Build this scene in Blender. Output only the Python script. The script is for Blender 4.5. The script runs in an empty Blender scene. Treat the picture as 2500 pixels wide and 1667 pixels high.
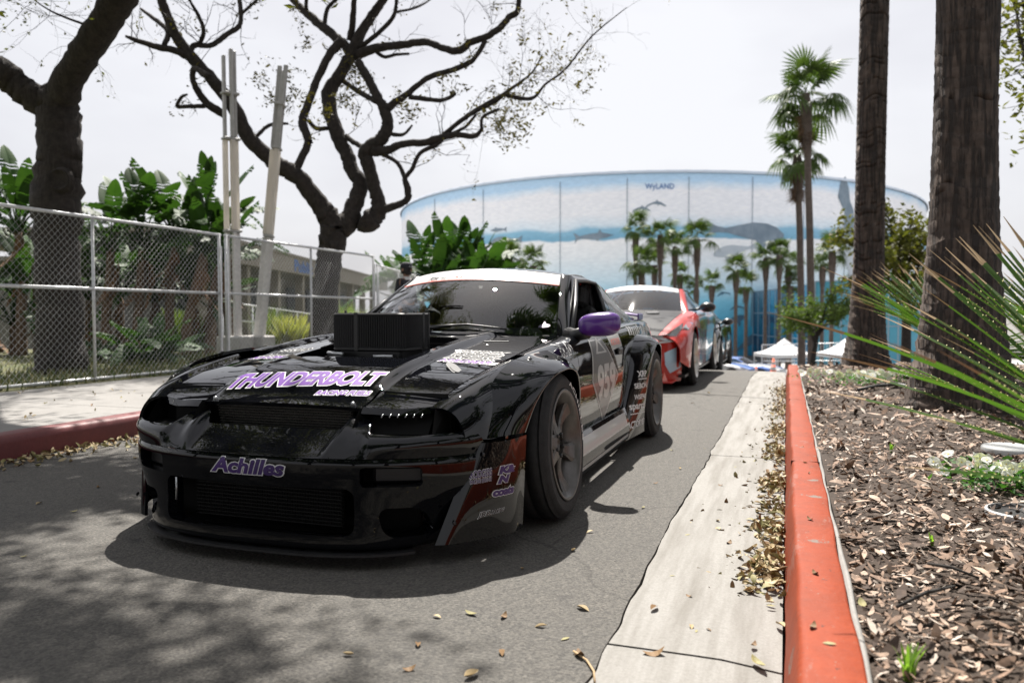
import bpy, bmesh, math, random
import numpy as np
from mathutils import Vector, Matrix
from mathutils.bvhtree import BVHTree
SC = bpy.context.scene
COL = SC.collection
R = math.radians
random.seed(7); RNG = np.random.default_rng(7)

# ---------------------------------------------------------------- camera
CAM_H = 0.90
YAW = R(19.0); PITCH = R(2.02)
cam_d = bpy.data.cameras.new('camera'); CAM = bpy.data.objects.new('camera', cam_d); COL.objects.link(CAM)
CAM.location = (0, 0, CAM_H)
CAM.rotation_euler = (R(90) - PITCH, 0, YAW)
cam_d.lens = 28.0; cam_d.sensor_width = 36.0; cam_d.clip_start = 0.05; cam_d.clip_end = 2000
cam_d.dof.use_dof = True; cam_d.dof.focus_distance = 3.35; cam_d.dof.aperture_fstop = 2.8
SC.camera = CAM

# ---------------------------------------------------------------- sky, sun, exposure
SUN_DIR = Vector((0.22, -0.60, -1.0)).normalized()          # the way the light travels
sun_el = math.asin(-SUN_DIR.z); sun_az = math.atan2(-SUN_DIR.x, -SUN_DIR.y)
W = bpy.data.worlds.new('World'); SC.world = W; W.use_nodes = True
wn = W.node_tree.nodes; wl = W.node_tree.links; wn.clear()
sky = wn.new('ShaderNodeTexSky'); sky.sky_type = 'NISHITA'; sky.sun_disc = False
sky.sun_elevation = sun_el; sky.sun_rotation = sun_az; sky.dust_density = 3.0; sky.air_density = 1.0
tc = wn.new('ShaderNodeTexCoord')
mp = wn.new('ShaderNodeMapping'); mp.inputs['Scale'].default_value = (1.0, 1.0, 2.6)
nz = wn.new('ShaderNodeTexNoise'); nz.inputs['Scale'].default_value = 1.7; nz.inputs['Detail'].default_value = 5; nz.inputs['Roughness'].default_value = 0.5
rampc = wn.new('ShaderNodeValToRGB')
rampc.color_ramp.elements[0].position = 0.34; rampc.color_ramp.elements[0].color = (0.76, 0.75, 0.80, 1)
rampc.color_ramp.elements[1].position = 0.66; rampc.color_ramp.elements[1].color = (1.02, 1.02, 1.05, 1)
sc_ = wn.new('ShaderNodeVectorMath'); sc_.operation = 'SCALE'; sc_.inputs['Scale'].default_value = 8.0
mixs = wn.new('ShaderNodeMix'); mixs.data_type = 'RGBA'; mixs.inputs['Factor'].default_value = 0.86
bg = wn.new('ShaderNodeBackground'); bg.inputs['Strength'].default_value = 0.056
wo = wn.new('ShaderNodeOutputWorld')
wl.new(tc.outputs['Generated'], mp.inputs['Vector']); wl.new(mp.outputs[0], nz.inputs['Vector'])
wl.new(nz.outputs['Fac'], rampc.inputs['Fac']); wl.new(rampc.outputs['Color'], sc_.inputs[0])
wl.new(sky.outputs['Color'], mixs.inputs['A']); wl.new(sc_.outputs['Vector'], mixs.inputs['B'])
wl.new(mixs.outputs['Result'], bg.inputs['Color']); wl.new(bg.outputs[0], wo.inputs['Surface'])
sl = bpy.data.lights.new('sun', 'SUN'); sl.energy = 5.0; sl.angle = R(0.6); sl.color = (1.0, 0.95, 0.88)
SUN = bpy.data.objects.new('sun', sl); COL.objects.link(SUN)
SUN.rotation_euler = SUN_DIR.to_track_quat('-Z', 'Y').to_euler(); SUN.location = (-10, 30, 40)
vs = SC.view_settings; SC.display_settings.display_device = 'sRGB'
vs.view_transform = 'Standard'; vs.look = 'None'; vs.exposure = 1.12; vs.gamma = 1.0; vs.use_curve_mapping = False
SC.render.engine = 'CYCLES'
cy = SC.cycles; cy.use_denoising = True; cy.max_bounces = 8; cy.transparent_max_bounces = 24; cy.glossy_bounces = 4; cy.transmission_bounces = 4
cy.diffuse_bounces = 3; cy.sample_clamp_indirect = 6.0; cy.caustics_reflective = False; cy.caustics_refractive = False

# ---------------------------------------------------------------- photo-plan helpers (survey of the place)
_F = 1944.0
_fw = np.array([-math.sin(YAW)*math.cos(PITCH), math.cos(YAW)*math.cos(PITCH), -math.sin(PITCH)])
_rt = np.array([math.cos(YAW), math.sin(YAW), 0.0]); _up = np.cross(_rt, _fw)
def at_depth(u, v, d):
    """survey point: photo position (2500 wide) at a distance d metres ahead of the camera"""
    return np.array([0, 0, CAM_H]) + (_fw + _rt*(u-1250)/_F - _up*(v-833.5)/_F)*d
def gz(y):
    if y < 11: return 0.0
    if y < 16: return -0.0085*(y-11)**2
    return max(-4.6, -0.2125 - 0.085*(y-16))

# ---------------------------------------------------------------- object helpers
def thing(name, label, cat, loc=(0, 0, 0), rz=0.0, group=None):
    o = bpy.data.objects.new(name, None); COL.objects.link(o)
    o.location = loc; o.rotation_euler = (0, 0, rz); o.empty_display_size = 0.1
    o['label'] = label; o['category'] = cat
    if group: o['group'] = group
    return o
def tag(o, label=None, cat=None, group=None, kind=None):
    if label: o['label'] = label
    if cat: o['category'] = cat
    if group: o['group'] = group
    if kind: o['kind'] = kind
    return o
def copy_tree(o, parent=None):
    c = o.copy(); COL.objects.link(c); c.parent = parent
    for ch in list(o.children): copy_tree(ch, c)
    return c
def mesh_obj(name, me, m, parent=None, smooth=False):
    o = bpy.data.objects.new(name, me); COL.objects.link(o)
    if m is not None and not me.materials: me.materials.append(m)
    if smooth:
        me.polygons.foreach_set('use_smooth', np.ones(len(me.polygons), dtype=bool))
    if parent: o.parent = parent
    return o
class MB:
    """collects shapes for ONE mesh"""
    def __init__(s): s.v = []; s.f = []; s.sm = []
    def add(s, v, f, sm=False):
        n = len(s.v); s.v.extend([tuple(p) for p in v]); s.f.extend([tuple(i+n for i in q) for q in f]); s.sm.extend([sm]*len(f)); return s
    def box(s, c, d, M=None, bev=0.0):
        x, y, z = d[0]/2, d[1]/2, d[2]/2
        b = min(bev, x*.9, y*.9, z*.9)
        if b <= 0:
            v = [(sx*x, sy*y, sz*z) for sz in (-1, 1) for sx, sy in ((-1, -1), (1, -1), (1, 1), (-1, 1))]
            f = [(3, 2, 1, 0), (4, 5, 6, 7), (0, 1, 5, 4), (1, 2, 6, 5), (2, 3, 7, 6), (3, 0, 4, 7)]
        else:
            v = []
            def oct_(zz, ins):
                X, Y = x-ins, y-ins
                c_ = b if ins == 0 else b*0.4
                return [(-X+c_, -Y, zz), (X-c_, -Y, zz), (X, -Y+c_, zz), (X, Y-c_, zz), (X-c_, Y, zz), (-X+c_, Y, zz), (-X, Y-c_, zz), (-X, -Y+c_, zz)]
            rings = [oct_(-z, b), oct_(-z+b, 0), oct_(z-b, 0), oct_(z, b)]
            for r_ in rings: v += r_
            f = [tuple(range(7, -1, -1)), tuple(range(24, 32))]
            for k in range(3):
                for i in range(8):
                    j = (i+1) % 8; f.append((k*8+i, k*8+j, k*8+8+j, k*8+8+i))
        if M is not None:
            v = [tuple(M @ Vector(p)) for p in v]
        v = [(p[0]+c[0], p[1]+c[1], p[2]+c[2]) for p in v]
        return s.add(v, f)
    def tube(s, pts, rad, n=8, caps=True, sm=True):
        P = [Vector(p) for p in pts]
        if not hasattr(rad, '__len__'): rad = [rad]*len(P)
        v = []; f = []
        t0 = (P[1]-P[0]).normalized()
        ref = Vector((0, 0, 1)) if abs(t0.z) < .9 else Vector((1, 0, 0))
        nx = t0.cross(ref).normalized()
        for i, p in enumerate(P):
            a = P[max(0, i-1)]; b = P[min(len(P)-1, i+1)]
            t = (b-a)
            t = t.normalized() if t.length > 1e-9 else t0
            nx = (nx - t*nx.dot(t)); nx = nx.normalized() if nx.length > 1e-6 else t.orthogonal().normalized()
            ny = t.cross(nx)
            for k in range(n):
                an = 2*math.pi*k/n
                v.append(tuple(p + (nx*math.cos(an)+ny*math.sin(an))*rad[i]))
        for i in range(len(P)-1):
            for k in range(n):
                k2 = (k+1) % n
                f.append((i*n+k, i*n+k2, i*n+n+k2, i*n+n+k))
        if caps:
            f.append(tuple(range(n-1, -1, -1))); f.append(tuple((len(P)-1)*n+k for k in range(n)))
        return s.add(v, f, sm)
    def lathe(s, prof, n=32, M=None, sm=True, close=False):
        """profile [(r,z)] round local Z, placed by M"""
        v = []; f = []
        for r_, z_ in prof:
            for k in range(n):
                a = 2*math.pi*k/n; v.append((r_*math.cos(a), r_*math.sin(a), z_))
        m = len(prof); rng = m if close else m-1
        for i in range(rng):
            for k in range(n):
                k2 = (k+1) % n; i2 = (i+1) % m
                f.append((i*n+k, i*n+k2, i2*n+k2, i2*n+k))
        if M is not None: v = [tuple(M @ Vector(p)) for p in v]
        return s.add(v, f, sm)
    def prism(s, poly, t, M=None):
        """flat polygon [(x,y)] extruded by t in z"""
        n = len(poly)
        v = [(x, y, 0) for x, y in poly]+[(x, y, t) for x, y in poly]
        f = [tuple(range(n-1, -1, -1)), tuple(range(n, 2*n))]+[(i, (i+1) % n, n+(i+1) % n, n+i) for i in range(n)]
        if M is not None: v = [tuple(M @ Vector(p)) for p in v]
        return s.add(v, f)
    def mesh(s, name):
        me = bpy.data.meshes.new(name); me.from_pydata(s.v, [], s.f)
        me.polygons.foreach_set('use_smooth', np.array(s.sm, dtype=bool)); me.update(); return me
    def build(s, name, m, parent=None):
        return mesh_obj(name, s.mesh(name), m, parent)
def cr_path(pts, per=4):
    """smooth a polyline (Catmull-Rom); pts rows of any width"""
    P = np.array(pts, float); out = []
    for i in range(len(P)-1):
        p0 = P[max(0, i-1)]; p1 = P[i]; p2 = P[i+1]; p3 = P[min(len(P)-1, i+2)]
        for k in range(per):
            t = k/per
            out.append(.5*((2*p1)+(-p0+p2)*t+(2*p0-5*p1+4*p2-p3)*t*t+(-p0+3*p1-3*p2+p3)*t**3))
    out.append(P[-1]); return np.array(out)

# ---------------------------------------------------------------- materials
MATS = {}
def mat(name, color=(.5, .5, .5), rough=.6, metal=0.0, coat=0.0, coatr=.03, spec=.5, var=0.0, vscale=8.0, bump=0.0, bscale=40.0, color2=None, trans=0.0, sheen=0.0, subs=0.0, objvar=0.0):
    m = bpy.data.materials.new(name); m.use_nodes = True; nt = m.node_tree; N = nt.nodes; L = nt.links
    b = N['Principled BSDF']
    b.inputs['Base Color'].default_value = (*color, 1); b.inputs['Roughness'].default_value = rough; b.inputs['Metallic'].default_value = metal
    b.inputs['Coat Weight'].default_value = coat; b.inputs['Coat Roughness'].default_value = coatr; b.inputs['Specular IOR Level'].default_value = spec
    b.inputs['Transmission Weight'].default_value = trans
    tcn = N.new('ShaderNodeTexCoord')
    if var > 0 or color2 is not None:
        n1 = N.new('ShaderNodeTexNoise'); n1.inputs['Scale'].default_value = vscale; n1.inputs['Detail'].default_value = 6; n1.inputs['Roughness'].default_value = .62
        L.new(tcn.outputs['Object'], n1.inputs['Vector'])
        rp = N.new('ShaderNodeValToRGB'); rp.color_ramp.elements[0].position = .32; rp.color_ramp.elements[1].position = .68
        c2 = color2 if color2 is not None else tuple(min(1, c*(1+var)) for c in color)
        c1 = color if color2 is not None else tuple(c*(1-var) for c in color)
        rp.color_ramp.elements[0].color = (*c1, 1); rp.color_ramp.elements[1].color = (*c2, 1)
        L.new(n1.outputs['Fac'], rp.inputs['Fac']); src = rp.outputs['Color']
        if objvar > 0:
            oi = N.new('ShaderNodeObjectInfo'); hv = N.new('ShaderNodeHueSaturation')
            mr = N.new('ShaderNodeMapRange'); mr.inputs['To Min'].default_value = 1-objvar; mr.inputs['To Max'].default_value = 1+objvar
            L.new(oi.outputs['Random'], mr.inputs['Value']); L.new(mr.outputs[0], hv.inputs['Value']); L.new(src, hv.inputs['Color']); src = hv.outputs['Color']
        L.new(src, b.inputs['Base Color'])
    if bump > 0:
        n2 = N.new('ShaderNodeTexNoise'); n2.inputs['Scale'].default_value = bscale; n2.inputs['Detail'].default_value = 4
        L.new(tcn.outputs['Object'], n2.inputs['Vector'])
        bp = N.new('ShaderNodeBump'); bp.inputs['Strength'].default_value = bump; bp.inputs['Distance'].default_value = .01
        L.new(n2.outputs['Fac'], bp.inputs['Height']); L.new(bp.outputs['Normal'], b.inputs['Normal'])
    MATS[name] = m; return m
def leaf_mat(name, c1, c2, rough=.45, trans=.35, vscale=2.0, objvar=.25):
    m = mat(name, c1, max(rough, .55), spec=.22, color2=c2, vscale=vscale, objvar=objvar); nt = m.node_tree; N = nt.nodes; L = nt.links
    b = N['Principled BSDF']; out = N['Material Output']
    tl = N.new('ShaderNodeBsdfTranslucent'); mx = N.new('ShaderNodeMixShader'); mx.inputs[0].default_value = trans
    src = b.inputs['Base Color'].links[0].from_socket
    g = N.new('ShaderNodeMix'); g.data_type = 'RGBA'; g.blend_type = 'MULTIPLY'; g.inputs['Factor'].default_value = 1; g.inputs['B'].default_value = (1.6, 1.75, .7, 1)
    L.new(src, g.inputs['A']); L.new(g.outputs['Result'], tl.inputs['Color'])
    L.new(b.outputs[0], mx.inputs[1]); L.new(tl.outputs[0], mx.inputs[2]); L.new(mx.outputs[0], out.inputs['Surface'])
    return m
def glass_mat(name, tint=(.75, .85, .88), refl=1.0, rough=0.0, ior=1.5):
    m = bpy.data.materials.new(name); m.use_nodes = True; nt = m.node_tree; N = nt.nodes; L = nt.links; N.clear()
    t = N.new('ShaderNodeBsdfTransparent'); t.inputs[0].default_value = (*tint, 1)
    g = N.new('ShaderNodeBsdfGlossy'); g.inputs['Roughness'].default_value = rough
    fr = N.new('ShaderNodeFresnel'); fr.inputs['IOR'].default_value = ior
    mu = N.new('ShaderNodeMath'); mu.operation = 'MULTIPLY'; mu.inputs[1].default_value = refl; mu.use_clamp = True
    mx = N.new('ShaderNodeMixShader'); o = N.new('ShaderNodeOutputMaterial')
    L.new(fr.outputs[0], mu.inputs[0]); L.new(mu.outputs[0], mx.inputs[0]); L.new(t.outputs[0], mx.inputs[1]); L.new(g.outputs[0], mx.inputs[2]); L.new(mx.outputs[0], o.inputs[0])
    MATS[name] = m; return m
paint = mat('black_paint', (.0025, .0028, .004), .4, coat=1.0, coatr=.012, spec=0.0); paint.node_tree.nodes['Principled BSDF'].inputs['Coat IOR'].default_value = 1.42
matte_black = mat('black_plastic', (.012, .012, .013), .5, var=.3, vscale=60)
trim_black = mat('black_trim', (.008, .008, .009), .35); pocket_black = mat('pocket_black', (.003, .003, .003), .7, spec=.2)
rubber = mat('tyre_rubber', (.012, .012, .013), .78, var=.45, vscale=30, bump=.25, bscale=180)
bronze = mat('bronze_wheel', (.10, .094, .089), .36, metal=.55, var=.15, vscale=30)
steel = mat('steel', (.42, .43, .44), .35, metal=.9, var=.2, vscale=40)
brake = mat('brake_disc', (.22, .21, .2), .4, metal=.9)
galv = mat('galvanised_steel', (.62, .63, .64), .42, metal=.55, var=.12, vscale=30)
purple = mat('purple_paint', (.085, .018, .21), .28, coat=.6, coatr=.12, var=.06, vscale=5)
white_vinyl = mat('white_vinyl', (.62, .62, .62), .4)
purple_vinyl = mat('purple_vinyl', (.115, .032, .25), .4, color2=(.17, .055, .32), vscale=1.6)
dpurple_vinyl = mat('dark_purple_vinyl', (.055, .015, .15), .4, color2=(.02, .008, .06), vscale=3)
grey_vinyl = mat('grey_vinyl', (.10, .10, .10), .45, coat=.4)
lgrey_vinyl = mat('light_grey_vinyl', (.42, .42, .41), .45, coat=.3)
red_vinyl = mat('red_vinyl', (.62, .045, .03), .4)
black_vinyl = mat('black_vinyl', (.012, .012, .014), .4)
pinkred_vinyl = mat('pale_red_vinyl', (.75, .22, .18), .4)
filter_m = mat('filter_mesh', (.010, .010, .011), .75)
core_m = mat('radiator_core', (.075, .072, .066), .45, metal=.5, var=.6, vscale=120)
dark_core = mat('intercooler_core', (.010, .010, .010), .55, metal=.3, var=.5, vscale=120, spec=.2)
glass = glass_mat('windscreen_glass', (.78, .86, .88), 1.5, 0.0, 1.6)
glass_side = glass_mat('window_glass', (.45, .52, .55), 1.4)
cabin = mat('cabin_black', (.012, .012, .013), .8, var=.4, vscale=30)
# ================================================================ surface helpers
def pchip(xs, ys):
    xs = np.array(xs, float); ys = np.array(ys, float); h = np.diff(xs); d = np.diff(ys)/h
    m = np.zeros_like(ys)
    for i in range(1, len(xs)-1):
        if d[i-1]*d[i] > 0:
            w1 = 2*h[i]+h[i-1]; w2 = h[i]+2*h[i-1]; m[i] = (w1+w2)/(w1/d[i-1]+w2/d[i])
    m[0] = d[0]; m[-1] = d[-1]
    def f(x):
        x = np.asarray(x, float); xc = np.clip(x, xs[0], xs[-1])
        i = np.clip(np.searchsorted(xs, xc)-1, 0, len(xs)-2)
        t = (xc-xs[i])/h[i]
        r = (1+2*t)*(1-t)**2*ys[i]+t*(1-t)**2*h[i]*m[i]+t*t*(3-2*t)*ys[i+1]+t*t*(t-1)*h[i]*m[i+1]
        return r+(x-xc)*np.where(x < xc, m[0], m[-1])
    return f
def sst(a, b, x):
    t = np.clip((x-a)/(b-a), 0, 1); return t*t*(3-2*t)
def loft(par, rows):
    """rows[i][k] = (x,y,z) at parameter par[i]; monotone along par, Catmull-Rom across k. fn(p, v)"""
    A = np.array(rows, float); K = A.shape[1]
    fs = [[pchip(par, A[:, k, c]) for c in range(3)] for k in range(K)]
    def fn(p, v):
        p = np.asarray(p, float); v = np.asarray(v, float)
        Q = np.stack([np.stack([fs[k][c](p) for c in range(3)], -1) for k in range(K)], 0)
        s = np.clip(v, 0, 1)*(K-1); i = np.clip(s.astype(int), 0, K-2); t = (s-i)[..., None]
        idx = np.indices(p.shape)
        g = lambda j: Q[(np.clip(j, 0, K-1),)+tuple(idx)]
        p1 = g(i); p2 = g(i+1)
        p0 = np.where((i == 0)[..., None], 2*p1-p2, g(i-1)); p3 = np.where((i == K-2)[..., None], 2*p2-p1, g(i+2))
        return .5*(2*p1+(p2-p0)*t+(2*p0-5*p1+4*p2-p3)*t*t+(3*p1-p0-3*p2+p3)*t**3)
    return fn
def panel(name, fn, ur, vr, nu, nv, m, parent, cuts=(), flange=.012, mirror=False, ref=None, rim=None, link=True):
    """one smooth body panel: fn over ur x vr, cut by signed-distance functions (negative = cut away), with a returned edge"""
    u = np.linspace(*ur, nu+1); v = np.linspace(*vr, nv+1); U, V = np.meshgrid(u, v, indexing='ij'); P = fn(U, V)
    keep = np.ones((nu, nv), bool)
    if cuts:
        Uc = .5*(U[1:, 1:]+U[:-1, :-1]); Vc = .5*(V[1:, 1:]+V[:-1, :-1]); C = fn(Uc, Vc)
        for d in cuts: keep &= d(C) > 0
        used = np.zeros(U.shape, int); rem = np.zeros(U.shape, bool)
        for a in (0, 1):
            for b in (0, 1):
                used[a:nu+a, b:nv+b] += keep; rem[a:nu+a, b:nv+b] |= ~keep
        sel = (used > 0) & rem
        D = np.stack([d(P) for d in cuts], 0); which = np.argmin(np.abs(D), 0)
        eu = (ur[1]-ur[0])*1e-4; ev = (vr[1]-vr[0])*1e-4; mu = abs(ur[1]-ur[0])/nu*.95; mv = abs(vr[1]-vr[0])/nv*.95
        u0, v0 = U.copy(), V.copy()
        for it in range(5):
            Pc = fn(U, V); Pu = fn(U+eu, V); Pv = fn(U, V+ev)
            for ci, d in enumerate(cuts):
                s = sel & (which == ci)
                if not s.any(): continue
                d0 = d(Pc); gu = (d(Pu)-d0)/eu*mu; gv = (d(Pv)-d0)/ev*mv
                g2 = gu*gu+gv*gv+1e-9
                U = np.where(s, np.clip(U-d0*gu/g2*mu, u0-mu, u0+mu), U); V = np.where(s, np.clip(V-d0*gv/g2*mv, v0-mv, v0+mv), V)
        U = np.clip(U, min(ur), max(ur)); V = np.clip(V, min(vr), max(vr)); P = fn(U, V)
    du = np.gradient(P, axis=0); dv = np.gradient(P, axis=1); Nn = np.cross(du, dv); Nn /= np.linalg.norm(Nn, axis=-1, keepdims=True)+1e-12
    rf = np.array(ref if ref is not None else (0, 0, .35), float); rp = np.zeros_like(P)+rf
    if ref is None: rp[..., 1] = np.clip(P[..., 1], -.3, 3.0)
    flip = np.sum(Nn*(P-rp)) < 0
    if flip: Nn = -Nn
    n2 = nv+1; verts = P.reshape(-1, 3).tolist(); NN = Nn.reshape(-1, 3); faces = []; smooth = []
    ec = {}
    for i in range(nu):
        for j in range(nv):
            if not keep[i, j]: continue
            q = [i*n2+j, (i+1)*n2+j, (i+1)*n2+j+1, i*n2+j+1]
            if flip: q = q[::-1]
            faces.append(q)
            for a, b in zip(q, q[1:]+q[:1]):
                k = (min(a, b), max(a, b)); ec[k] = None if k in ec else (a, b)
    nsm = len(faces)
    if flange:
        mp_ = {}; Pf = P.reshape(-1, 3)
        def dup(i, off):
            k = (i, off)
            if k not in mp_:
                mp_[k] = len(verts)
                o = -NN[i]*off
                if rim is not None and off: o = np.array(rim(Pf[i], NN[i]))
                verts.append((Pf[i]+o).tolist())
            return mp_[k]
        for e in ec.values():
            if e is None: continue
            a, b = e
            faces.append([b, a, dup(a, flange), dup(b, flange)])
    M_ = []
    for sgn in ((1, -1) if mirror else (1,)):
        vv = verts if sgn == 1 else [[-p[0], p[1], p[2]] for p in verts]
        ff = faces if sgn == 1 else [f[::-1] for f in faces]
        me = bpy.data.meshes.new(name); me.from_pydata(vv, [], ff)
        me.polygons.foreach_set('use_smooth', np.ones(len(ff), bool))
        # split shading where the returned edge starts
        me.update()
        bm = bmesh.new(); bm.from_mesh(me)
        bmesh.ops.delete(bm, geom=[x for x in bm.verts if not x.link_faces], context='VERTS')
        for e in bm.edges:
            if len(e.link_faces) == 2 and e.link_faces[0].normal.angle(e.link_faces[1].normal, 0) > R(35): e.smooth = False
        bm.to_mesh(me); bm.free()
        M_.append(mesh_obj(name, me, m, parent) if link else me)
    return M_ if mirror else M_[0]
def rrect(axis_a, axis_b, a0, a1, b0, b1, r, sx=True, skew=0.0):
    """signed distance of a rounded rectangle in two coordinates; sx: applies to |a| too"""
    def d(P):
        a = np.abs(P[..., axis_a]) if sx else P[..., axis_a]; b = P[..., axis_b]
        a = a - skew*(b-(b0+b1)/2)
        qx = np.abs(a-(a0+a1)/2)-((a1-a0)/2-r); qy = np.abs(b-(b0+b1)/2)-((b1-b0)/2-r)
        return np.hypot(np.maximum(qx, 0), np.maximum(qy, 0))+np.minimum(np.maximum(qx, qy), 0)-r
    return d
def circ(ya, za, r):
    return lambda P: np.hypot(P[..., 1]-ya, P[..., 2]-za)-r
# ---------------------------------------------------------------- lettering
def text_mesh(body, shear=0.0, bold=0.0, space=1.0, res=3):
    """vertices (unit box 0..1 x 0..1) and faces of a word in the built-in font"""
    cu = bpy.data.curves.new('t', 'FONT'); cu.body = body; cu.shear = shear; cu.offset = bold; cu.space_character = space; cu.resolution_u = res
    ob = bpy.data.objects.new('t', cu); COL.objects.link(ob)
    dg = bpy.context.evaluated_depsgraph_get(); me = ob.evaluated_get(dg).to_mesh()
    V = np.array([v.co[:2] for v in me.vertices]); Fc = [tuple(p.vertices) for p in me.polygons]
    ob.evaluated_get(dg).to_mesh_clear(); bpy.data.objects.remove(ob); bpy.data.curves.remove(cu)
    return V, Fc
def word(body, shear=0.0, bold=0.0, space=1.0, outline=None):
    V, Fc = text_mesh(body, shear, bold, space); lo, hi = V.min(0), V.max(0)
    out = [((V-lo)/(hi-lo), Fc)]
    if outline:
        V2, F2 = text_mesh(body, shear, bold+outline, space); out.append(((V2-lo)/(hi-lo), F2))
    return out
def flat_mesh(V, Fc):
    bm = bmesh.new(); vs_ = [bm.verts.new((x, y, 0)) for x, y in V]
    for f in Fc:
        try: bm.faces.new([vs_[i] for i in f])
        except ValueError: pass
    return bm
def decal(name, V, Fc, bvh, mode, org, e1, e2, m, parent, lift=.0015, cell=.03, curve=None):
    """lays a flat unit-box shape on a body panel. mode: direction of projection ('top','side','front'); org/e1/e2 in the two panel coordinates"""
    bm = flat_mesh(V, Fc)
    l1 = math.hypot(*e1); l2 = math.hypot(*e2)
    for k in range(1, int(l1/cell)+1):
        g = bm.verts[:]+bm.edges[:]+bm.faces[:]; bmesh.ops.bisect_plane(bm, geom=g, plane_co=(k*cell/l1, 0, 0), plane_no=(1, 0, 0))
    for k in range(1, int(l2/cell)+1):
        g = bm.verts[:]+bm.edges[:]+bm.faces[:]; bmesh.ops.bisect_plane(bm, geom=g, plane_co=(0, k*cell/l2, 0), plane_no=(0, 1, 0))
    bad = []
    for v in bm.verts:
        a = org[0]+e1[0]*v.co.x+e2[0]*v.co.y; b = org[1]+e1[1]*v.co.x+e2[1]*v.co.y
        if curve: a, b = curve(a, b)
        if mode == 'top': o, d = Vector((a, b, 3)), Vector((0, 0, -1))
        elif mode == 'side': o, d = Vector((3, a, b)), Vector((-1, 0, 0))
        else: o, d = Vector((a, -3, b)), Vector((0, 1, 0))
        loc, nor, idx, dist = bvh.ray_cast(o, d)
        if loc is None: bad.append(v); continue
        if nor.dot(d) > 0: nor = -nor
        v.co = loc+nor*lift
    if bad: bmesh.ops.delete(bm, geom=bad, context='VERTS')
    me = bpy.data.meshes.new(name); bm.to_mesh(me); bm.free()
    return mesh_obj(name, me, m, parent, smooth=True)
def bvh_of(*objs):
    vs_, fs_ = [], []
    for o in objs:
        n = len(vs_); vs_ += [v.co.copy() for v in o.data.vertices]; fs_ += [tuple(i+n for i in p.vertices) for p in o.data.polygons]
    return BVHTree.FromPolygons(vs_, fs_)
def decal_word(name, body, bvh, mode, org, e1, e2, m, parent, outline_m=None, outline=.04, shear=0.0, bold=0.0, space=1.0, lift=.0015):
    w = word(body, shear, bold, space, outline if outline_m else None)
    o = decal(name, *w[0], bvh, mode, org, e1, e2, m, parent, lift+(.0012 if outline_m else 0))
    if outline_m: decal(name+'_outline', *w[1], bvh, mode, org, e1, e2, outline_m, o, lift)
    return o
def poly_decal(name, pts, bvh, mode, m, parent, lift=.0012, cell=.04):
    """filled outline given in panel coordinates"""
    P = np.array(pts, float); lo, hi = P.min(0), P.max(0); e = hi-lo
    return decal(name, (P-lo)/e, [tuple(range(len(P)))], bvh, mode, lo, (e[0], 0), (0, e[1]), m, parent, lift, cell)

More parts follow.
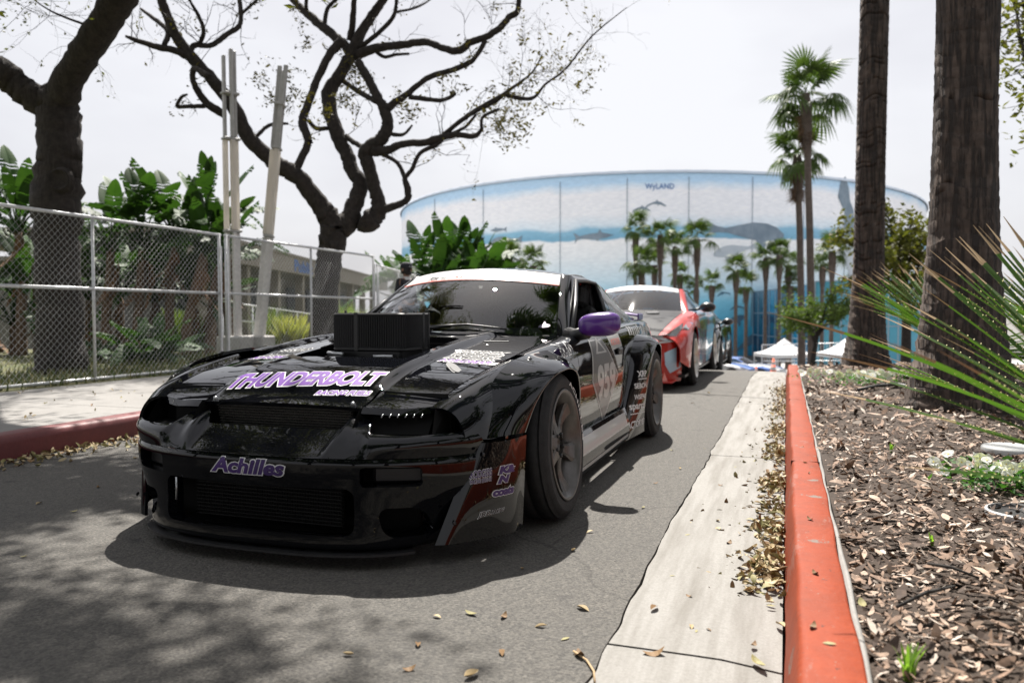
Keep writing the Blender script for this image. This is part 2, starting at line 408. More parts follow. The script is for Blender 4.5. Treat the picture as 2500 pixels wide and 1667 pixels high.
# ================================================================ wheels
def make_wheel(name, parent, loc, side, radius, width, rim_r, camber=0.0, spokes=6, rim_m=None, deep=.035, stencil=False):
    """side +1: outer face towards +x"""
    w = bpy.data.objects.new(name, None); COL.objects.link(w); w.parent = parent; w.location = loc
    w.rotation_euler = (0, 0, 0) if side > 0 else (0, 0, math.pi)
    w.rotation_euler[1] = -camber
    rim_m = rim_m or bronze
    Mx = Matrix.Rotation(R(90), 4, 'Y')           # local z of profile -> +x (outer)
    h = width/2; r = radius
    b = MB()
    tread = [(rim_r-.004, -h+.012), (rim_r+.02, -h), (r-.03, -h-.002), (r-.010, -h+.012), (r, -h+.03)]
    for k, g in enumerate((-.35, -.1, .14, .38)):
        c = g*width
        tread += [(r, c-.006), (r-.007, c-.004), (r-.007, c+.004), (r, c+.006)]
    tread += [(r, h-.03), (r-.010, h-.012), (r-.030, h+.002), (rim_r+.045, h+.003), (rim_r+.03, h-.0005), (rim_r+.012, h+.0005), (rim_r-.004, h-.012)]
    b.lathe(tread, 64, Mx)
    ty = b.build('tyre', rubber, w)
    # rim barrel and lips
    b = MB()
    b.lathe([(rim_r-.004, h-.010), (rim_r+.006, h+.001), (rim_r+.002, h+.006), (rim_r-.008, h+.004), (rim_r-.016, h-.012), (rim_r-.030, h-.03), (rim_r-.045, h-.06), (rim_r-.05, -h+.05), (rim_r-.02, -h+.01), (rim_r, -h+.005)], 64, Mx)
    rb = b.build('rim', rim_m, w)
    b = MB()
    zo = h-deep
    for k in range(spokes):
        a = 2*math.pi*k/spokes+R(12)
        # tapered spoke with curved face
        prof = []
        n = 8
        for i in range(n+1):
            t = i/n; rr = .048+(rim_r-.026-.048)*t
            hw = .036-.012*math.sin(math.pi*min(1, t*1.15))+.016*max(0, t-.70)*4*.6
            zz = zo+.006-.022*math.sin(math.pi*t*.9)+.016*t
            prof.append((rr, hw, zz))
        vs_ = []; fs_ = []
        for rr, hw, zz in prof:
            for (o, dz) in ((-hw, -.028), (-hw, -.006), (-hw*.62, 0), (hw*.62, 0), (hw, -.006), (hw, -.028)):
                p = Vector((rr*math.cos(a)-o*math.sin(a), rr*math.sin(a)+o*math.cos(a), zz+dz)); vs_.append(Mx @ p)
        for i in range(n):
            for k2 in range(6):
                k3 = (k2+1) % 6; fs_.append((i*6+k2, i*6+k3, i*6+6+k3, i*6+6+k2))
        fs_.append(tuple(range(5, -1, -1))); fs_.append(tuple(n*6+q for q in range(6)))
        bs = MB(); bs.add(vs_, fs_, False); bs.build('spoke', rim_m, rb)
    b.lathe([(.0, zo-.012), (.028, zo-.012), (.031, zo-.004), (.034, zo-.010), (.056, zo-.008), (.066, zo-.016), (.070, zo-.04), (.05, zo-.06)], 32, Mx)
    b.build('hub', rim_m, rb)
    for k in range(5):
        a = 2*math.pi*k/5; bn = MB()
        bn.lathe([(0, zo+.012), (.007, zo+.012), (.009, zo+.008), (.009, zo-.012)], 8, Mx @ Matrix.Translation((.050*math.cos(a), .050*math.sin(a), 0)))
        bn.build('lug_nut', trim_black, rb)
    b = MB(); b.lathe([(.05, -.01), (.165, -.01), (.165, .014), (.05, .014)], 48, Mx); b.build('brake_disc', brake, w)
    b = MB(); b.box((.01, -.12, .06), (.07, .09, .16), None, .012); b.build('brake_caliper', matte_black, w)
    if stencil:
        Vt, Ft = word('ACHILLES', 0, .02, 1.1)[0]
        vs_ = []
        for x, y in Vt:
            an = R(200)+x*R(75); rr = rim_r+.03+y*.022
            vs_.append(Mx @ Vector((rr*math.cos(-an), rr*math.sin(-an), h+.004)))
        bt = MB(); bt.add(vs_, Ft); bt.build('tyre_lettering', white_vinyl, ty)
    return w

# ================================================================ the black race car
CAR = thing('race_car', 'black drift coupe with tall black air filter through its hood and purple mirrors', 'car', (-1.83, 3.36, 0))
yT = [-.80, -.70, -.60, -.36, 0, .40, .74, 1.2, 1.8, 2.49, 3.0, 3.45]
zTf = pchip(yT, [.530, .560, .598, .652, .695, .738, .768, .80, .815, .835, .845, .84])
ST = {-.72: [(.60, .552), (.650, .553), (.698, .53), (.730, .485), (.742, .44), (.748, .40), (.75, .36)],
      -.60: [(.63, .598), (.685, .602), (.743, .578), (.777, .525), (.788, .46), (.792, .42), (.79, .36)],
      -.36: [(.65, .652), (.710, .664), (.772, .640), (.808, .57), (.818, .48), (.82, .36), (.81, .20)],
      0: [(.655, .695), (.715, .713), (.785, .69), (.82, .61), (.826, .50), (.825, .35), (.81, .17)],
      .40: [(.655, .738), (.715, .753), (.785, .73), (.82, .65), (.830, .52), (.828, .36), (.81, .17)],
      .74: [(.660, .768), (.715, .780), (.780, .763), (.818, .68), (.832, .54), (.83, .36), (.815, .17)],
      1.2: [(.680, .80), (.725, .803), (.785, .783), (.822, .70), (.838, .55), (.834, .36), (.815, .17)],
      1.8: [(.680, .815), (.73, .817), (.79, .795), (.826, .71), (.842, .56), (.838, .37), (.815, .18)],
      2.49: [(.665, .835), (.72, .84), (.785, .82), (.825, .73), (.84, .58), (.835, .40), (.81, .24)],
      3.0: [(.64, .845), (.70, .850), (.765, .825), (.805, .73), (.82, .60), (.812, .44), (.78, .28)],
      3.45: [(.58, .84), (.64, .84), (.70, .81), (.74, .72), (.755, .6), (.745, .45), (.72, .3)]}
ys = sorted(ST)
side_fn = loft(ys, [[(x, y, z) for x, z in ST[y]] for y in ys])
FA, RA = 0.0, 2.49          # axles
fend = panel('front_fender', side_fn, (-.715, .615), (0, 1), 56, 26, paint, CAR, [circ(FA, .31, .405), lambda P: np.where(P[..., 1] < -.36, P[..., 2]-(.435-.12*(P[..., 1]+.62)), 1.0)], mirror=True)
door = panel('door', side_fn, (.622, 1.75), (0, .985), 44, 26, paint, CAR, [lambda P: .0+P[..., 2]-.265], mirror=True)
quart = panel('rear_quarter_panel', side_fn, (1.757, 3.45), (0, 1), 56, 26, paint, CAR, [circ(RA, .33, .42)], mirror=True)
for d_, s_ in zip(door, (1, -1)):
    b = MB(); b.box((s_*.842, 1.60, .665), (.012, .13, .045), None, .006); b.box((s_*.846, 1.60, .672), (.012, .10, .018), None, .005)
    b.build('door_handle', trim_black, d_)
# hood -----------------------------------------------------------
def e_w(y): return pchip([-.80, -.60, -.36, 0, .40, .74, .9], [.585, .625, .645, .650, .650, .655, .66])(y)
def hood_z(x, y):
    e = e_w(y); b0 = zTf(y)+.020*(1-(x/e)**2)
    bl = sst(.375, .325, np.abs(x))*sst(-.80, -.40, y)
    return b0+.026*bl-.018*sst(.30, .26, np.abs(x))*sst(-.36, -.26, y)*0
def hood_fn(u, v):
    # u -1..1 across, v 0..1 front..rear
    y0 = -.775-.0*u; y1 = .60+.24*np.abs(u)**2.2
    y = y0+(y1-y0)*v; x = u*e_w(y)
    return np.stack([x, y, hood_z(x, y)], -1)
def hood_front_cut(P): return np.maximum(.352-np.abs(P[..., 0]), P[..., 1]+.628)
hole = rrect(0, 1, -.285, .285, -.285, .36, .06, sx=False)
hood = panel('hood', hood_fn, (-1, 1), (0, 1), 88, 84, paint, CAR, [hood_front_cut, hole], rim=lambda p, n: (0, 0, -.045) if (abs(p[0]) < .30 and -.33 < p[1] < .40) else tuple(-np.array(n)*.014), ref=(0, 0, -1))
def recess_fn(u, v):
    x = u*.292; y = -.292+.660*v
    return np.stack([x, y, zTf(y)+.004-.030*sst(0, .16, v)*sst(1.0, .86, v)*sst(1.0, .88, np.abs(u))-.012], -1)
panel('hood_recess', recess_fn, (-1, 1), (0, 1), 24, 28, paint, hood, flange=0, ref=(0, 0, -2))
b = MB()
b.tube([(-.17, -.15, .690), (-.10, -.17, .692), (.10, -.17, .692), (.17, -.15, .690)], .010, 8)
b.build('intake_plumbing', trim_black, CAR)
for s_ in (-1, 1):
    b = MB(); b.box((s_*.43, .46, float(hood_z(np.float64(.43), np.float64(.46)))+.001), (.13, .03, .006), Matrix.Rotation(s_*.5, 4, 'Z') @ Matrix.Rotation(R(5), 4, 'X'), .002)
    b.build('hood_vent', matte_black, hood)
    # quick-release latch plates
    b = MB(); zz = float(hood_z(np.float64(.53), np.float64(-.30)))
    Mr = Matrix.Rotation(R(-8), 4, 'X') @ Matrix.Rotation(-s_*R(38), 4, 'Z')
    pts_ = [(.062*math.cos(t)+(.022 if math.cos(t) > 0 else -.022), .024*math.sin(t)) for t in np.linspace(0, 2*math.pi, 24, endpoint=False)]
    Mt = Matrix.Translation((s_*.52, -.30, zz+.001)) @ Matrix.Rotation(R(10), 4, 'X') @ Matrix.Rotation(s_*R(9), 4, 'Y') @ Matrix.Rotation(s_*R(38)+R(90), 4, 'Z')
    b.prism(pts_, .004, Mt); pts2 = [(x*.62-.012, y*.62) for x, y in pts_]; b.prism(pts2, .0065, Mt)
    b.build('hood_latch', trim_black, hood)
for s_ in (-1, 1):
    b = MB(); b.lathe([(0, .006), (.006, .006), (.008, 0), (.008, -.01)], 10, Matrix.Translation((s_*.31, -.762, .565)) @ Matrix.Rotation(R(30), 4, 'X')); b.build('hood_pin', steel, hood)
smoked = mat('smoked_lamp', (.006, .006, .007), .5)
# headlight covers and recesses --------------------------------
def cover_fn(u, v):
    x = .362+(.617-.362)*u; yf = -.795+.085*u**1.6; yr = -.635
    y = yr+(yf-yr)*v; z = hood_z(x, y)
    z = np.where(y < -.75, z+.012*sst(-.75, -.80, y), z)-.022*sst(.90, 1.0, v)
    return np.stack([x*(1+0*y)-.012*v*u, y, z], -1)
cov = panel('headlight_cover', cover_fn, (0, 1), (0, 1), 20, 18, paint, CAR, flange=.016, mirror=True, ref=(.5, -.5, -2))
for s_ in (1, -1):
    b = MB()
    # open pocket below the cover: floor, back wall, cheek walls
    def q4(a, b_, c, d): b.add([(s_*a[0], a[1], a[2]), (s_*b_[0], b_[1], b_[2]), (s_*c[0], c[1], c[2]), (s_*d[0], d[1], d[2])], [(0, 1, 2, 3)])
    q4((.35, -.875, .452), (.66, -.79, .452), (.66, -.60, .458), (.35, -.60, .458))
    q4((.35, -.655, .452), (.66, -.645, .452), (.64, -.635, .60), (.35, -.635, .60))
    q4((.355, -.88, .44), (.355, -.60, .44), (.355, -.60, .60), (.355, -.80, .545))
    q4((.645, -.80, .44), (.655, -.60, .44), (.645, -.60, .60), (.625, -.72, .55))
    b.build('headlight_pocket', pocket_black, CAR)
    if s_ > 0:
        b = MB(); b.add([(.385, -.785, .458), (.60, -.725, .458), (.605, -.655, .560), (.385, -.715, .560)], [(0, 1, 2, 3)]); b.build('headlight_blank', pocket_black, CAR)
        for k in range(6):
            b = MB(); x = .445+k*.027
            b.tube([(x, -.793+k*.010, .522), (x+.002, -.783+k*.010, .534)], [.0026, .0014], 6); b.build('headlight_stud', steel, CAR)
# front bumper ---------------------------------------------------
px = [0, .20, .40, .55, .66, .74, .778]; py = [-.97, -.962, -.925, -.868, -.795, -.70, -.615]
plan = pchip(px, py)
_xx = np.linspace(0, .778, 200); _yy = plan(_xx); _s = np.concatenate([[0], np.cumsum(np.hypot(np.diff(_xx), np.diff(_yy)))]); _s /= _s[-1]
def plan_pt(s):
    a = np.abs(s); x = np.interp(a, _s, _xx); y = np.interp(a, _s, _yy)
    x2 = np.interp(a+.004, _s, _xx, right=.7788); y2 = np.interp(a+.004, _s, _yy, right=-.6125)
    x1 = np.interp(a-.004, _s, _xx); y1 = np.interp(a-.004, _s, _yy)
    tx, ty_ = x2-x1, y2-y1; l = np.hypot(tx, ty_)+1e-9
    sg = np.where(s < 0, -1, 1)
    return x*sg, y, ty_/l*sg, -tx/l       # point and outward normal (x,y)
prof = pchip([.065, .078, .10, .14, .20, .29, .335, .37, .388], [-.010, .004, .005, .002, -.002, .002, .006, .006, .0])
seam_x = lambda z: .655+(.765-.655)*(np.clip(z, .07, .44)-.07)/.37
def bump_fn(s, z):
    x, y, nx, ny = plan_pt(s); o = prof(z)
    pull = 1-.12*sst(.33, .06, z)*sst(.30, .9, np.abs(s))
    return np.stack([(x+nx*o)*pull, y+ny*o, z], -1)
mouth = rrect(0, 2, -.405, .405, .118, .285, .035, sx=False)
sig = rrect(0, 2, .428, .625, .292, .362, .014)
duct = rrect(0, 2, .490, .630, .108, .215, .040, skew=-.25)
bumper = panel('front_bumper', bump_fn, (-1, 1), (.066, .388), 150, 46, paint, CAR, [mouth, sig, duct], rim=lambda p, n: tuple(-np.array(n)*(.065 if .09 < p[2] < .375 and abs(p[0]) < .655 else .03)), ref=(0, -.3, .25))
# upper part of the bumper, from the crease to the slot
def topedge(x):
    a = np.abs(x)
    y = pchip([0, .285, .325, .395, .44, .60, .70, .78], [-.832, -.828, -.775, -.785, -.858, -.818, -.74, -.62])(a)
    z = pchip([0, .285, .325, .395, .44, .60, .70, .78], [.474, .475, .514, .511, .472, .468, .472, .47])(a)
    return y, z
def bump_up_fn(s, v):
    x, y, nx, ny = plan_pt(s); xt = x*.965; yt, zt = topedge(xt)
    dip = sst(.30, .27, np.abs(x)-.03*v)
    zb = .391
    w = np.sin(np.pi*np.clip(v, 0, 1))*(.020-.019*dip)
    X = x+(xt-x)*v+nx*w*.8; Y = y+(yt-y)*v+ny*w*.8; Z = zb+(zt-zb)*v**(.92)+w*.55
    edge = np.exp(-((np.abs(x)-.325-.01*v)/.022)**2)
    Z = Z+.010*edge*sst(0, .35, v)-.006*dip*np.sin(np.pi*v)
    return np.stack([X, Y, Z], -1)
bump_up = panel('bumper_top', bump_up_fn, (-1, 1), (0, 1), 190, 26, paint, bumper, flange=.02, ref=(0, -.3, .2))
# slot radiator and mouth intercooler
def core(name, c, d, rows, parent, tilt=0.0, m=None):
    b = MB(); Mt = Matrix.Rotation(tilt, 4, 'X')
    b.box(c, (d[0], .012, d[2]), Mt)
    for k in range(rows):
        z = -d[2]/2+d[2]*(k+.5)/rows
        p = Mt @ Vector((0, -.012, z)); b.box((c[0]+p.x, c[1]+p.y, c[2]+p.z), (d[0], .014, d[2]/rows*.34), Mt)
    n = int(d[0]/.011)
    for k in range(rows-1):
        z = -d[2]/2+d[2]*(k+1)/rows
        for i in range(n):
            x = -d[0]/2+d[0]*(i+.5)/n; p = Mt @ Vector((x, -.008, z))
            b.box((c[0]+p.x, c[1]+p.y, c[2]+p.z), (.0022, .006, d[2]/rows*.62), Mt @ Matrix.Rotation(R(18 if i % 2 else -18), 4, 'Y'))
    return b.build(name, m or core_m, parent)
core('radiator_core', (0.0, -.735, .505), (.60, .02, .088), 8, CAR, R(12))
core('intercooler', (.0, -.845, .20), (.64, .02, .15), 11, CAR, 0.0, dark_core)
b = MB(); b.box((0, -.70, .30), (1.1, .02, .50)); b.box((0, -.735, .425), (.66, .12, .01)); b.box((0, -.79, .090), (.86, .20, .01))
b.build('bumper_backing', pocket_black, CAR)
for s_ in (-1, 1):
    b = MB(); b.box((s_*.53, -.80, .327), (.20, .05, .062), Matrix.Rotation(s_*.42, 4, 'Z'), .01); b.build('indicator_lamp', smoked, bumper)
b = MB(); b.tube([(-.335, -.955, .20), (-.334, -.955, .285)], .004, 6); b.build('tow_cable', steel, bumper)
# splitter lip
def lip_fn(s, v):
    x, y, nx, ny = plan_pt(s*.74); o = .026*v-.10*(1-v); pull = 1-.12*sst(.30, .9, np.abs(s*.74))
    return np.stack([(x+nx*o)*pull, y+ny*o, .058+.008*v*0-.0*x], -1)
panel('splitter', lip_fn, (-1, 1), (0, 1), 80, 3, matte_black, bumper, flange=.008, ref=(0, -.5, -1))
# bumper side extension below the over-fender
sx_rows = []
for z in (.072, .16, .27, .36, .425):
    t = (z-.07)/.37
    a = (.655+.107*t-.004, -.785+.135*t, z); c = (.872+.0*t, -.452+.05*t, z); m_ = ((a[0]+c[0])/2+.036-.012*abs(t-.6), (a[1]+c[1])/2-.03, z)
    sx_rows.append([a, ((a[0]*2+m_[0])/3+.008, (a[1]*2+m_[1])/3-.012, z), m_, (.86-.004*(t < .3), c[1]-.09, z), c])
ext_fn = loft([.072, .16, .27, .36, .425], sx_rows)
ext = panel('bumper_side', ext_fn, (.072, .425), (0, 1), 20, 26, paint, CAR, mirror=True, flange=.012, ref=(.3, -.3, .25))
for e_, s_ in zip(ext, (1, -1)):
    for (yy, zz) in ((-.66, .385), (-.755, .15)):
        b = MB(); b.lathe([(0, .004), (.007, .004), (.009, 0)], 10, Matrix.Translation((s_*(.79 if zz > .3 else .715), yy, zz)) @ Matrix.Rotation(s_*R(80), 4, 'Y')); b.build('bolt', trim_black, e_)
# over-fenders
def flare(name, rim_, jun, nu=70):
    n = len(rim_); par = list(np.linspace(0, 1, n)); rows = []
    for (ry, rz, rx), (jy, jz, jx) in zip(rim_, jun):
        J = np.array([jx-.012, jy, jz]); Q = np.array([rx, ry, rz]); d = Q-J
        rows.append([J, J+d*np.array([.16, .14, .14])+[.010, 0, 0], J+d*np.array([.60, .48, .48])+[.012, 0, .004], J+d*np.array([.93, .84, .84])+[.004, 0, .002], Q, Q+[-.012, (Q[1]*0), -.0]])
    fn = loft(par, rows)
    return panel(name, fn, (0, 1), (0, .985), nu, 18, paint, CAR, mirror=True, flange=.014, ref=(.2, (rim_[0][0]+rim_[-1][0])/2, .3))
fl_f = flare('over_fender', [(-.405, .435, .872), (-.36, .53, .893), (-.28, .605, .915), (-.15, .648, .93), (0, .658, .935), (.15, .635, .93), (.26, .56, .918), (.33, .45, .90), (.35, .33, .878), (.352, .20, .862)],
             [(-.64, .437, .778), (-.58, .53, .776), (-.455, .638, .765), (-.24, .702, .768), (0, .722, .775), (.2, .728, .782), (.38, .66, .822), (.45, .5, .835), (.46, .35, .836), (.46, .2, .83)])
fl_r = flare('over_fender', [(2.17, .085, .905), (2.155, .30, .918), (2.185, .48, .933), (2.28, .61, .945), (2.45, .680, .95), (2.62, .660, .945), (2.76, .565, .93), (2.83, .42, .91), (2.85, .25, .885)],
             [(1.56, .085, .855), (1.74, .30, .848), (1.86, .49, .848), (2.00, .665, .825), (2.32, .765, .79), (2.72, .765, .785), (2.98, .64, .80), (3.06, .42, .815), (3.02, .25, .80)])
for f_, s_ in zip(fl_f, (1, -1)):
    for (yy, zz, xx) in ((-.36, .652, .808), (-.12, .706, .80)):
        b = MB(); b.lathe([(0, .003), (.010, .003), (.013, 0), (.016, -.004)], 12, Matrix.Translation((s_*xx, yy, zz)) @ Matrix.Rotation(s_*R(40), 4, 'Y')); b.build('fastener', trim_black, f_)
# side skirts
def skirt_fn(y, v):
    z = .295-.20*v; x = .862-.012*np.cos(v*3.1)+.018*np.sin(v*np.pi)
    x = x-.03*sst(.60, .40, y)*0
    return np.stack([x+0*y, y+0*v, z+0*y], -1)
sk = panel('side_skirt', skirt_fn, (.40, 1.72), (0, 1), 10, 14, paint, CAR, mirror=True, flange=.05, ref=(.3, 1.1, .2))
for k_, s_ in zip(sk, (1, -1)):
    def st_fn(y, v):
        P = skirt_fn(y, .12+.40*v); P[..., 0] += .002; P[..., 0] *= s_; return P
    panel('stripe', st_fn, (.45, 1.66), (0, 1), 6, 8, lgrey_vinyl, k_, flange=0, ref=(.3*s_, 1.1, .2))
    def st2_fn(y, v):
        P = skirt_fn(y, .80+.10*v); P[..., 0] += .002; P[..., 0] *= s_; return P
    panel('stripe', st2_fn, (.45, 1.68), (0, 1), 6, 2, lgrey_vinyl, k_, flange=0, ref=(.3*s_, 1.1, .2))
# wheel housings, floor
b = MB()
for yc in (FA, RA):
    for s_ in (-1, 1):
        n = 14; vs_ = []; fs_ = []
        for k in range(n+1):
            a = math.pi*k/n; y = yc-.43*math.cos(a); z = .27+.40*math.sin(a)
            vs_ += [(s_*.50, y, z), (s_*.80, y, z)]
        for k in range(n): fs_.append((2*k, 2*k+1, 2*k+3, 2*k+2))
        vs_ += [(s_*.50, yc-.43, .10), (s_*.50, yc+.43, .10)]
        fs_.append(tuple([2*k for k in range(n+1)]+[len(vs_)-1, len(vs_)-2]))
        b.add(vs_, fs_)
b.box((0, 1.50, .13), (1.50, 3.5, .02)); b.box((0, -.45, .20), (.9, .5, .02))
b.build('underbody', trim_black, CAR)
# greenhouse ------------------------------------------------------
def ws_fn(u, v):
    xb = .632*u; yb = .875-.235*(1-u*u); zb = .762+.040*(1-u*u)
    xt = .500*u; yt = 1.465-.185*(1-u*u); zt = 1.137+.036*(1-u*u)
    bl = .018*np.sin(np.pi*v)
    return np.stack([xb+(xt-xb)*v, yb+(yt-yb)*v-bl*.6, zb+(zt-zb)*v+bl], -1)
ws = panel('windscreen', ws_fn, (-1, 1), (0, 1), 28, 16, glass, CAR, flange=0, ref=(0, 2, .5))
def off(fn, d, n_ref=(0, -.55, .83)):
    return lambda u, v: fn(u, v)+np.array(n_ref)*d
banner = panel('sun_strip', off(ws_fn, .003), (-.985, .985), (.79, .995), 28, 4, white_vinyl, ws, flange=0, ref=(0, 2, .5))
panel('sun_strip_edge', off(ws_fn, .0045), (-.985, .985), (.775, .795), 28, 1, pinkred_vinyl, ws, flange=0, ref=(0, 2, .5))
# cowl and wipers
def cowl_fn(u, v):
    x = u*.64; y0 = .60+.24*np.abs(u)**2.2; y1 = .885-.235*(1-u*u)
    y = y0+(y1-y0)*v+.004; z = hood_z(x, y0)-.014+(ws_fn(u, 0*v)[..., 2]-hood_z(x, y0)+.010)*v
    return np.stack([x, y, z], -1)
panel('cowl', cowl_fn, (-1, 1), (0, 1.1), 24, 3, matte_black, CAR, flange=0, ref=(0, .8, -2))
for (u0, u1) in ((-.05, .62), (-.66, -.02)):
    pts = [tuple(ws_fn(np.float64(u), np.float64(.035+.05*(1-abs(2*((u-u0)/(u1-u0))-1))*.6))+np.array([0, -.012, .012])) for u in np.linspace(u0, u1, 9)]
    b = MB(); b.tube(pts, .006, 6)
    q = np.array(pts[0]); b.tube([tuple(q+[0.0, -.03, -.012]), tuple(q+[.12, -.018, .004]), pts[4]], [.012, .008, .005], 6); b.box(tuple(q+[.0, -.03, -.014]), (.04, .03, .03), None, .006)
    b.build('wiper', trim_black, CAR)
# pillars, roof, hatch
def apil_fn(u, v):
    a = ws_fn(np.ones_like(u), v)
    c0 = np.array([.700, .905, .783]); c1 = np.array([.565, 1.545, 1.115])
    c = c0+(c1-c0)*v[..., None]
    w = u[..., None]; P = a+(c-a)*w
    n = np.array([.52, -.35, .65])
    return P+n*(.020*np.sin(np.pi*np.clip(u, 0, 1)))[..., None]
panel('windscreen_pillar', apil_fn, (0, 1), (0, 1), 8, 18, paint, CAR, mirror=True, flange=.02, ref=(.2, 1.4, .8))
rs = [0, .12, .45, .80, 1.0]
def roof_row(y, yc, zs, zc, hw):
    out = []
    for u in (-1.13, -1.07, -1, -.8, -.5, 0, .5, .8, 1, 1.07, 1.13):
        a = min(abs(u), 1); x = hw*a*np.sign(u) if u else 0; yy = y+(yc-y)*(1-a*a); z = zs+(zc-zs)*(1-a**2.4)
        if abs(u) > 1.01: k = (abs(u)-1)/.13; x = np.sign(u)*(hw+.058*k**.8); z = zs-.030*k**1.6; yy = y+.05*k*(y < 1.5)
        out.append((x, yy, z))
    return out
roof_fn = loft(rs, [roof_row(1.467, 1.282, 1.139, 1.176, .502), roof_row(1.56, 1.42, 1.143, 1.188, .507), roof_row(1.80, 1.75, 1.146, 1.200, .512), roof_row(2.08, 2.10, 1.136, 1.190, .508), roof_row(2.20, 2.26, 1.118, 1.172, .498)])
roof = panel('roof', roof_fn, (0, 1), (0, 1), 26, 40, paint, CAR, flange=.015, ref=(0, 1.8, .8))
hatch_fn = loft([0, .3, .6, .85, 1], [[(x*w_, y+dy*(1-x*x), z+dz*(1-x*x)) for x in (-1, -.6, 0, .6, 1)] for (y, z, w_, dy, dz) in ((2.205, 1.116, .498, .06, .054), (2.53, 1.055, .51, .06, .05), (2.86, .965, .53, .06, .045), (3.16, .885, .56, .06, .03), (3.42, .850, .58, .04, .01))])
panel('hatch_glass', hatch_fn, (0, .82), (0, 1), 18, 16, glass_side, CAR, flange=0, ref=(0, 2.6, .4))
panel('hatch_rear', hatch_fn, (.82, 1), (0, 1), 4, 16, paint, CAR, flange=.02, ref=(0, 2.6, .4))
# rear quarter (C pillar) side panels with the small window graphics
cq_fn = loft([0, .25, .5, .75, 1.0], [
    [(.700, 1.93, .822), (.668, 1.99, .92), (.620, 2.06, 1.03), (.570, 2.10, 1.112)],
    [(.698, 2.22, .832), (.668, 2.24, .915), (.615, 2.26, 1.01), (.560, 2.27, 1.098)],
    [(.692, 2.50, .840), (.664, 2.52, .905), (.615, 2.54, .975), (.556, 2.55, 1.045)],
    [(.680, 2.80, .848), (.656, 2.83, .885), (.612, 2.85, .92), (.556, 2.87, .957)],
    [(.655, 3.12, .850), (.640, 3.13, .862), (.605, 3.14, .875), (.566, 3.15, .885)]])
cq = panel('roof_pillar', cq_fn, (0, 1), (0, 1), 26, 14, paint, CAR, mirror=True, flange=.012, ref=(.2, 2.4, .6))
# window frame of the open door window
for s_ in (1, -1):
    b = MB()
    path = [(.700, .955, .808), (.640, 1.26, .97), (.572, 1.53, 1.105), (.566, 1.80, 1.114), (.572, 2.06, 1.106), (.640, 1.99, .96), (.698, 1.90, .826)]
    path = [(s_*x, y, z) for x, y, z in path]
    b.tube(path, .014, 8); b.build('window_frame', trim_black, CAR)
    b = MB(); b.add([(s_*.69, .92, .79), (s_*.69, 1.09, .80), (s_*.63, 1.10, .885)], [(0, 1, 2)]); b.add([(s_*.685, .92, .79), (s_*.685, 1.09, .80), (s_*.625, 1.10, .885)], [(2, 1, 0)])
    b.build('mirror_sail', trim_black, CAR)
# mirrors
def make_mirror(s_):
    n, m_ = 24, 12; vs_ = []; fs_ = []
    for i in range(m_+1):
        t = i/m_*math.pi
        for k in range(n):
            a = 2*math.pi*k/n
            cx_ = np.sign(math.cos(a))*abs(math.cos(a))**.62; cz_ = np.sign(math.sin(a))*abs(math.sin(a))**.70
            rr = math.sin(t)**.62
            x = cx_*rr*.112; z = cz_*rr*.064; y = -math.cos(t)*(.062 if t < math.pi/2 else .030)
            x += .0
            z *= (1-.10*(x < 0)*abs(x)/.11)
            vs_.append((s_*(.905+x), .735+y+.10*(x)*.5, .842+z+.06*x))
    for i in range(m_):
        for k in range(n):
            k2 = (k+1) % n; fs_.append((i*n+k, i*n+k2, i*n+n+k2, i*n+n+k))
    if s_ < 0: fs_ = [f[::-1] for f in fs_]
    b = MB(); b.add(vs_, fs_, True); mo = b.build('door_mirror', purple, CAR)
    b = MB(); b.tube([(s_*.705, .86, .785), (s_*.76, .80, .782), (s_*.835, .75, .80)], [.040, .034, .036], 10); b.build('mirror_arm', trim_black, mo)
    b = MB(); b.box((s_*.905, .768, .842), (.175, .006, .095), Matrix.Rotation(-s_*.06, 4, 'Y'), .003); b.build('mirror_glass', mat('mirror', (.8, .8, .82), .03, 1) if s_ > 0 else MATS['mirror'], mo)
make_mirror(1)
# rear wing in purple, tail
b = MB()
wv = []
for x in np.linspace(-.66, .66, 13):
    for (dy, dz) in ((-.10, .0), (-.05, .020), (.03, .020), (.10, .004), (.02, -.004)):
        wv.append((x, 3.40+dy, .905+dz-.035*(abs(x)/.66)**4))
wf = []
for i in range(12):
    for k in range(5): wf.append((i*5+k, i*5+(k+1) % 5, i*5+5+(k+1) % 5, i*5+5+k))
b.add(wv, wf, True); wing = b.build('rear_wing', purple, CAR)
for s_ in (-1, 1):
    b = MB(); b.box((s_*.655, 3.40, .872), (.014, .20, .055), None, .006); b.build('wing_endplate', purple, wing)
    b = MB(); b.box((s_*.42, 3.40, .870), (.016, .10, .06), None, .004); b.build('wing_support', trim_black, wing)
b = MB(); b.box((0, 3.42, .55), (1.40, .12, .52), None, .05); b.build('rear_bumper', paint, CAR)
for s_ in (-1, 1):
    b = MB(); b.box((s_*.48, 3.482, .68), (.38, .02, .12), None, .008); b.build('tail_lamp', red_vinyl, CAR)
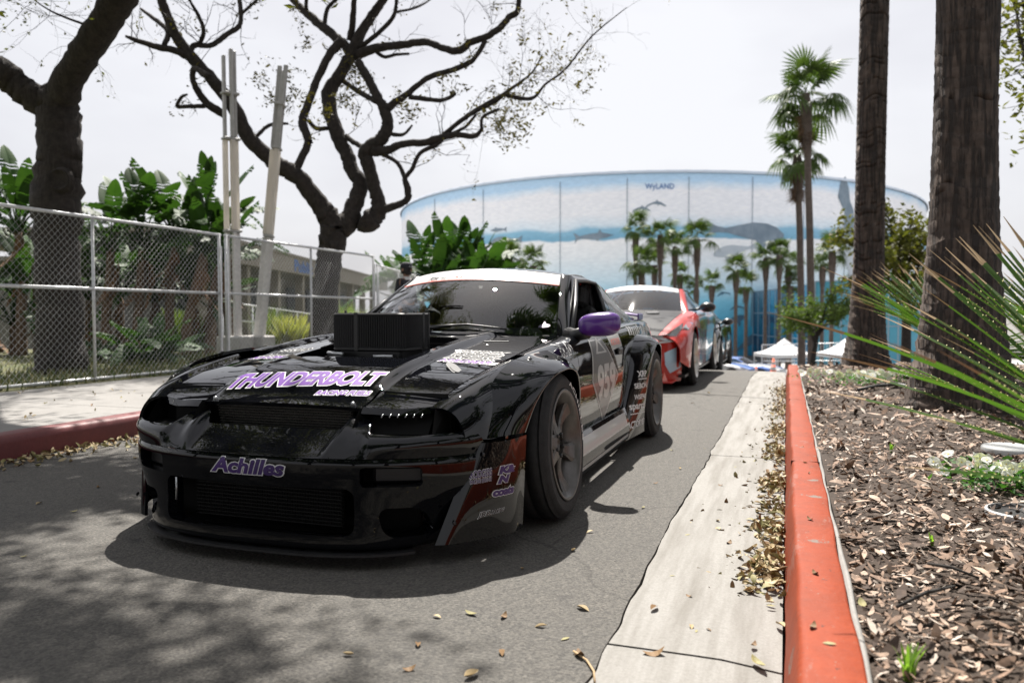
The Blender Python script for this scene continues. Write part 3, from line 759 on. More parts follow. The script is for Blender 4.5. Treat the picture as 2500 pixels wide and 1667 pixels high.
# air filter: pleated box with straps
def fil_out(n=160, px_=.187, py_=.15, r=.035, amp=.0028, teeth=110):
    pts = []
    per = []
    for cx_, cy_, a0 in ((px_-r, py_-r, 0), (-px_+r, py_-r, 90), (-px_+r, -py_+r, 180), (px_-r, -py_+r, 270)):
        for k in range(9): a = R(a0+k*90/8); per.append((cx_+r*math.cos(a), cy_+r*math.sin(a)))
    per = np.array(per+[per[0]]); s = np.concatenate([[0], np.cumsum(np.hypot(*np.diff(per, axis=0).T))])
    t = np.linspace(0, s[-1], teeth*4, endpoint=False); xs_ = np.interp(t, s, per[:, 0]); ys_ = np.interp(t, s, per[:, 1])
    g = np.where((np.arange(teeth*4) % 4) < 2, amp, -amp); l = np.hypot(xs_, ys_)
    return np.stack([xs_, ys_], 1)*(1+g/l)[:, None]
fo = fil_out(); n = len(fo); FC = (0.0, .045); b = MB()
fz0, fz1 = .742, .890
b.add([(x+FC[0], y+FC[1], z) for z in (fz0, fz1) for x, y in fo], [(i, (i+1) % n, n+(i+1) % n, n+i) for i in range(n)])
af = b.build('air_filter', filter_m, CAR)
so = fil_out(amp=0.0)
def slab(name, k, z0, z1, m, bev=.006):
    b = MB(); P = so*k; nn = len(P)
    rings = [(P*.985, z0), (P, z0+.003), (P, z1-bev), (P*(1-bev/.17), z1)]
    vs_ = [(x+FC[0], y+FC[1], z) for Q, z in rings for x, y in Q]; fs_ = []
    for r_ in range(3): fs_ += [(r_*nn+i, r_*nn+(i+1) % nn, (r_+1)*nn+(i+1) % nn, (r_+1)*nn+i) for i in range(nn)]
    fs_.append(tuple(range(3*nn, 4*nn))); fs_.append(tuple(range(nn-1, -1, -1))); b.add(vs_, fs_, False); return b.build(name, m, af)
slab('filter_lid', 1.012, .889, .902, matte_black); slab('filter_base', 1.012, .728, .744, matte_black); slab('filter_throat', .86, .618, .729, trim_black)
for (x, y, dx, dy) in ((-.055, -.153, .020, .003), (.183, -.115, .004, .020), (.190, .06, .003, .020), (.190, .12, .003, .016), (-.19, .03, .003, .02)):
    b = MB(); b.box((x+FC[0], y+FC[1], .815), (dx, dy, .178), None, .001); b.build('filter_strap', trim_black, af)
for (x, y) in ((-.14, -.10), (.05, -.12), (.14, .06)):
    b = MB(); b.lathe([(0, .012), (.006, .012), (.006, 0)], 8, Matrix.Translation((x+FC[0], y+FC[1], .901))); b.build('wing_nut', trim_black, af)
b = MB(); b.tube([(-.19, -.13, .715), (-.10, -.15, .712)], .010, 8); b.build('throttle_linkage', steel, af)
b = MB(); b.tube([(.06, -.15, .705), (.15, -.14, .705)], .009, 8); b.build('throttle_linkage', steel, af)
# cabin
b = MB(); b.box((0, .98, .70), (1.26, .36, .16), None, .04); b.box((.34, .93, .785), (.34, .22, .06), None, .025); b.build('dashboard', cabin, CAR)
for s_ in (1, -1):
    b = MB(); b.box((s_*.34, 1.74, .36), (.50, .50, .16), None, .05); b.box((s_*.34, 1.98, .68), (.50, .13, .60), Matrix.Rotation(R(-14), 4, 'X'), .055); b.box((s_*.34, 2.05, 1.0), (.28, .10, .16), Matrix.Rotation(R(-14), 4, 'X'), .045)
    for t in (-1, 1): b.box((s_*.34+t*.25, 1.93, .78), (.07, .24, .30), Matrix.Rotation(R(-14), 4, 'X'), .03); b.box((s_*.34+t*.165, 1.98, 1.01), (.06, .17, .15), Matrix.Rotation(R(-14), 4, 'X'), .025)
    b.build('bucket_seat', cabin, CAR)
b = MB(); n = 24
b.tube([(.34+.165*math.cos(2*math.pi*k/n), 1.27+.05*math.sin(2*math.pi*k/n), .80+.155*math.sin(2*math.pi*k/n)) for k in range(n+1)], .016, 8)
for a in (0, 120, 240): b.tube([(.34, 1.25, .80), (.34+.16*math.cos(R(a+90)), 1.27, .80+.15*math.sin(R(a+90)))], .010, 6)
b.tube([(.34, 1.25, .80), (.34, 1.02, .74)], .03, 8); b.build('steering_wheel', cabin, CAR)
cage = mat('cage_tube', (.05, .05, .055), .4)
b = MB()
for s_ in (-1, 1):
    b.tube(cr_path([(s_*.60, .98, .30), (s_*.60, .99, .72), (s_*.52, 1.42, 1.085), (s_*.49, 1.55, 1.125), (s_*.49, 2.10, 1.125), (s_*.54, 2.14, .9), (s_*.60, 2.16, .3)], 4), .02, 8)
    b.tube([(s_*.60, .99, .58), (s_*.62, 2.12, .42)], .02, 8); b.tube([(s_*.61, 1.0, .36), (s_*.62, 2.12, .62)], .018, 8)
    b.tube([(s_*.48, 2.12, 1.08), (s_*.5, 2.95, .55)], .02, 8)
b.tube([(-.5, 2.11, 1.125), (.5, 2.11, 1.125)], .02, 8); b.tube([(-.52, 1.45, 1.1), (.52, 1.45, 1.1)], .018, 8); b.tube([(-.58, 2.14, .62), (.5, 2.12, 1.1)], .02, 8); b.tube([(-.58, 2.14, .75), (.58, 2.14, .75)], .018, 8)
b.build('roll_cage', cage, CAR)
b = MB(); b.box((.0, 1.24, 1.10), (.24, .03, .06), None, .012); b.build('rear_view_mirror', cabin, CAR)
b = MB(); b.box((0, 2.3, .35), (1.3, .03, .55)); b.box((0, 1.6, .16), (1.3, 1.5, .02)); b.box((0, .86, .45), (1.3, .03, .5)); b.build('bulkhead', cabin, CAR)
# wheels
make_wheel('wheel', CAR, (.795, FA, .318), 1, .318, .262, .238, R(4), stencil=True)
make_wheel('wheel', CAR, (-.795, FA, .318), -1, .318, .262, .238, R(4), stencil=True)
make_wheel('wheel', CAR, (.80, RA, .322), 1, .322, .275, .238, R(1.5))
make_wheel('wheel', CAR, (-.80, RA, .322), -1, .322, .275, .238, R(1.5))
# ---------------------------------------------------------------- lettering on the car
H_B = bvh_of(hood); F_B = bvh_of(bumper); E_B = bvh_of(ext[0]); D_B = bvh_of(door[0], fend[0], quart[0]); R_B = bvh_of(fl_r[0]); FF_B = bvh_of(fl_f[0])
for nm, bd, ol, e in (('THUNDERBOLT', .045, .05, 0),):
    o = decal_word('lettering', 'THUNDERBOLT', H_B, 'top', (-.338, -.672), (.668, .058), (-.012, .118), purple_vinyl, hood, white_vinyl, .045, .12, .038, .97)
decal_word('lettering', 'RACING FUELS', H_B, 'top', (.105, -.700), (.225, .018), (.0, .030), purple_vinyl, hood, white_vinyl, .10, .12, .03, .98)
decal_word('lettering', 'Achilles', F_B, 'front', (-.160, .322), (.315, .0), (0, .056), dpurple_vinyl, bumper, white_vinyl, .045, .22, .04, .98)
decal_word('lettering', 'RODGERS', E_B, 'side', (-.688, .298), (.066, .005), (.0, .028), dpurple_vinyl, ext[0], white_vinyl, .05, .12, .02, 1)
decal_word('lettering', 'RACING ENGINES', E_B, 'side', (-.690, .279), (.066, .005), (.0, .014), dpurple_vinyl, ext[0], white_vinyl, .06, .12, .02, 1)
decal_word('lettering', 'K&', E_B, 'side', (-.598, .302), (.086, .0), (.0, .030), dpurple_vinyl, ext[0], white_vinyl, .05, .2, .07, .9)
decal_word('lettering', 'N', E_B, 'side', (-.604, .268), (.060, .0), (.0, .030), dpurple_vinyl, ext[0], white_vinyl, .05, .3, .08, 1)
decal_word('lettering', 'coats', E_B, 'side', (-.622, .222), (.100, .0), (0, .030), dpurple_vinyl, ext[0], white_vinyl, .06, .1, .07, .95)
decal_word('lettering', 'JRR', E_B, 'side', (-.674, .150), (.045, .004), (0, .022), black_vinyl, ext[0], white_vinyl, .05, .25, .02, .95)
decal_word('lettering', 'RACING', E_B, 'side', (-.625, .158), (.055, .004), (0, .014), black_vinyl, ext[0], white_vinyl, .05, .25, .02, 1)
for k, t in enumerate(('SKUNK', 'WINDERMERE', 'RACEPAK', 'NYLOMAR')):
    for s_ in (1, -1):
        y = .085-k*.085
        decal_word('lettering', t, H_B, 'top', (.365+.008*k if s_ > 0 else -.600, y), (.235, .006*s_), (.0, .062), black_vinyl if k < 3 else purple_vinyl, hood, white_vinyl, .09, .15, .03, 1)
decal_word('lettering', 'RAYS', D_B, 'side', (.375, .688), (.195, .012), (-.01, .054), black_vinyl, fend[0], white_vinyl, .075, .12, .03, .95)
# diamond with the number
dia = [(1.17, .772), (1.33, .66), (1.52, .52), (1.33, .40), (1.18, .285), (1.04, .40), (.90, .525), (.93, .66), (.95, .772)]
dia_o = [(1.17, .775), (1.345, .665), (1.545, .52), (1.345, .39), (1.17, .268), (1.025, .39), (.876, .525), (.91, .665), (.93, .775)]
poly_decal('number_plate_border', dia_o, D_B, 'side', lgrey_vinyl, door[0], .0012)
poly_decal('number_plate', dia, D_B, 'side', grey_vinyl, door[0], .0024)
decal_word('lettering', '959', D_B, 'side', (.985, .405), (.465, .0), (.0, .205), lgrey_vinyl, door[0], shear=0, bold=.045, space=.95, lift=.0036)
tri = [(1.0, .672), (1.26, .672), (1.08, .762)]; tri2 = [(1.045, .682), (1.205, .682), (1.09, .738)]
poly_decal('triangle_mark', tri, D_B, 'side', lgrey_vinyl, door[0], .0036); poly_decal('triangle_mark', tri2, D_B, 'side', grey_vinyl, door[0], .0046)
v1 = [(1.00, .375), (1.03, .382), (1.19, .285), (1.32, .38), (1.345, .37), (1.19, .266)]
poly_decal('sponsor_panel', [(1.36, .765), (1.70, .772), (1.72, .69), (1.42, .675)], D_B, 'side', lgrey_vinyl, door[0], .0012)
decal_word('lettering', 'KICKER', D_B, 'side', (1.43, .705), (.25, .0), (.0, .038), pinkred_vinyl, door[0], lift=.003, bold=.02)
for t, o_, e1, e2, sh in (('XRP', (1.965, .472), (.135, -.003), (0, .042), 0), ('SEBON', (1.905, .398), (.205, -.006), (0, .036), 0), ('WISEFAB', (1.89, .326), (.215, -.006), (0, .034), .2), ('sparco', (1.80, .252), (.30, -.012), (0, .048), 0), ('FACTORY83', (1.70, .150), (.40, -.010), (0, .046), .15)):
    decal_word('lettering', t, R_B, 'side', o_, e1, e2, white_vinyl, fl_r[0], shear=sh, bold=.03, lift=.002)
poly_decal('underline', [(1.965, .456), (2.10, .452), (2.10, .458), (1.965, .462)], R_B, 'side', white_vinyl, fl_r[0], .002)
poly_decal('underline', [(1.80, .236), (2.10, .224), (2.10, .230), (1.80, .242)], R_B, 'side', white_vinyl, fl_r[0], .002)
# quarter panel graphics: rows of scratch-like light strokes
Q_B = bvh_of(cq[0], quart[0])
for k in range(16):
    y = 2.12+k*.055; z0 = .86; z1 = min(1.06-.30*max(0, (y-2.25)), 1.07)-RNG.uniform(0, .04)
    if z1 > z0+.02: poly_decal('graphic_stroke', [(y, z0+RNG.uniform(0, .02)), (y+.016, z0), (y+.03, z1), (y+.012, z1)], Q_B, 'side', lgrey_vinyl, cq[0], .002)
for k in range(18):
    y = 2.05+k*.07; z0 = .745+RNG.uniform(-.01, .02); poly_decal('graphic_stroke', [(y, z0), (y+.03, z0), (y+.045, z0+.055), (y+.015, z0+.06)], Q_B, 'side', lgrey_vinyl, quart[0], .002)
# words on the sun strip
WS_B = bvh_of(banner)
def strip_word(t, x0, x1, z0, z1, m, **k):
    w = word(t, k.get('shear', 0), k.get('bold', .02), k.get('space', 1.0))[0]
    return decal('lettering', *w, WS_B, 'front', (x0, z0), (x1-x0, .0), (0, z1-z0), m, ws, .002)
strip_word('FORMULA', -.30, -.125, 1.100, 1.126, black_vinyl, shear=.2)
strip_word('DRIFT', -.115, .02, 1.100, 1.128, red_vinyl, shear=.2, bold=.03)
strip_word('BLACK MAGIC', .075, .24, 1.096, 1.112, pinkred_vinyl, shear=.1)
b = MB()
# hood ornament sticker at the foot of the windscreen
p0 = ws_fn(np.float64(.93), np.float64(.10))
shp = [(0, .06), (.010, .032), (.030, .022), (.034, .008), (.02, 0), (-.02, 0), (-.034, .008), (-.030, .022), (-.010, .032)]
b.prism(shp, .002, Matrix.Translation((float(p0[0])-.02, float(p0[1])-.008, float(p0[2])+.01)) @ Matrix.Rotation(R(35), 4, 'X') @ Matrix.Rotation(R(10), 4, 'Z')); b.build('sticker', mat('pale_pink_vinyl', (.75, .55, .72), .4), ws)
# ================================================================ ground, road, kerbs
def nodes(m): return m.node_tree.nodes, m.node_tree.links, m.node_tree.nodes['Principled BSDF']
def ramp(N, p0, c0, p1, c1):
    r_ = N.new('ShaderNodeValToRGB'); r_.color_ramp.elements[0].position = p0; r_.color_ramp.elements[1].position = p1
    r_.color_ramp.elements[0].color = (*c0, 1); r_.color_ramp.elements[1].color = (*c1, 1); return r_
def layered(name, base, dark, light, rough, fine, stain, stain_col, stain_amt, bump, streak=None):
    """aggregate grain + larger patches + stains, in object space"""
    m = mat(name, base, rough); N, L, b = nodes(m); tcn = N.new('ShaderNodeTexCoord')
    n1 = N.new('ShaderNodeTexNoise'); n1.inputs['Scale'].default_value = fine; n1.inputs['Detail'].default_value = 3; n1.inputs['Roughness'].default_value = .7
    n2 = N.new('ShaderNodeTexNoise'); n2.inputs['Scale'].default_value = stain; n2.inputs['Detail'].default_value = 8; n2.inputs['Roughness'].default_value = .6
    L.new(tcn.outputs['Object'], n1.inputs['Vector'])
    if streak:
        mpn = N.new('ShaderNodeMapping'); mpn.inputs['Scale'].default_value = streak; L.new(tcn.outputs['Object'], mpn.inputs['Vector']); L.new(mpn.outputs[0], n2.inputs['Vector'])
    else: L.new(tcn.outputs['Object'], n2.inputs['Vector'])
    r1 = ramp(N, .30, dark, .72, light); L.new(n1.outputs['Fac'], r1.inputs['Fac'])
    r2 = ramp(N, .42, (0, 0, 0), .70, (stain_amt,)*3); L.new(n2.outputs['Fac'], r2.inputs['Fac'])
    mx = N.new('ShaderNodeMix'); mx.data_type = 'RGBA'; L.new(r2.outputs['Color'], mx.inputs['Factor']); L.new(r1.outputs['Color'], mx.inputs['A']); mx.inputs['B'].default_value = (*stain_col, 1)
    L.new(mx.outputs['Result'], b.inputs['Base Color'])
    bp = N.new('ShaderNodeBump'); bp.inputs['Strength'].default_value = bump; bp.inputs['Distance'].default_value = .006; L.new(n1.outputs['Fac'], bp.inputs['Height']); L.new(bp.outputs[0], b.inputs['Normal'])
    return m
asphalt = layered('asphalt', (.1, .1, .1), (.030, .0285, .0265), (.138, .130, .118), .85, 110, 1.3, (.075, .072, .067), .6, .9)
def asphalt_detail(m):
    N, L, b = nodes(m); src = b.inputs['Base Color'].links[0].from_socket; tcn = N.new('ShaderNodeTexCoord')
    vo = N.new('ShaderNodeTexVoronoi'); vo.inputs['Scale'].default_value = 85; L.new(tcn.outputs['Object'], vo.inputs['Vector'])      # single stones
    r1 = ramp(N, .0, (.62, .62, .62), 1.0, (1.45, 1.42, 1.36)); L.new(vo.outputs['Color'], r1.inputs['Fac'])
    m1 = N.new('ShaderNodeMix'); m1.data_type = 'RGBA'; m1.blend_type = 'MULTIPLY'; m1.inputs['Factor'].default_value = .85; L.new(src, m1.inputs['A']); L.new(r1.outputs['Color'], m1.inputs['B'])
    n1 = N.new('ShaderNodeTexNoise'); n1.inputs['Scale'].default_value = 5.5; n1.inputs['Detail'].default_value = 5; L.new(tcn.outputs['Object'], n1.inputs['Vector'])      # oil drips
    r2 = ramp(N, .64, (0, 0, 0), .74, (.75, .75, .75)); L.new(n1.outputs['Fac'], r2.inputs['Fac'])
    m2 = N.new('ShaderNodeMix'); m2.data_type = 'RGBA'; L.new(r2.outputs['Color'], m2.inputs['Factor']); L.new(m1.outputs['Result'], m2.inputs['A']); m2.inputs['B'].default_value = (.028, .027, .027, 1)
    wv = N.new('ShaderNodeTexVoronoi'); wv.feature = 'DISTANCE_TO_EDGE'; wv.inputs['Scale'].default_value = .55; n2 = N.new('ShaderNodeTexNoise'); n2.inputs['Scale'].default_value = 3.0; n2.inputs['Detail'].default_value = 6; L.new(tcn.outputs['Object'], n2.inputs['Vector'])
    mxv = N.new('ShaderNodeMix'); mxv.data_type = 'RGBA'; mxv.inputs['Factor'].default_value = .22; L.new(tcn.outputs['Object'], mxv.inputs['A']); L.new(n2.outputs['Color'], mxv.inputs['B']); L.new(mxv.outputs['Result'], wv.inputs['Vector'])
    r3 = ramp(N, .0, (.45, .45, .45), .0035, (1, 1, 1)); L.new(wv.outputs['Distance'], r3.inputs['Fac'])                                                      # hairline cracks
    m3 = N.new('ShaderNodeMix'); m3.data_type = 'RGBA'; m3.blend_type = 'MULTIPLY'; m3.inputs['Factor'].default_value = .8; L.new(m2.outputs['Result'], m3.inputs['A']); L.new(r3.outputs['Color'], m3.inputs['B']); L.new(m3.outputs['Result'], b.inputs['Base Color'])
    bp = N.new('ShaderNodeBump'); bp.inputs['Strength'].default_value = .7; bp.inputs['Distance'].default_value = .004; L.new(vo.outputs['Distance'], bp.inputs['Height']); bp.invert = True
    old = b.inputs['Normal'].links[0].from_socket; L.new(old, bp.inputs['Normal']); L.new(bp.outputs[0], b.inputs['Normal'])
asphalt_detail(asphalt)
concrete = layered('gutter_concrete', (.3, .3, .28), (.205, .197, .183), (.275, .266, .249), .85, 120, 2.2, (.12, .11, .093), .75, .3, (7, .6, 1))
walk_m = layered('pavement_concrete', (.3, .3, .28), (.20, .192, .182), (.255, .245, .234), .85, 70, 1.1, (.16, .152, .142), .6, .2)
kerb_m = layered('kerb_red_paint', (.4, .1, .06), (.225, .036, .011), (.27, .046, .014), .62, 26, 5.5, (.18, .034, .013), .8, .4); kerb_m.node_tree.nodes['Principled BSDF'].inputs['Specular IOR Level'].default_value = .2
def worn(m, scale, thr, col, streak=(1, 1, 1)):
    N, L, b = nodes(m); src = b.inputs['Base Color'].links[0].from_socket; tcn = N.new('ShaderNodeTexCoord'); mpn = N.new('ShaderNodeMapping'); mpn.inputs['Scale'].default_value = streak
    n1 = N.new('ShaderNodeTexNoise'); n1.inputs['Scale'].default_value = scale; n1.inputs['Detail'].default_value = 9; n1.inputs['Roughness'].default_value = .72; L.new(tcn.outputs['Object'], mpn.inputs[0]); L.new(mpn.outputs[0], n1.inputs['Vector'])
    r2 = ramp(N, thr, (0, 0, 0), thr+.02, (1, 1, 1)); L.new(n1.outputs['Fac'], r2.inputs['Fac']); m2 = N.new('ShaderNodeMix'); m2.data_type = 'RGBA'; L.new(r2.outputs['Color'], m2.inputs['Factor']); L.new(src, m2.inputs['A']); m2.inputs['B'].default_value = (*col, 1); L.new(m2.outputs['Result'], b.inputs['Base Color'])
worn(kerb_m, 2.2, .575, (.235, .075, .050), (3, .8, 3)); worn(kerb_m, 6, .615, (.17, .135, .115)); worn(kerb_m, 20, .625, (.075, .026, .018)); worn(kerb_m, 55, .64, (.22, .17, .14))
kerb_shade_red = layered('kerb_red_with_shade', (.2, .05, .05), (.13, .028, .030), (.18, .040, .041), .55, 40, 3.0, (.10, .03, .03), .8, .2)  # same red paint, with this side's shade put into the colour
kerb_raw = layered('kerb_bare_concrete', (.3, .3, .28), (.22, .21, .20), (.30, .29, .275), .9, 60, 4, (.18, .17, .155), .6, .3)
soil = layered('soil', (.05, .035, .025), (.028, .018, .012), (.065, .044, .031), .95, 60, 5, (.03, .021, .015), .6, .8)
lawn_m = layered('lawn_soil', (.09, .1, .03), (.045, .055, .016), (.10, .11, .034), .95, 40, 1.2, (.12, .095, .045), .7, .6)
def strip(name, x0f, x1f, ys_, zf, m, nx=1, parent=None, thick=0.0):
    """sheet between two edge functions of y"""
    v = []; f = []
    for y in ys_:
        for i in range(nx+1):
            t = i/nx; x = x0f(y)+(x1f(y)-x0f(y))*t; v.append((x, y, zf(x, y)))
    n = nx+1
    for j in range(len(ys_)-1):
        for i in range(nx): f.append((j*n+i, j*n+i+1, (j+1)*n+i+1, (j+1)*n+i))
    if thick:
        off_ = len(v)
        for j, y in enumerate(ys_):
            for i in (0, nx):
                p = v[j*n+i]; v.append((p[0], p[1], p[2]-thick))
        for j in range(len(ys_)-1):
            f.append((j*n, (j+1)*n, off_+2*(j+1), off_+2*j)); f.append(((j+1)*n+nx, j*n+nx, off_+2*j+1, off_+2*(j+1)+1))
        f.append((0, off_, off_+1, nx) if nx == 1 else tuple([off_]+[off_+1]+list(range(nx, -1, -1))))
    b = MB(); b.add(v, f); return b.build(name, m, parent)
_ex = np.arange(-4, 20, .045); _en = [np.interp(_ex, np.arange(-4, 20.5, st_), RNG.normal(0, am, len(np.arange(-4, 20.5, st_)))) for st_, am in ((.9, .007), (.31, .0042), (.11, .003), (.045, .0018))]; _es = sum(_en)
def edge_noise(y): return float(np.interp(y, _ex, _es))
far_y = [14.5, 15, 15.5, 16, 17, 18.5, 20, 24, 28, 34, 40, 50, 60, 68, 80, 120, 200]
near_y = list(np.arange(-2.0, 14.01, .035))
tag(strip('ground', lambda y: -420, lambda y: 420, [-120, -10, 5, 11, 12, 13, 14, 15, 16, 20, 30, 40, 50, 60, 66, 70, 90, 150, 300, 900], lambda x, y: gz(y)-.12, mat('ground_asphalt', (.14, .136, .13), .9, var=.25, vscale=.4), 1), kind='structure')
tag(strip('road', lambda y: -4.60, lambda y: -.456+edge_noise(y), near_y+far_y, lambda x, y: gz(y), asphalt, 1, thick=.10), kind='structure')
gut = bpy.data.objects.new('gutter', None); COL.objects.link(gut); tag(gut, kind='structure')
joints = [-2.2, 2.12, 5.2, 8.3, 11.4, 14.5]
for a, c in zip(joints, joints[1:]):
    yy = list(np.arange(a+.006, c-.006, .05))+[c-.006]
    strip('gutter_slab', lambda y: -.4515+edge_noise(y)*1.0+.0022*math.sin(y*5.3)+.0015*math.sin(y*17.3), lambda y: .0, yy, lambda x, y: gz(y)-.004-.016*max(0, (x+.16)/.16), concrete, 6, gut, .1)
# kerb beside the planting bed
def kerb(name, ys_, x0, prof_, m, parent=None):
    v = []; f = []; n = len(prof_)
    for y in ys_:
        for (dx, z) in prof_:
            wob = .003*math.sin(y*3.1+dx*20)+.002*math.sin(y*11.7+z*30)
            v.append((x0+dx+wob, y, gz(y)+z+.0015*math.sin(y*7+dx*40)))
    for j in range(len(ys_)-1):
        for i in range(n-1): f.append((j*n+i, j*n+i+1, (j+1)*n+i+1, (j+1)*n+i))
    f.append(tuple(range(n-1, -1, -1))); f.append(tuple((len(ys_)-1)*n+i for i in range(n)))
    b = MB(); b.add(v, f, True); return b.build(name, m, parent)
ky = list(np.arange(-1.5, 12.6, .12))
kr = tag(kerb('red_kerb', ky, 0.0, [(.004, -.06), (.006, .0), (.022, .10), (.032, .142), (.036, .150), (.043, .1550), (.052, .1565), (.10, .157), (.156, .156), (.162, .153), (.165, .146), (.166, .0)], kerb_m), kind='structure')
kerb('kerb_back_edge', ky, .1665, [(0, .0), (.001, .146), (.012, .140), (.016, .10), (.016, 0)], kerb_raw, kr)
for yy in (1.2, 4.25, 7.3, 10.35):
    b = MB(); b.box((.098, yy, .100), (.136, .004, .1146)); b.build('kerb_joint', mat('joint_dark', (.09, .022, .014), .9) if 'joint_dark' not in MATS else MATS['joint_dark'], kr)
tag(kerb('shade_toned_kerb', list(np.arange(-1.0, 14.5, .2))+[16, 20, 30, 40], -4.50, [(.0, -.06), (-.004, .0), (-.008, .10), (-.014, .135), (-.03, .150), (-.06, .154), (-.16, .155), (-.18, .150), (-.18, .0)], kerb_shade_red), kind='structure')
swk = bpy.data.objects.new('pavement', None); COL.objects.link(swk); tag(swk, kind='structure')
jy = [-1, 1.9, 3.45, 5.0, 6.55, 8.1, 9.65, 11.2, 12.75, 14.3, 18, 24, 40]
for a, c in zip(jy, jy[1:]):
    strip('pavement_slab', lambda y: -7.05, lambda y: -4.684, [a+.005, (a+c)/2, c-.005], lambda x, y: gz(y)+.150, walk_m, 4, swk, .1)
tag(strip('lawn', lambda y: -40, lambda y: -7.055, [-5, 0, 5, 8, 11, 13, 15, 16, 20, 26, 40, 60], lambda x, y: gz(y)+.145, lawn_m, 6), kind='structure')
def bed_z(x, y): return gz(y)+.128+.035*sst(.2, 1.3, x)+.012*math.sin(x*3.1+y*1.7)+.010*math.sin(x*7.3-y*4.1)
yb = list(np.arange(-.5, 13.6, .25))
tag(strip('planting_bed', lambda y: .184, lambda y: 7.0, yb, lambda x, y: float(bed_z(x, y))-.006, soil, 24, None, .1), kind='structure')
tag(strip('plaza', lambda y: -9, lambda y: 9, [13.62, 14.5, 16, 20], lambda x, y: gz(y)-.06, walk_m, 2), kind='structure')

tag(strip('bounce_forecourt', lambda y: -150, lambda y: 120, [70.5, 85, 108], lambda x, y: gz(y)-.06, mat('bounce_concrete', (.42, .41, .39), .85, var=.1, vscale=.5), 2), kind='structure')  # pale sheet added to bounce sunlight up onto the arena wall
# ---------------------------------------------------------------- mulch, litter, grass
def scatter_mesh(name, items, m_list, kind_label=None):
    """items: (vertices Nx3, faces, material index) joined as one mass"""
    V = []; Fc = []; MI = []; n = 0
    for v, f, mi in items:
        V.append(v); Fc += [tuple(i+n for i in q) for q in f]; MI += [mi]*len(f); n += len(v)
    me = bpy.data.meshes.new(name); me.from_pydata(np.concatenate(V).tolist(), [], Fc)
    for m in m_list: me.materials.append(m)
    me.polygons.foreach_set('material_index', np.array(MI, dtype=np.int32)); me.update()
    o = bpy.data.objects.new(name, me); COL.objects.link(o); o['kind'] = 'stuff'; return o
def rot_xyz(a, b, c):
    ca, sa, cb, sb, cc, sc2 = math.cos(a), math.sin(a), math.cos(b), math.sin(b), math.cos(c), math.sin(c)
    return np.array([[cc*cb, cc*sb*sa-sc2*ca, cc*sb*ca+sc2*sa], [sc2*cb, sc2*sb*sa+cc*ca, sc2*sb*ca-cc*sa], [-sb, cb*sa, cb*ca]])
chip_ms = [mat('bark_dark', (.065, .042, .030), .85, var=.4, vscale=50), mat('bark_brown', (.215, .138, .094), .8, var=.35, vscale=50), mat('bark_pale', (.38, .275, .205), .75, var=.25, vscale=50), mat('bark_grey', (.46, .39, .33), .8, var=.2, vscale=60)]
def chip(L_, W_, curl):
    """bent bark flake, thin but solid"""
    n = 4; top = []
    j = RNG.uniform(.6, 1.15, 2*n+2)
    for i in range(n):
        t = i/(n-1)-.5; w = W_*(1-(2*t)**2*.75)*.5
        top += [(t*L_, -w*j[2*i], curl*(t*t)*L_*2+curl*.3*W_), (t*L_, w*j[2*i+1], curl*(t*t)*L_*2+curl*.3*W_)]
    T = np.array(top); B = T.copy(); B[:, 2] -= .0035
    f = []
    for i in range(n-1): f += [(2*i, 2*i+2, 2*i+3, 2*i+1), (2*n+2*i+1, 2*n+2*i+3, 2*n+2*i+2, 2*n+2*i)]
    ring = [0]+[2*i for i in range(1, n)]+[2*i+1 for i in range(n-1, -1, -1)]
    for a, c in zip(ring, ring[1:]+ring[:1]): f.append((a, c, 2*n+c, 2*n+a)) if a != c else None
    return np.concatenate([T, B]), f
CH = [chip(RNG.uniform(.7, 1.25), RNG.uniform(.22, .55), RNG.uniform(-.25, .35)) for _ in range(14)]
items = []
def sow(n, y0, y1, x1f, s0, s1, hz):
    for _ in range(n):
        y = RNG.uniform(y0, y1); x = .19+(x1f(y)-.19)*RNG.uniform(0, 1)
        v, f = CH[RNG.integers(len(CH))]; s = RNG.uniform(s0, s1)*RNG.choice([.4, .6, .9, 1, 1.3, 1.75])
        M_ = rot_xyz(RNG.normal(0, .38), RNG.normal(0, .38), RNG.uniform(0, 6.28))
        p = (v*np.array([s, s, max(s, .03)*.9])) @ M_.T
        p += np.array([x, y, bed_z(x, y)+RNG.uniform(0, hz)])
        items.append((p, f, int(RNG.choice(4, p=[.30, .34, .23, .13]))))
sow(10500, 1.4, 3.4, lambda y: .55+.62*y, .014, .042, .022)
sow(8500, 3.4, 6.0, lambda y: .55+.60*y, .018, .048, .022)
sow(5200, 6.0, 9.5, lambda y: .6+.45*y, .026, .062, .025)
sow(2400, 9.5, 13.4, lambda y: .6+.4*y, .045, .09, .03)
tag(scatter_mesh('bark_mulch', items, chip_ms), 'brown and grey bark mulch covering the planting bed behind the red kerb', 'mulch', kind='stuff')
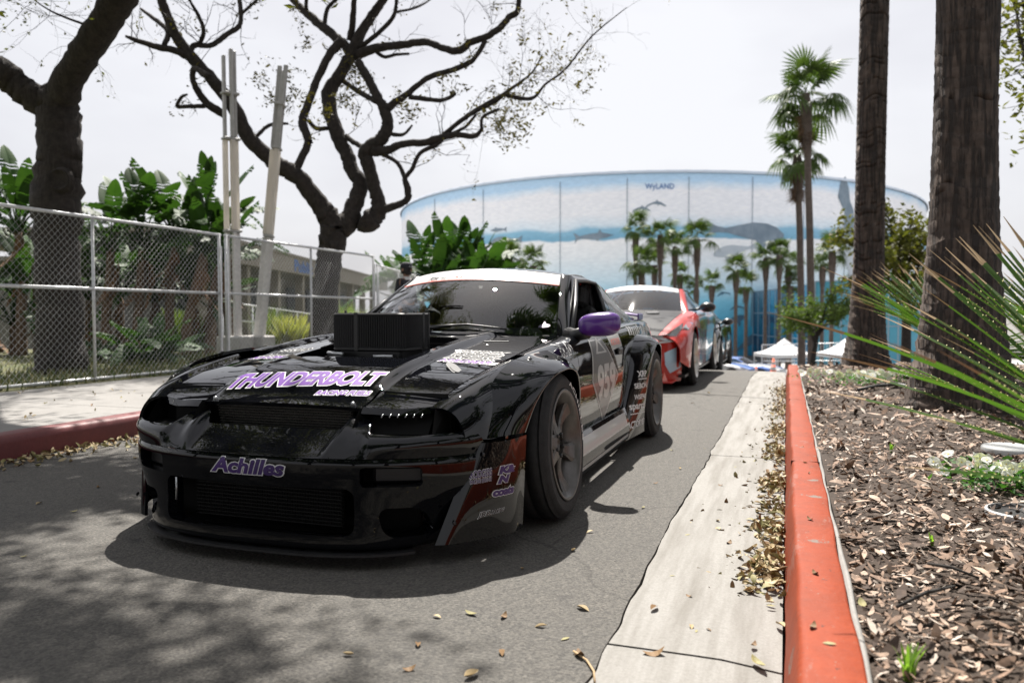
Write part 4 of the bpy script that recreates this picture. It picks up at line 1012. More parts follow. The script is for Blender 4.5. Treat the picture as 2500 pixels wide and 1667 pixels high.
# dry leaves
leaf_dry = [mat('dry_leaf_tan', (.34, .25, .125), .7, color2=(.44, .36, .22), vscale=20), mat('dry_leaf_brown', (.14, .075, .028), .7, color2=(.21, .125, .05), vscale=20), mat('dry_leaf_olive', (.17, .16, .055), .7, color2=(.30, .26, .115), vscale=20)]
def leaf_shape(curl, fold, L_=1.0, W_=.42):
    n = 6; v = []; f = []
    for i in range(n+1):
        t = i/n; w = W_*math.sin(math.pi*min(1, t*.97+.015))**.8*.5; z = curl*((t-.5)**2*4-.4)*.35
        v += [(t-.5, -w, z+fold*w*1.2), (t-.5, 0, z), (t-.5, w, z+fold*w*1.2)]
    for i in range(n):
        for k in (0, 1): f.append((3*i+k, 3*i+3+k, 3*i+4+k, 3*i+1+k))
    return np.array(v)*np.array([L_, L_, L_]), f
LF = [leaf_shape(RNG.uniform(-.6, .9), RNG.uniform(-.4, .9), 1, RNG.uniform(.36, .55)) for _ in range(8)]
items = []
def litter(n, fx, fy, fz, s0, s1):
    for _ in range(n):
        y = fy(); x = fx(y); v, f = LF[RNG.integers(len(LF))]; s = RNG.uniform(s0, s1)
        M_ = rot_xyz(RNG.normal(0, .45), RNG.normal(0, .45), RNG.uniform(0, 6.28)); p = (v*s) @ M_.T
        p[:, 2] -= p[:, 2].min(); p += np.array([x, y, fz(x, y)]); items.append((p, f, int(RNG.choice(3, p=[.5, .2, .3]))))
# heaps in the gutter: centre y, length, half width, count
for (yc, ln, wd, n) in ((2.92, .33, .105, 330), (3.45, .36, .10, 240), (3.85, .18, .12, 90), (4.45, .5, .10, 300), (5.4, .5, .10, 260), (6.4, .7, .10, 260), (7.8, .9, .10, 280), (9.6, 1.4, .10, 260)):
    litter(int(n*.72), lambda y: -abs(RNG.normal(0, wd))*(1 if RNG.random() < .96 else 1.8)+.0, lambda: yc+RNG.normal(0, ln*.42), lambda x, y: -.018+max(0, .034*(1-abs(x)/.16))*RNG.random(), .026, .052)
tag(scatter_mesh('gutter_leaf_litter', items, leaf_dry), 'heaps of dry tan leaves piled in the gutter against the red kerb', 'leaf litter', kind='stuff')
items = []
litter(620, lambda y: -4.49+abs(RNG.normal(0, .16)), lambda: RNG.uniform(3.2, 7.0), lambda x, y: .002, .03, .06)
litter(260, lambda y: -4.49+abs(RNG.normal(0, .2)), lambda: RNG.uniform(7, 13), lambda x, y: .002+gz(y), .03, .07)
tag(scatter_mesh('kerb_leaf_litter', items, leaf_dry), 'thin drift of dry leaves along the shade-toned red kerb by the pavement', 'leaf litter', kind='stuff')
items = []
litter(140, lambda y: RNG.uniform(-6.9, -4.9), lambda: RNG.uniform(3.5, 11), lambda x, y: .152, .02, .045)
tag(scatter_mesh('pavement_leaf_litter', items, leaf_dry), 'small dead leaves scattered over the pale pavement before the fence', 'leaf litter', kind='stuff')
lm = []
for i, (v, f) in enumerate(LF):
    me = bpy.data.meshes.new('fallen_leaf'); q = v.copy(); q[:, 2] -= q[:, 2].min(); me.from_pydata(q.tolist(), [], f); me.materials.append(leaf_dry[i % 3]); lm.append(me)
def leaf_at(x, y, z, s, where, grp):
    o = bpy.data.objects.new('fallen_leaf', lm[RNG.integers(len(lm))]); COL.objects.link(o)
    o.location = (x, y, z); o.scale = (s, s, s); o.rotation_euler = (RNG.normal(0, .12), RNG.normal(0, .12), RNG.uniform(0, 6.28)); tag(o, where, 'leaf', grp)
def spot(u, v, z=0.0):
    d = _fw+_rt*(u-1250)/_F-_up*(v-833.5)/_F; t = (z-CAM_H)/d[2]; return np.array([0, 0, CAM_H])+d*t
for (u, v, s) in ((1598, 1596, .06), (1850, 1620, .065), (1752, 1272, .03), (1780, 1325, .035), (1688, 1530, .03), (1812, 1395, .025), (1683, 1455, .025), (1760, 1185, .03), (1795, 1140, .025), (1640, 1405, .02), (1880, 1470, .03), (1882, 1478, .03), (1840, 1575, .03), (1905, 1525, .05), (1700, 1540, .02), (1730, 1537, .02), (1678, 1305, .025)):
    p = spot(u, v, -.004); leaf_at(p[0], p[1], -.003, s, 'single dry leaf lying on the pale concrete gutter', 'single leaves on the gutter')
for (u, v, s) in ((1422, 1487, .05), (1440, 1300, .035), (1597, 1485, .05), (1230, 1507, .035), (1150, 1500, .045), (1320, 1530, .035), (1225, 1595, .04), (1067, 1507, .03), (1020, 1575, .04), (1380, 1560, .03), (1415, 1600, .05), (1275, 1390, .025), (1600, 1180, .03), (1660, 1145, .03), (1720, 1095, .03), (1640, 1100, .035), (1570, 1240, .03), (1150, 1652, .05), (1000, 1635, .035), (850, 1600, .03), (95, 1230, .04), (180, 1250, .035), (240, 1190, .03), (105, 1110, .04), (330, 1120, .03), (60, 1360, .03), (1690, 985, .04), (1730, 960, .04), (1400, 1345, .03)):
    p = spot(u, v); leaf_at(p[0], p[1], .003, s, 'single yellowed leaf lying on the dark asphalt', 'single leaves on the road')
for (u, v, s) in ((1977, 1268, .03), (1965, 1130, .025), (1975, 1155, .02), (1990, 1400, .03), (1985, 1530, .03), (2105, 1475, .045), (2025, 1570, .03), (1960, 1090, .02)):
    p = spot(u, v, .158); leaf_at(p[0], p[1], .159, s, 'shrivelled scrap of leaf lying on top of the red kerb', 'leaf scraps on the red kerb')
# grass on the lawn strip behind the fence
blade_ms = [mat('grass_green', (.065, .105, .02), .6, color2=(.13, .165, .04), vscale=8), mat('grass_straw', (.22, .195, .08), .7, color2=(.28, .26, .12), vscale=8)]
items = []
for _ in range(5200):
    y = RNG.uniform(5.0, 16); x = -7.12-abs(RNG.normal(0, 1.6)); h = RNG.uniform(.05, .13); a = RNG.uniform(0, 6.28); l = RNG.uniform(.01, .06); w = .006+.004*RNG.random()
    ca, sa = math.cos(a), math.sin(a); z = gz(y)+.145
    v = np.array([(x-sa*w, y+ca*w, z), (x+sa*w, y-ca*w, z), (x+ca*l*.4+sa*w*.7, y+sa*l*.4-ca*w*.7, z+h*.6), (x+ca*l, y+sa*l, z+h)])
    items.append((v, [(0, 1, 2, 3)], int(RNG.random() < .35)))
tag(scatter_mesh('lawn_grass', items, blade_ms), 'sunlit yellow green grass growing behind the chain link fence', 'grass', kind='stuff')

# ================================================================ chain link fence
def fence_wire(Wd, Hh, p=.037, r=.0019):
    V = []; Fc = []; n = 0
    nx = int(Wd/p); nz = int(Hh/p)
    for k in range(nx):
        P = np.array([(p*(k+((j+k) % 2)*1.05-.025), .003*(1 if (j+k) % 2 else -1), j*p) for j in range(nz+1)])
        m_ = len(P)
        for (dx, dy) in ((-r, 0), (0, -r), (r, 0), (0, r)): V.append(P+[dx, dy, 0])
        for j in range(m_-1):
            for c in range(4):
                c2 = (c+1) % 4; Fc.append((n+c*m_+j, n+c2*m_+j, n+c2*m_+j+1, n+c*m_+j+1))
        n += 4*m_
    me = bpy.data.meshes.new('chain_link_mesh'); me.from_pydata(np.concatenate(V).tolist(), [], Fc); me.materials.append(galv); return me
WIRE = fence_wire(4.12, 1.80)
def fence_panel(p0, p1, label, z0=.15, hh=1.82, wire=None):
    p0 = Vector((*p0, 0)); p1 = Vector((*p1, 0)); d = p1-p0; ln = d.length; a = math.atan2(d.y, d.x)
    t = thing('chain_link_fence', label, 'fence', (p0.x, p0.y, z0+gz((p0.y+p1.y)/2)), a, 'temporary chain link fence panels')
    for x in (.03, ln/2, ln-.03):
        b = MB(); b.tube([(x, 0, 0), (x, 0, hh)], .021 if x != ln/2 else .017, 10); b.build('post', galv, t)
    for z in (.03, hh*.56, hh-.02):
        b = MB(); b.tube([(0.0, .0, z), (ln, 0, z)], .019, 10); b.build('rail', galv, t)
    o = mesh_obj('chain_link_mesh', wire or WIRE, galv, t); o['kind'] = 'stuff'; o.location = (.04, -.022, .02); o.scale = ((ln-.06)/4.12, 1, 1)
    for x in (.03, ln-.03):
        b = MB()
        for z in (.25, .7, 1.15, 1.6): b.tube([(x-.024, -.03, z), (x+.024, -.03, z+.004)], .006, 6)
        b.box((x, -.03, .9), (.03, .006, 1.5)); b.build('tension_bar', galv, t)
    return t
fence_panel((-7.2, 4.70), (-7.2, 8.88), 'chain link fence panel in front of the thick forked tree trunk')
fence_panel((-7.2, 8.96), (-7.2, 13.10), 'chain link fence panel in front of the two pale light pylons')
fence_panel((-7.22, 13.24), (-8.35, 17.2), 'chain link fence panel set at an angle behind the man in the cap')
fence_panel((-7.2, .50), (-7.2, 4.62), 'chain link fence panel beside the pavement before the forked tree')
for (y0) in (4.66, 8.92, 13.17):
    b = MB(); b.box((-7.2, y0, .17), (.75, .16, .03), None, .01); b.tube([(-7.2, y0-.04, .17), (-7.2, y0-.04, .32)], .016, 8); b.tube([(-7.2, y0+.04, .17), (-7.2, y0+.04, .32)], .016, 8)
    tag(b.build('steel_base_plate', galv), 'flat galvanised foot holding two chain link panels at their joint', 'fence foot', 'feet of the fence panels')
# ================================================================ trees
bark_m = mat('tree_bark', (.014, .011, .0095), .9, color2=(.042, .034, .029), vscale=14, bump=.8, bscale=22)
def bark_streaks(m, sx, sz):
    N, L, b = nodes(m); tcn = N.new('ShaderNodeTexCoord'); mpn = N.new('ShaderNodeMapping'); mpn.inputs['Scale'].default_value = (sx, sx, sz)
    wv = N.new('ShaderNodeTexNoise'); wv.inputs['Scale'].default_value = 1.0; wv.inputs['Detail'].default_value = 6
    L.new(tcn.outputs['Object'], mpn.inputs[0]); L.new(mpn.outputs[0], wv.inputs['Vector'])
    bp = N.new('ShaderNodeBump'); bp.inputs['Strength'].default_value = .9; bp.inputs['Distance'].default_value = .03; L.new(wv.outputs['Fac'], bp.inputs['Height']); L.new(bp.outputs[0], b.inputs['Normal'])
bark_streaks(bark_m, 26, 5)
twig_m = mat('twig', (.018, .015, .013), .9)
leaf_y = leaf_mat('leaf_yellow_green', (.060, .055, .014), (.13, .10, .024), .5, .28, 3)
leaf_d = leaf_mat('leaf_dark_green', (.03, .055, .012), (.075, .11, .022), .45, .35, 3)
leaf_o = leaf_mat('leaf_olive', (.07, .085, .02), (.15, .14, .03), .5, .35, 2)
def in_view(p, m=60):
    q = np.array(p)-np.array([0, 0, CAM_H]); w = q @ _fw
    return w > .1 and -m < 1250+_F*(q @ _rt)/w < 2500+m and 833.5-_F*(q @ _up)/w > -m
def sunny(p):
    """True where a twig would shade the car or the sunlit lane beside it"""
    x, y = p[0]+.22*p[2], p[1]-.60*p[2]
    return (-3.0 < x < 3 and 2.15 < y < 9) or (x > -.75 and y > 1.2)
class Tree:
    def __init__(s, name, label, depth, base_px, group=None):
        s.d = depth; p = at_depth(*base_px, depth); s.t = thing(name, label, 'tree', tuple(p), 0, group); s.o = Vector(p); s.pts = []; s.tips = []
        s.tw = []; s.lv = []; s.out = False
    def W(s, u, v, dep): return Vector(at_depth(u, v, dep))-s.o
    def branch(s, pl, part='limb', drift=0.0, end_join=False, first=False, n=10, wk=1.27):
        P = np.array(pl, float)
        if first or not s.pts: d0 = s.d
        else:
            Q = np.array(s.pts); i = np.argmin(np.hypot(Q[:, 0]-P[0, 0], Q[:, 1]-P[0, 1])); d0 = Q[i, 2]
        ln = np.concatenate([[0], np.cumsum(np.hypot(*np.diff(P[:, :2], axis=0).T))])
        d1 = d0+drift*ln[-1]/_F*s.d
        if end_join:
            Q = np.array(s.pts); i = np.argmin(np.hypot(Q[:, 0]-P[-1, 0], Q[:, 1]-P[-1, 1])); d1 = Q[i, 2]
        dep = d0+(d1-d0)*ln/ln[-1]
        P[:, 2] *= np.where(P[:, 2] < 56, wk, 1.0); full = cr_path(np.column_stack([P, dep]), 6)
        wob = RNG.normal(0, .05, len(full))
        pts = [s.W(r_[0]+r_[2]*wob[i]*.6, r_[1]+r_[2]*wob[-i]*.6, r_[3]) for i, r_ in enumerate(full)]
        rad = [max(.004, r_[2]/2/_F*r_[3]*(1+RNG.normal(0, .03))) for r_ in full]
        b = MB(); b.tube(pts, rad, n); o = b.build(part, bark_m, s.t)
        for r_ in full: s.pts.append((r_[0], r_[1], r_[3]))
        s.tips.append((pts, rad)); return o
    def twigs(s, n, lmin, lmax, maxrad=.07, leaf=0.0, leaf_size=.05, up=.2, sub=3, only_last=False, spread=.04, seed_pts=None):
        """fine twigs from the thinner parts of the limbs; leaves at some of their ends"""
        cand = [(pts[i], (pts[min(i+1, len(pts)-1)]-pts[max(0, i-1)]).normalized(), rad[i]) for pts, rad in s.tips for i in range(len(pts)) if rad[i] < maxrad]
        if seed_pts: cand = seed_pts
        for _ in range(n):
            p, d, r_ = cand[RNG.integers(len(cand))]
            dr = (d*RNG.uniform(.2, 1.0)+Vector(RNG.normal(0, .55, 3))+Vector((0, 0, up))).normalized(); ln = RNG.uniform(lmin, lmax)
            s._twig(p, dr, ln, min(.010, max(.003, r_*.3)), sub, leaf, leaf_size, spread)
    def _twig(s, p, d, ln, r_, sub, leaf, ls, spread):
        k = 5; pts = [p]; q = p.copy(); dd = d.copy()
        for i in range(k):
            dd = (dd+Vector(RNG.normal(0, .20, 3))).normalized(); q = q+dd*ln/k; pts.append(q.copy())
        if s.out and any(in_view(q_+s.o) or sunny(q_+s.o) for q_ in pts): return
        s.tw.append((pts, [r_*(1-.75*i/k) for i in range(k+1)]))
        if sub > 0:
            for _ in range(sub):
                i = RNG.integers(1, k+1); s._twig(pts[i], (dd+Vector(RNG.normal(0, .7, 3))).normalized(), ln*RNG.uniform(.3, .6), r_*.55, sub-2 if sub > 2 else 0, leaf, ls, spread)
        if RNG.random() < leaf:
            for _ in range(RNG.integers(4, 11)):
                c = pts[RNG.integers(2, k+1)]+Vector(RNG.normal(0, spread, 3)); s.lv.append((c, ls*RNG.uniform(.6, 1.3)))
    def finish(s, leaf_m, leaf_asp=.42):
        b = MB()
        for pts, rad in s.tw: b.tube(pts, rad, 3, caps=False)
        if s.tw:
            tw = b.build('crown', twig_m, s.t); tw['kind'] = 'stuff'
        if s.lv:
            V = []; Fc = []
            for i, (c, z) in enumerate(s.lv):
                M_ = rot_xyz(RNG.uniform(0, 6.28), RNG.uniform(-.9, .9), RNG.uniform(0, 6.28)); a = leaf_asp
                q = np.array([(-.5, 0, 0), (0, -a/2, .06), (.5, 0, 0), (0, a/2, .06)])*z @ M_.T+np.array(c); V.append(q); Fc.append((4*i, 4*i+1, 4*i+2, 4*i+3))
            me = bpy.data.meshes.new('foliage'); me.from_pydata(np.concatenate(V).tolist(), [], Fc)
            o = mesh_obj('foliage', me, leaf_m, s.t); o['kind'] = 'stuff'
        return s.t
c1 = lambda x, y, w: (x*.3827, y*.3827, w)
c2 = lambda x, y, w: (700+x*.3827, y*.3827, w)
T = Tree('street_tree', 'dark bare-branched tree with many crooked limbs behind the chain link fence', 14.6, (792, 862))
T.branch([(778, 890, 84), (785, 860, 72), (792, 800, 66), (797, 700, 60), (803, 640, 60), (812, 595, 66), (820, 560, 70)], 'trunk', 0, first=True, n=14)
A = [(818, 556, 44), (800, 528, 36), c2(200, 1290, 30), c2(90, 1150, 27), c2(0, 1080, 27), c1(1720, 1010, 25), c1(1580, 870, 24), c1(1500, 700, 22), c1(1380, 540, 20), c1(1230, 380, 19), c1(1130, 240, 17), c1(1050, 60, 15), c1(1020, -60, 14), c1(1000, -300, 11)]
T.branch(A, drift=-.25, wk=1.5)
T.branch([c1(1240, 390, 15), c1(1130, 330, 14), c1(1000, 300, 12), c1(870, 260, 9), c1(800, 232, 5)], drift=-.4)
T.branch([c1(1050, 290, 10), c1(1070, 200, 10), c1(980, 120, 8), c1(900, 60, 5)], drift=.5)
T.branch([c1(1215, 340, 12), c1(1240, 290, 11), c1(1350, 290, 10), c1(1450, 220, 10), c1(1530, 160, 9), c1(1535, 60, 9), c1(1520, -40, 8), c1(1500, -260, 5)], drift=.4)
T.branch([c1(1270, 290, 9), c1(1300, 200, 8), c1(1260, 90, 7), c1(1210, 0, 5), c1(1180, -120, 3)], drift=-.5)
T.branch([c1(1540, 90, 6), c1(1640, 0, 5), c1(1740, -120, 3)], drift=.3)
T.branch([c1(1430, 730, 16), c1(1320, 660, 15), c1(1240, 540, 12), c1(1240, 440, 11), c1(1330, 490, 12)], drift=-.5)
T.branch([c1(1310, 680, 9), c1(1200, 680, 8), c1(1130, 680, 7), c1(1160, 620, 6), c1(1195, 605, 4)], drift=-.6)
T.branch([c1(1630, 880, 8), c1(1720, 800, 7), c1(1840, 790, 5)], drift=.3)
T.branch([c2(50, 1110, 16), c1(1960, 930, 15), c2(140, 900, 16), c2(100, 780, 17), c2(130, 680, 15), c2(190, 520, 15), c2(280, 340, 17), c2(350, 270, 20)], drift=.25)
T.branch([(826, 556, 48), c2(400, 1400, 40), c2(440, 1280, 32), c2(470, 1180, 30), c2(410, 1080, 28), c2(390, 1000, 28), c2(320, 850, 28), c2(275, 700, 28), c2(275, 580, 27), c2(350, 460, 24), c2(410, 350, 24), c2(480, 200, 19), c2(560, 80, 17), c2(620, -10, 16), c2(700, -200, 13), c2(760, -420, 9)], drift=.15, n=10)
T.branch([c2(410, 340, 20), c2(340, 260, 18), c2(250, 190, 18), c2(130, 90, 15), c2(60, 20, 13), c2(-60, -120, 10), c2(-160, -320, 6)], drift=.45)
T.branch([c2(400, 260, 13), c2(420, 150, 12), c2(430, 0, 10), c2(440, -200, 7)], drift=-.4)
T.branch([c2(240, 180, 9), c2(260, 60, 8), c2(330, -20, 6), c2(380, -140, 4)], drift=.5)
T.branch([c2(130, 90, 8), c2(125, 0, 7), c2(140, -160, 5)], drift=-.5)
T.branch([c2(450, 300, 12), c2(500, 280, 10), c2(600, 200, 9), c2(680, 110, 8), c2(700, 20, 6), c2(720, -120, 4)], drift=-.5)
T.branch([c2(690, 80, 5), c2(830, 50, 4), c2(930, -10, 3)], drift=.4)
T.branch([c2(440, 360, 20), c2(560, 310, 17), c2(720, 290, 15), c2(880, 270, 14), c2(1000, 310, 13), c2(1100, 325, 15), c2(1180, 270, 14), c2(1290, 230, 13), c2(1370, 170, 13), c2(1420, 110, 12), c2(1470, 80, 11), c2(1480, 0, 10), c2(1490, -140, 8), c2(1540, -320, 5)], drift=-.35)
T.branch([c2(500, 1420, 46), c2(560, 1385, 38), c2(590, 1330, 30), c2(560, 1200, 26), c2(520, 1050, 26), c2(500, 970, 28), c2(590, 900, 26), c2(640, 820, 24), c2(630, 720, 22), c2(570, 600, 18), c2(500, 470, 17), c2(450, 390, 16)], drift=-.1, n=10)
T.branch([c2(640, 700, 18), c2(680, 660, 15), c2(760, 610, 13), c2(840, 540, 11), c2(920, 490, 11), c2(1050, 450, 11), c2(1150, 410, 11), c2(1200, 370, 9), c2(1270, 260, 9)], end_join=True)
T.branch([c2(560, 320, 8), c2(620, 365, 7), c2(700, 350, 6), c2(780, 345, 5)], drift=.5)
T.branch([c2(780, 620, 10), c2(900, 635, 9), c2(1000, 640, 8), c2(1070, 600, 8), c2(1040, 590, 5)], drift=.4)
T.branch([c2(560, 960, 24), c2(640, 960, 17), c2(740, 920, 14), c2(880, 910, 14), c2(980, 880, 14), c2(1080, 860, 12), c2(1190, 870, 10), c2(1240, 830, 7), c2(1250, 750, 6), c2(1350, 700, 6)], drift=-.3)
T.branch([c2(1000, 865, 10), c2(1100, 780, 9), c2(1220, 700, 10), c2(1330, 640, 12), c2(1400, 590, 7), c2(1560, 470, 4), c2(1630, 350, 2)], drift=-.2)
T.branch([c2(1385, 605, 9), c2(1560, 630, 7), c2(1650, 540, 4.5), c2(1780, 440, 4), c2(1950, 230, 3), c2(2170, 50, 1.5)], drift=-.2)
T.branch([c2(1060, 850, 6), c2(1140, 810, 6), c2(1210, 730, 5)], end_join=True)
T.branch([c2(590, 1345, 19), c2(700, 1310, 14), c2(770, 1270, 13), c2(770, 1200, 14), c2(755, 1140, 10), c2(800, 1080, 8), c2(850, 980, 8), c2(960, 920, 8), c2(1000, 880, 8)], end_join=True)
T.branch([c2(760, 1150, 9), c2(720, 1060, 8), c2(680, 1020, 8), c2(600, 980, 9)], end_join=True)
T.branch([c2(640, 850, 9), c2(740, 860, 7), c2(800, 800, 4)], drift=.4)
T.branch([c2(570, 650, 10), c2(450, 580, 10), c2(360, 520, 9)], end_join=True)
T.branch([c2(380, 870, 10), c2(430, 910, 10), c2(500, 950, 10)], end_join=True)
T.branch([c2(270, 820, 8), c2(190, 820, 9), c2(140, 770, 8)], end_join=True)
# a knot of fine twigs, thicker towards the outer crown
T.twigs(100, .35, 1.0, .05, .10, .07, .15, 3, spread=.06)
outer = [(T.W(u, v, 13.6+RNG.uniform(-1, 1)), Vector((.6, -.2, .3)), .012) for u, v in [(1300, 180), (1340, 200), (1381, 168), (1420, 110), (1240, 226), (1260, 100), (1217, 268), (1300, 241), (1345, 205), (1210, 320), (1280, 60), (1446, 88), (1180, 330), (1200, 60)]]
T.twigs(80, .35, .95, leaf=.2, leaf_size=.08, seed_pts=outer, sub=3, spread=.05)
clump = [(T.W(u, v, 14.2+RNG.uniform(-.7, .7)), Vector((0, 0, .4)), .010) for u, v in [(735, 60), (760, 110), (690, 200), (830, 230), (850, 250), (870, 190), (985, 270), (1000, 290), (1110, 235), (1140, 170), (1200, 310), (1230, 330), (1250, 290), (700, 250), (720, 230), (655, 215), (790, 280)]]
T.twigs(75, .2, .5, leaf=.9, leaf_size=.085, seed_pts=clump, sub=2, spread=.055)
T.out = True
ends = [(pts[-1], (pts[-1]-pts[-4]).normalized(), rad[-1]) for pts, rad in T.tips if (pts[-1]+T.o).z > 6.2]
more = []
for p0, d0, r0 in ends*3:
    e = p0+(d0*.6+Vector(RNG.normal(0, .6, 3))+Vector((.25, -.35, .55))).normalized()*RNG.uniform(1.6, 3.4); m_ = p0.lerp(e, .5)+Vector(RNG.normal(0, .25, 3)); P_ = [Vector(q) for q in cr_path([tuple(p0), tuple(m_), tuple(e)], 5)]
    if any(in_view(q+T.o) for q in P_[1:]): continue
    b = MB(); b.tube(P_, np.linspace(max(.03, r0), .012, len(P_)), 7); b.build('limb', bark_m, T.t); more += [(q, d0, .02) for q in P_[2:]]
T.twigs(520, .4, 1.2, leaf=.8, leaf_size=.12, sub=3, spread=.16, seed_pts=more)
T.finish(leaf_y)
# thick forked tree beside the first fence panel
T2 = Tree('street_tree', 'thick dark tree trunk forking into two heavy limbs behind the fence', 10.2, (150, 918))
T2.branch([(158, 935, 150), (155, 905, 126), (150, 850, 110), (142, 720, 102), (140, 600, 102), (138, 478, 112), (146, 402, 100), (145, 325, 98), (140, 268, 96), (146, 235, 84)], 'trunk', 0, first=True, n=20)
T2.branch([(142, 272, 84), (156, 222, 76), (191, 153, 70), (237, 84, 72), (291, 0, 74), (335, -80, 66), (400, -210, 56), (480, -330, 46), (600, -450, 36), (760, -560, 26), (900, -640, 16)], drift=-.55, n=16)
T2.branch([(128, 275, 66), (69, 230, 54), (31, 199, 52), (0, 172, 52), (-120, 90, 46), (-240, -60, 36), (-300, -260, 24)], drift=-.2, n=14)
T2.branch([(330, -80, 40), (300, -220, 32), (260, -400, 24), (240, -560, 14)], drift=-.6)
T2.branch([(430, -250, 34), (560, -260, 26), (720, -300, 18), (860, -290, 12)], drift=-.9)
T2.branch([(480, -330, 30), (520, -520, 22), (560, -700, 14)], drift=-.8)
T2.branch([(600, -450, 24), (760, -430, 16), (930, -480, 10)], drift=-.7)
T2.branch([(-120, 90, 26), (-60, -60, 20), (30, -220, 14), (60, -400, 9)], drift=-.8)
T2.branch([c1(570, 165, 5), c1(460, 130, 4.5), c1(330, 75, 3.5), c1(230, 10, 2.5), c1(150, -60, 2)], drift=-.3)
b = MB(); kn = T2.W(148, 440, 9.95)
b.lathe([(0, .015), (.07, .01), (.11, .03), (.125, .05), (.14, .03), (.17, -.02)], 18, Matrix.Translation(kn) @ Vector((-_fw[0], -_fw[1], 0)).to_track_quat('Z', 'Y').to_matrix().to_4x4()); b.build('branch_scar', bark_m, T2.t)
_c = [(pts[i], (pts[min(i+1, len(pts)-1)]-pts[max(0, i-1)]).normalized(), rad[i]) for pts, rad in T2.tips for i in range(len(pts)) if rad[i] < .2 and (pts[i]+T2.o).z > 6.4]
T2.out = True
T2.twigs(260, .6, 1.6, leaf=.85, leaf_size=.085, up=.35, sub=4, spread=.16, seed_pts=[q for q in _c if (q[0]+T2.o).x > -7.2]*1)
T2.twigs(560, .5, 1.4, leaf=.95, leaf_size=.11, up=.1, sub=4, spread=.18, seed_pts=[q for q in _c if (q[0]+T2.o).x > -5.8])
lp = T2.tips[1][0]
for wpts, r0 in (([lp[-9]+T2.o, (-4.6, 6.0, 6.3), (-3.9, 5.4, 6.1), (-3.0, 5.0, 5.9), (-2.1, 4.8, 5.8)], .09), ([lp[-14]+T2.o, (-6.2, 5.6, 6.2), (-5.6, 4.6, 6.0), (-5.2, 3.6, 5.9)], .09), ([lp[-14]+T2.o, (-7.0, 5.2, 6.4), (-7.2, 4.0, 6.2)], .08)):
    P_ = [Vector(q) for q in cr_path([tuple(Vector(w)-T2.o) for w in wpts], 5)]; r_ = np.linspace(r0, .018, len(P_)); b = MB(); b.tube(P_, r_, 8); b.build('limb', bark_m, T2.t)
    T2.twigs(95, .4, 1.1, leaf=.8, leaf_size=.10, up=.1, sub=4, spread=.16, seed_pts=[(P_[i], (P_[min(i+1, len(P_)-1)]-P_[i-1]).normalized(), .02) for i in range(5, len(P_))])
T2.out = False
T2.twigs(26, .4, 1.1, .5, .15, .06, .1, 3, seed_pts=[(T2.W(*q), Vector((-.6, 0, .2)), .012) for q in ((260, 60, 9.9), (215, 115, 9.9), (300, 0, 9.9), (120, 40, 9.8), (60, 20, 9.8), (330, -60, 9.6))])
T2.finish(leaf_o)
# builder for round-crowned trees, both in view and added out of view
def round_tree(name, label, base, height, spread, nl, leaf_m, leaf_n, ls, trunk_r, group=None, sub=2, lean=(0, 0), lobes=7, first=.35):
    t = thing(name, label, 'tree', base, 0, group); tips = []
    top = Vector((lean[0], lean[1], height*.45)); b = MB()
    b.tube(cr_path([(0, 0, -.1, trunk_r*1.35), (0, 0, height*.12, trunk_r), (lean[0]*.5, lean[1]*.5, height*.3, trunk_r*.85), (*top, trunk_r*.7)], 4)[:, :3], cr_path([(trunk_r*1.35,), (trunk_r,), (trunk_r*.85,), (trunk_r*.7,)], 4)[:, 0], 12); b.build('trunk', bark_m, t)
    cl = []
    for k in range(nl):
        a = 2*math.pi*(k+RNG.uniform(-.3, .3))/nl; rr = spread*RNG.uniform(.55, 1.0); zz = height*RNG.uniform(.58, .98)
        s0 = Vector((0, 0, height*first)).lerp(top, RNG.uniform(.3, 1)); e = Vector((lean[0]+rr*math.cos(a), lean[1]+rr*math.sin(a), zz*(1-.15*(rr/spread)**2)))
        mid = s0.lerp(e, .5)+Vector(RNG.normal(0, .12*spread, 3))+Vector((0, 0, height*.06))
        P = cr_path([tuple(s0), tuple(mid), tuple(e)], 6); b = MB(); b.tube(P, np.linspace(trunk_r*.42, trunk_r*.08, len(P)), 7); b.build('limb', bark_m, t)
        for i in range(5, len(P)):
            for _ in range(sub):
                d = Vector(RNG.normal(0, 1, 3)).normalized()*RNG.uniform(.3, 1)*spread*.30; cl.append((Vector(P[i]), Vector(P[i])+d))
    b = MB()
    for p, q in cl: b.tube([p, p.lerp(q, .5)+Vector(RNG.normal(0, .06*spread, 3)), q], [trunk_r*.06, trunk_r*.045, trunk_r*.02], 3, caps=False)
    o = b.build('crown', twig_m, t); o['kind'] = 'stuff'
    V = []; Fc = []
    for i in range(leaf_n):
        p, q = cl[RNG.integers(len(cl))]; c = p.lerp(q, RNG.uniform(.3, 1.15))+Vector(RNG.normal(0, .055*spread, 3)); z = ls*RNG.uniform(.6, 1.35)
        M_ = rot_xyz(RNG.uniform(0, 6.28), RNG.uniform(-.9, .9), RNG.uniform(0, 6.28)); V.append(np.array([(-.5, 0, 0), (0, -.24, .06), (.5, 0, 0), (0, .24, .06)])*z @ M_.T+np.array(c)); Fc.append((4*i, 4*i+1, 4*i+2, 4*i+3))
    me = bpy.data.meshes.new('foliage'); me.from_pydata(np.concatenate(V).tolist(), [], Fc); o = mesh_obj('foliage', me, leaf_m, t); o['kind'] = 'stuff'
    return t
def on(u, v, d): return tuple(at_depth(u, v, d))
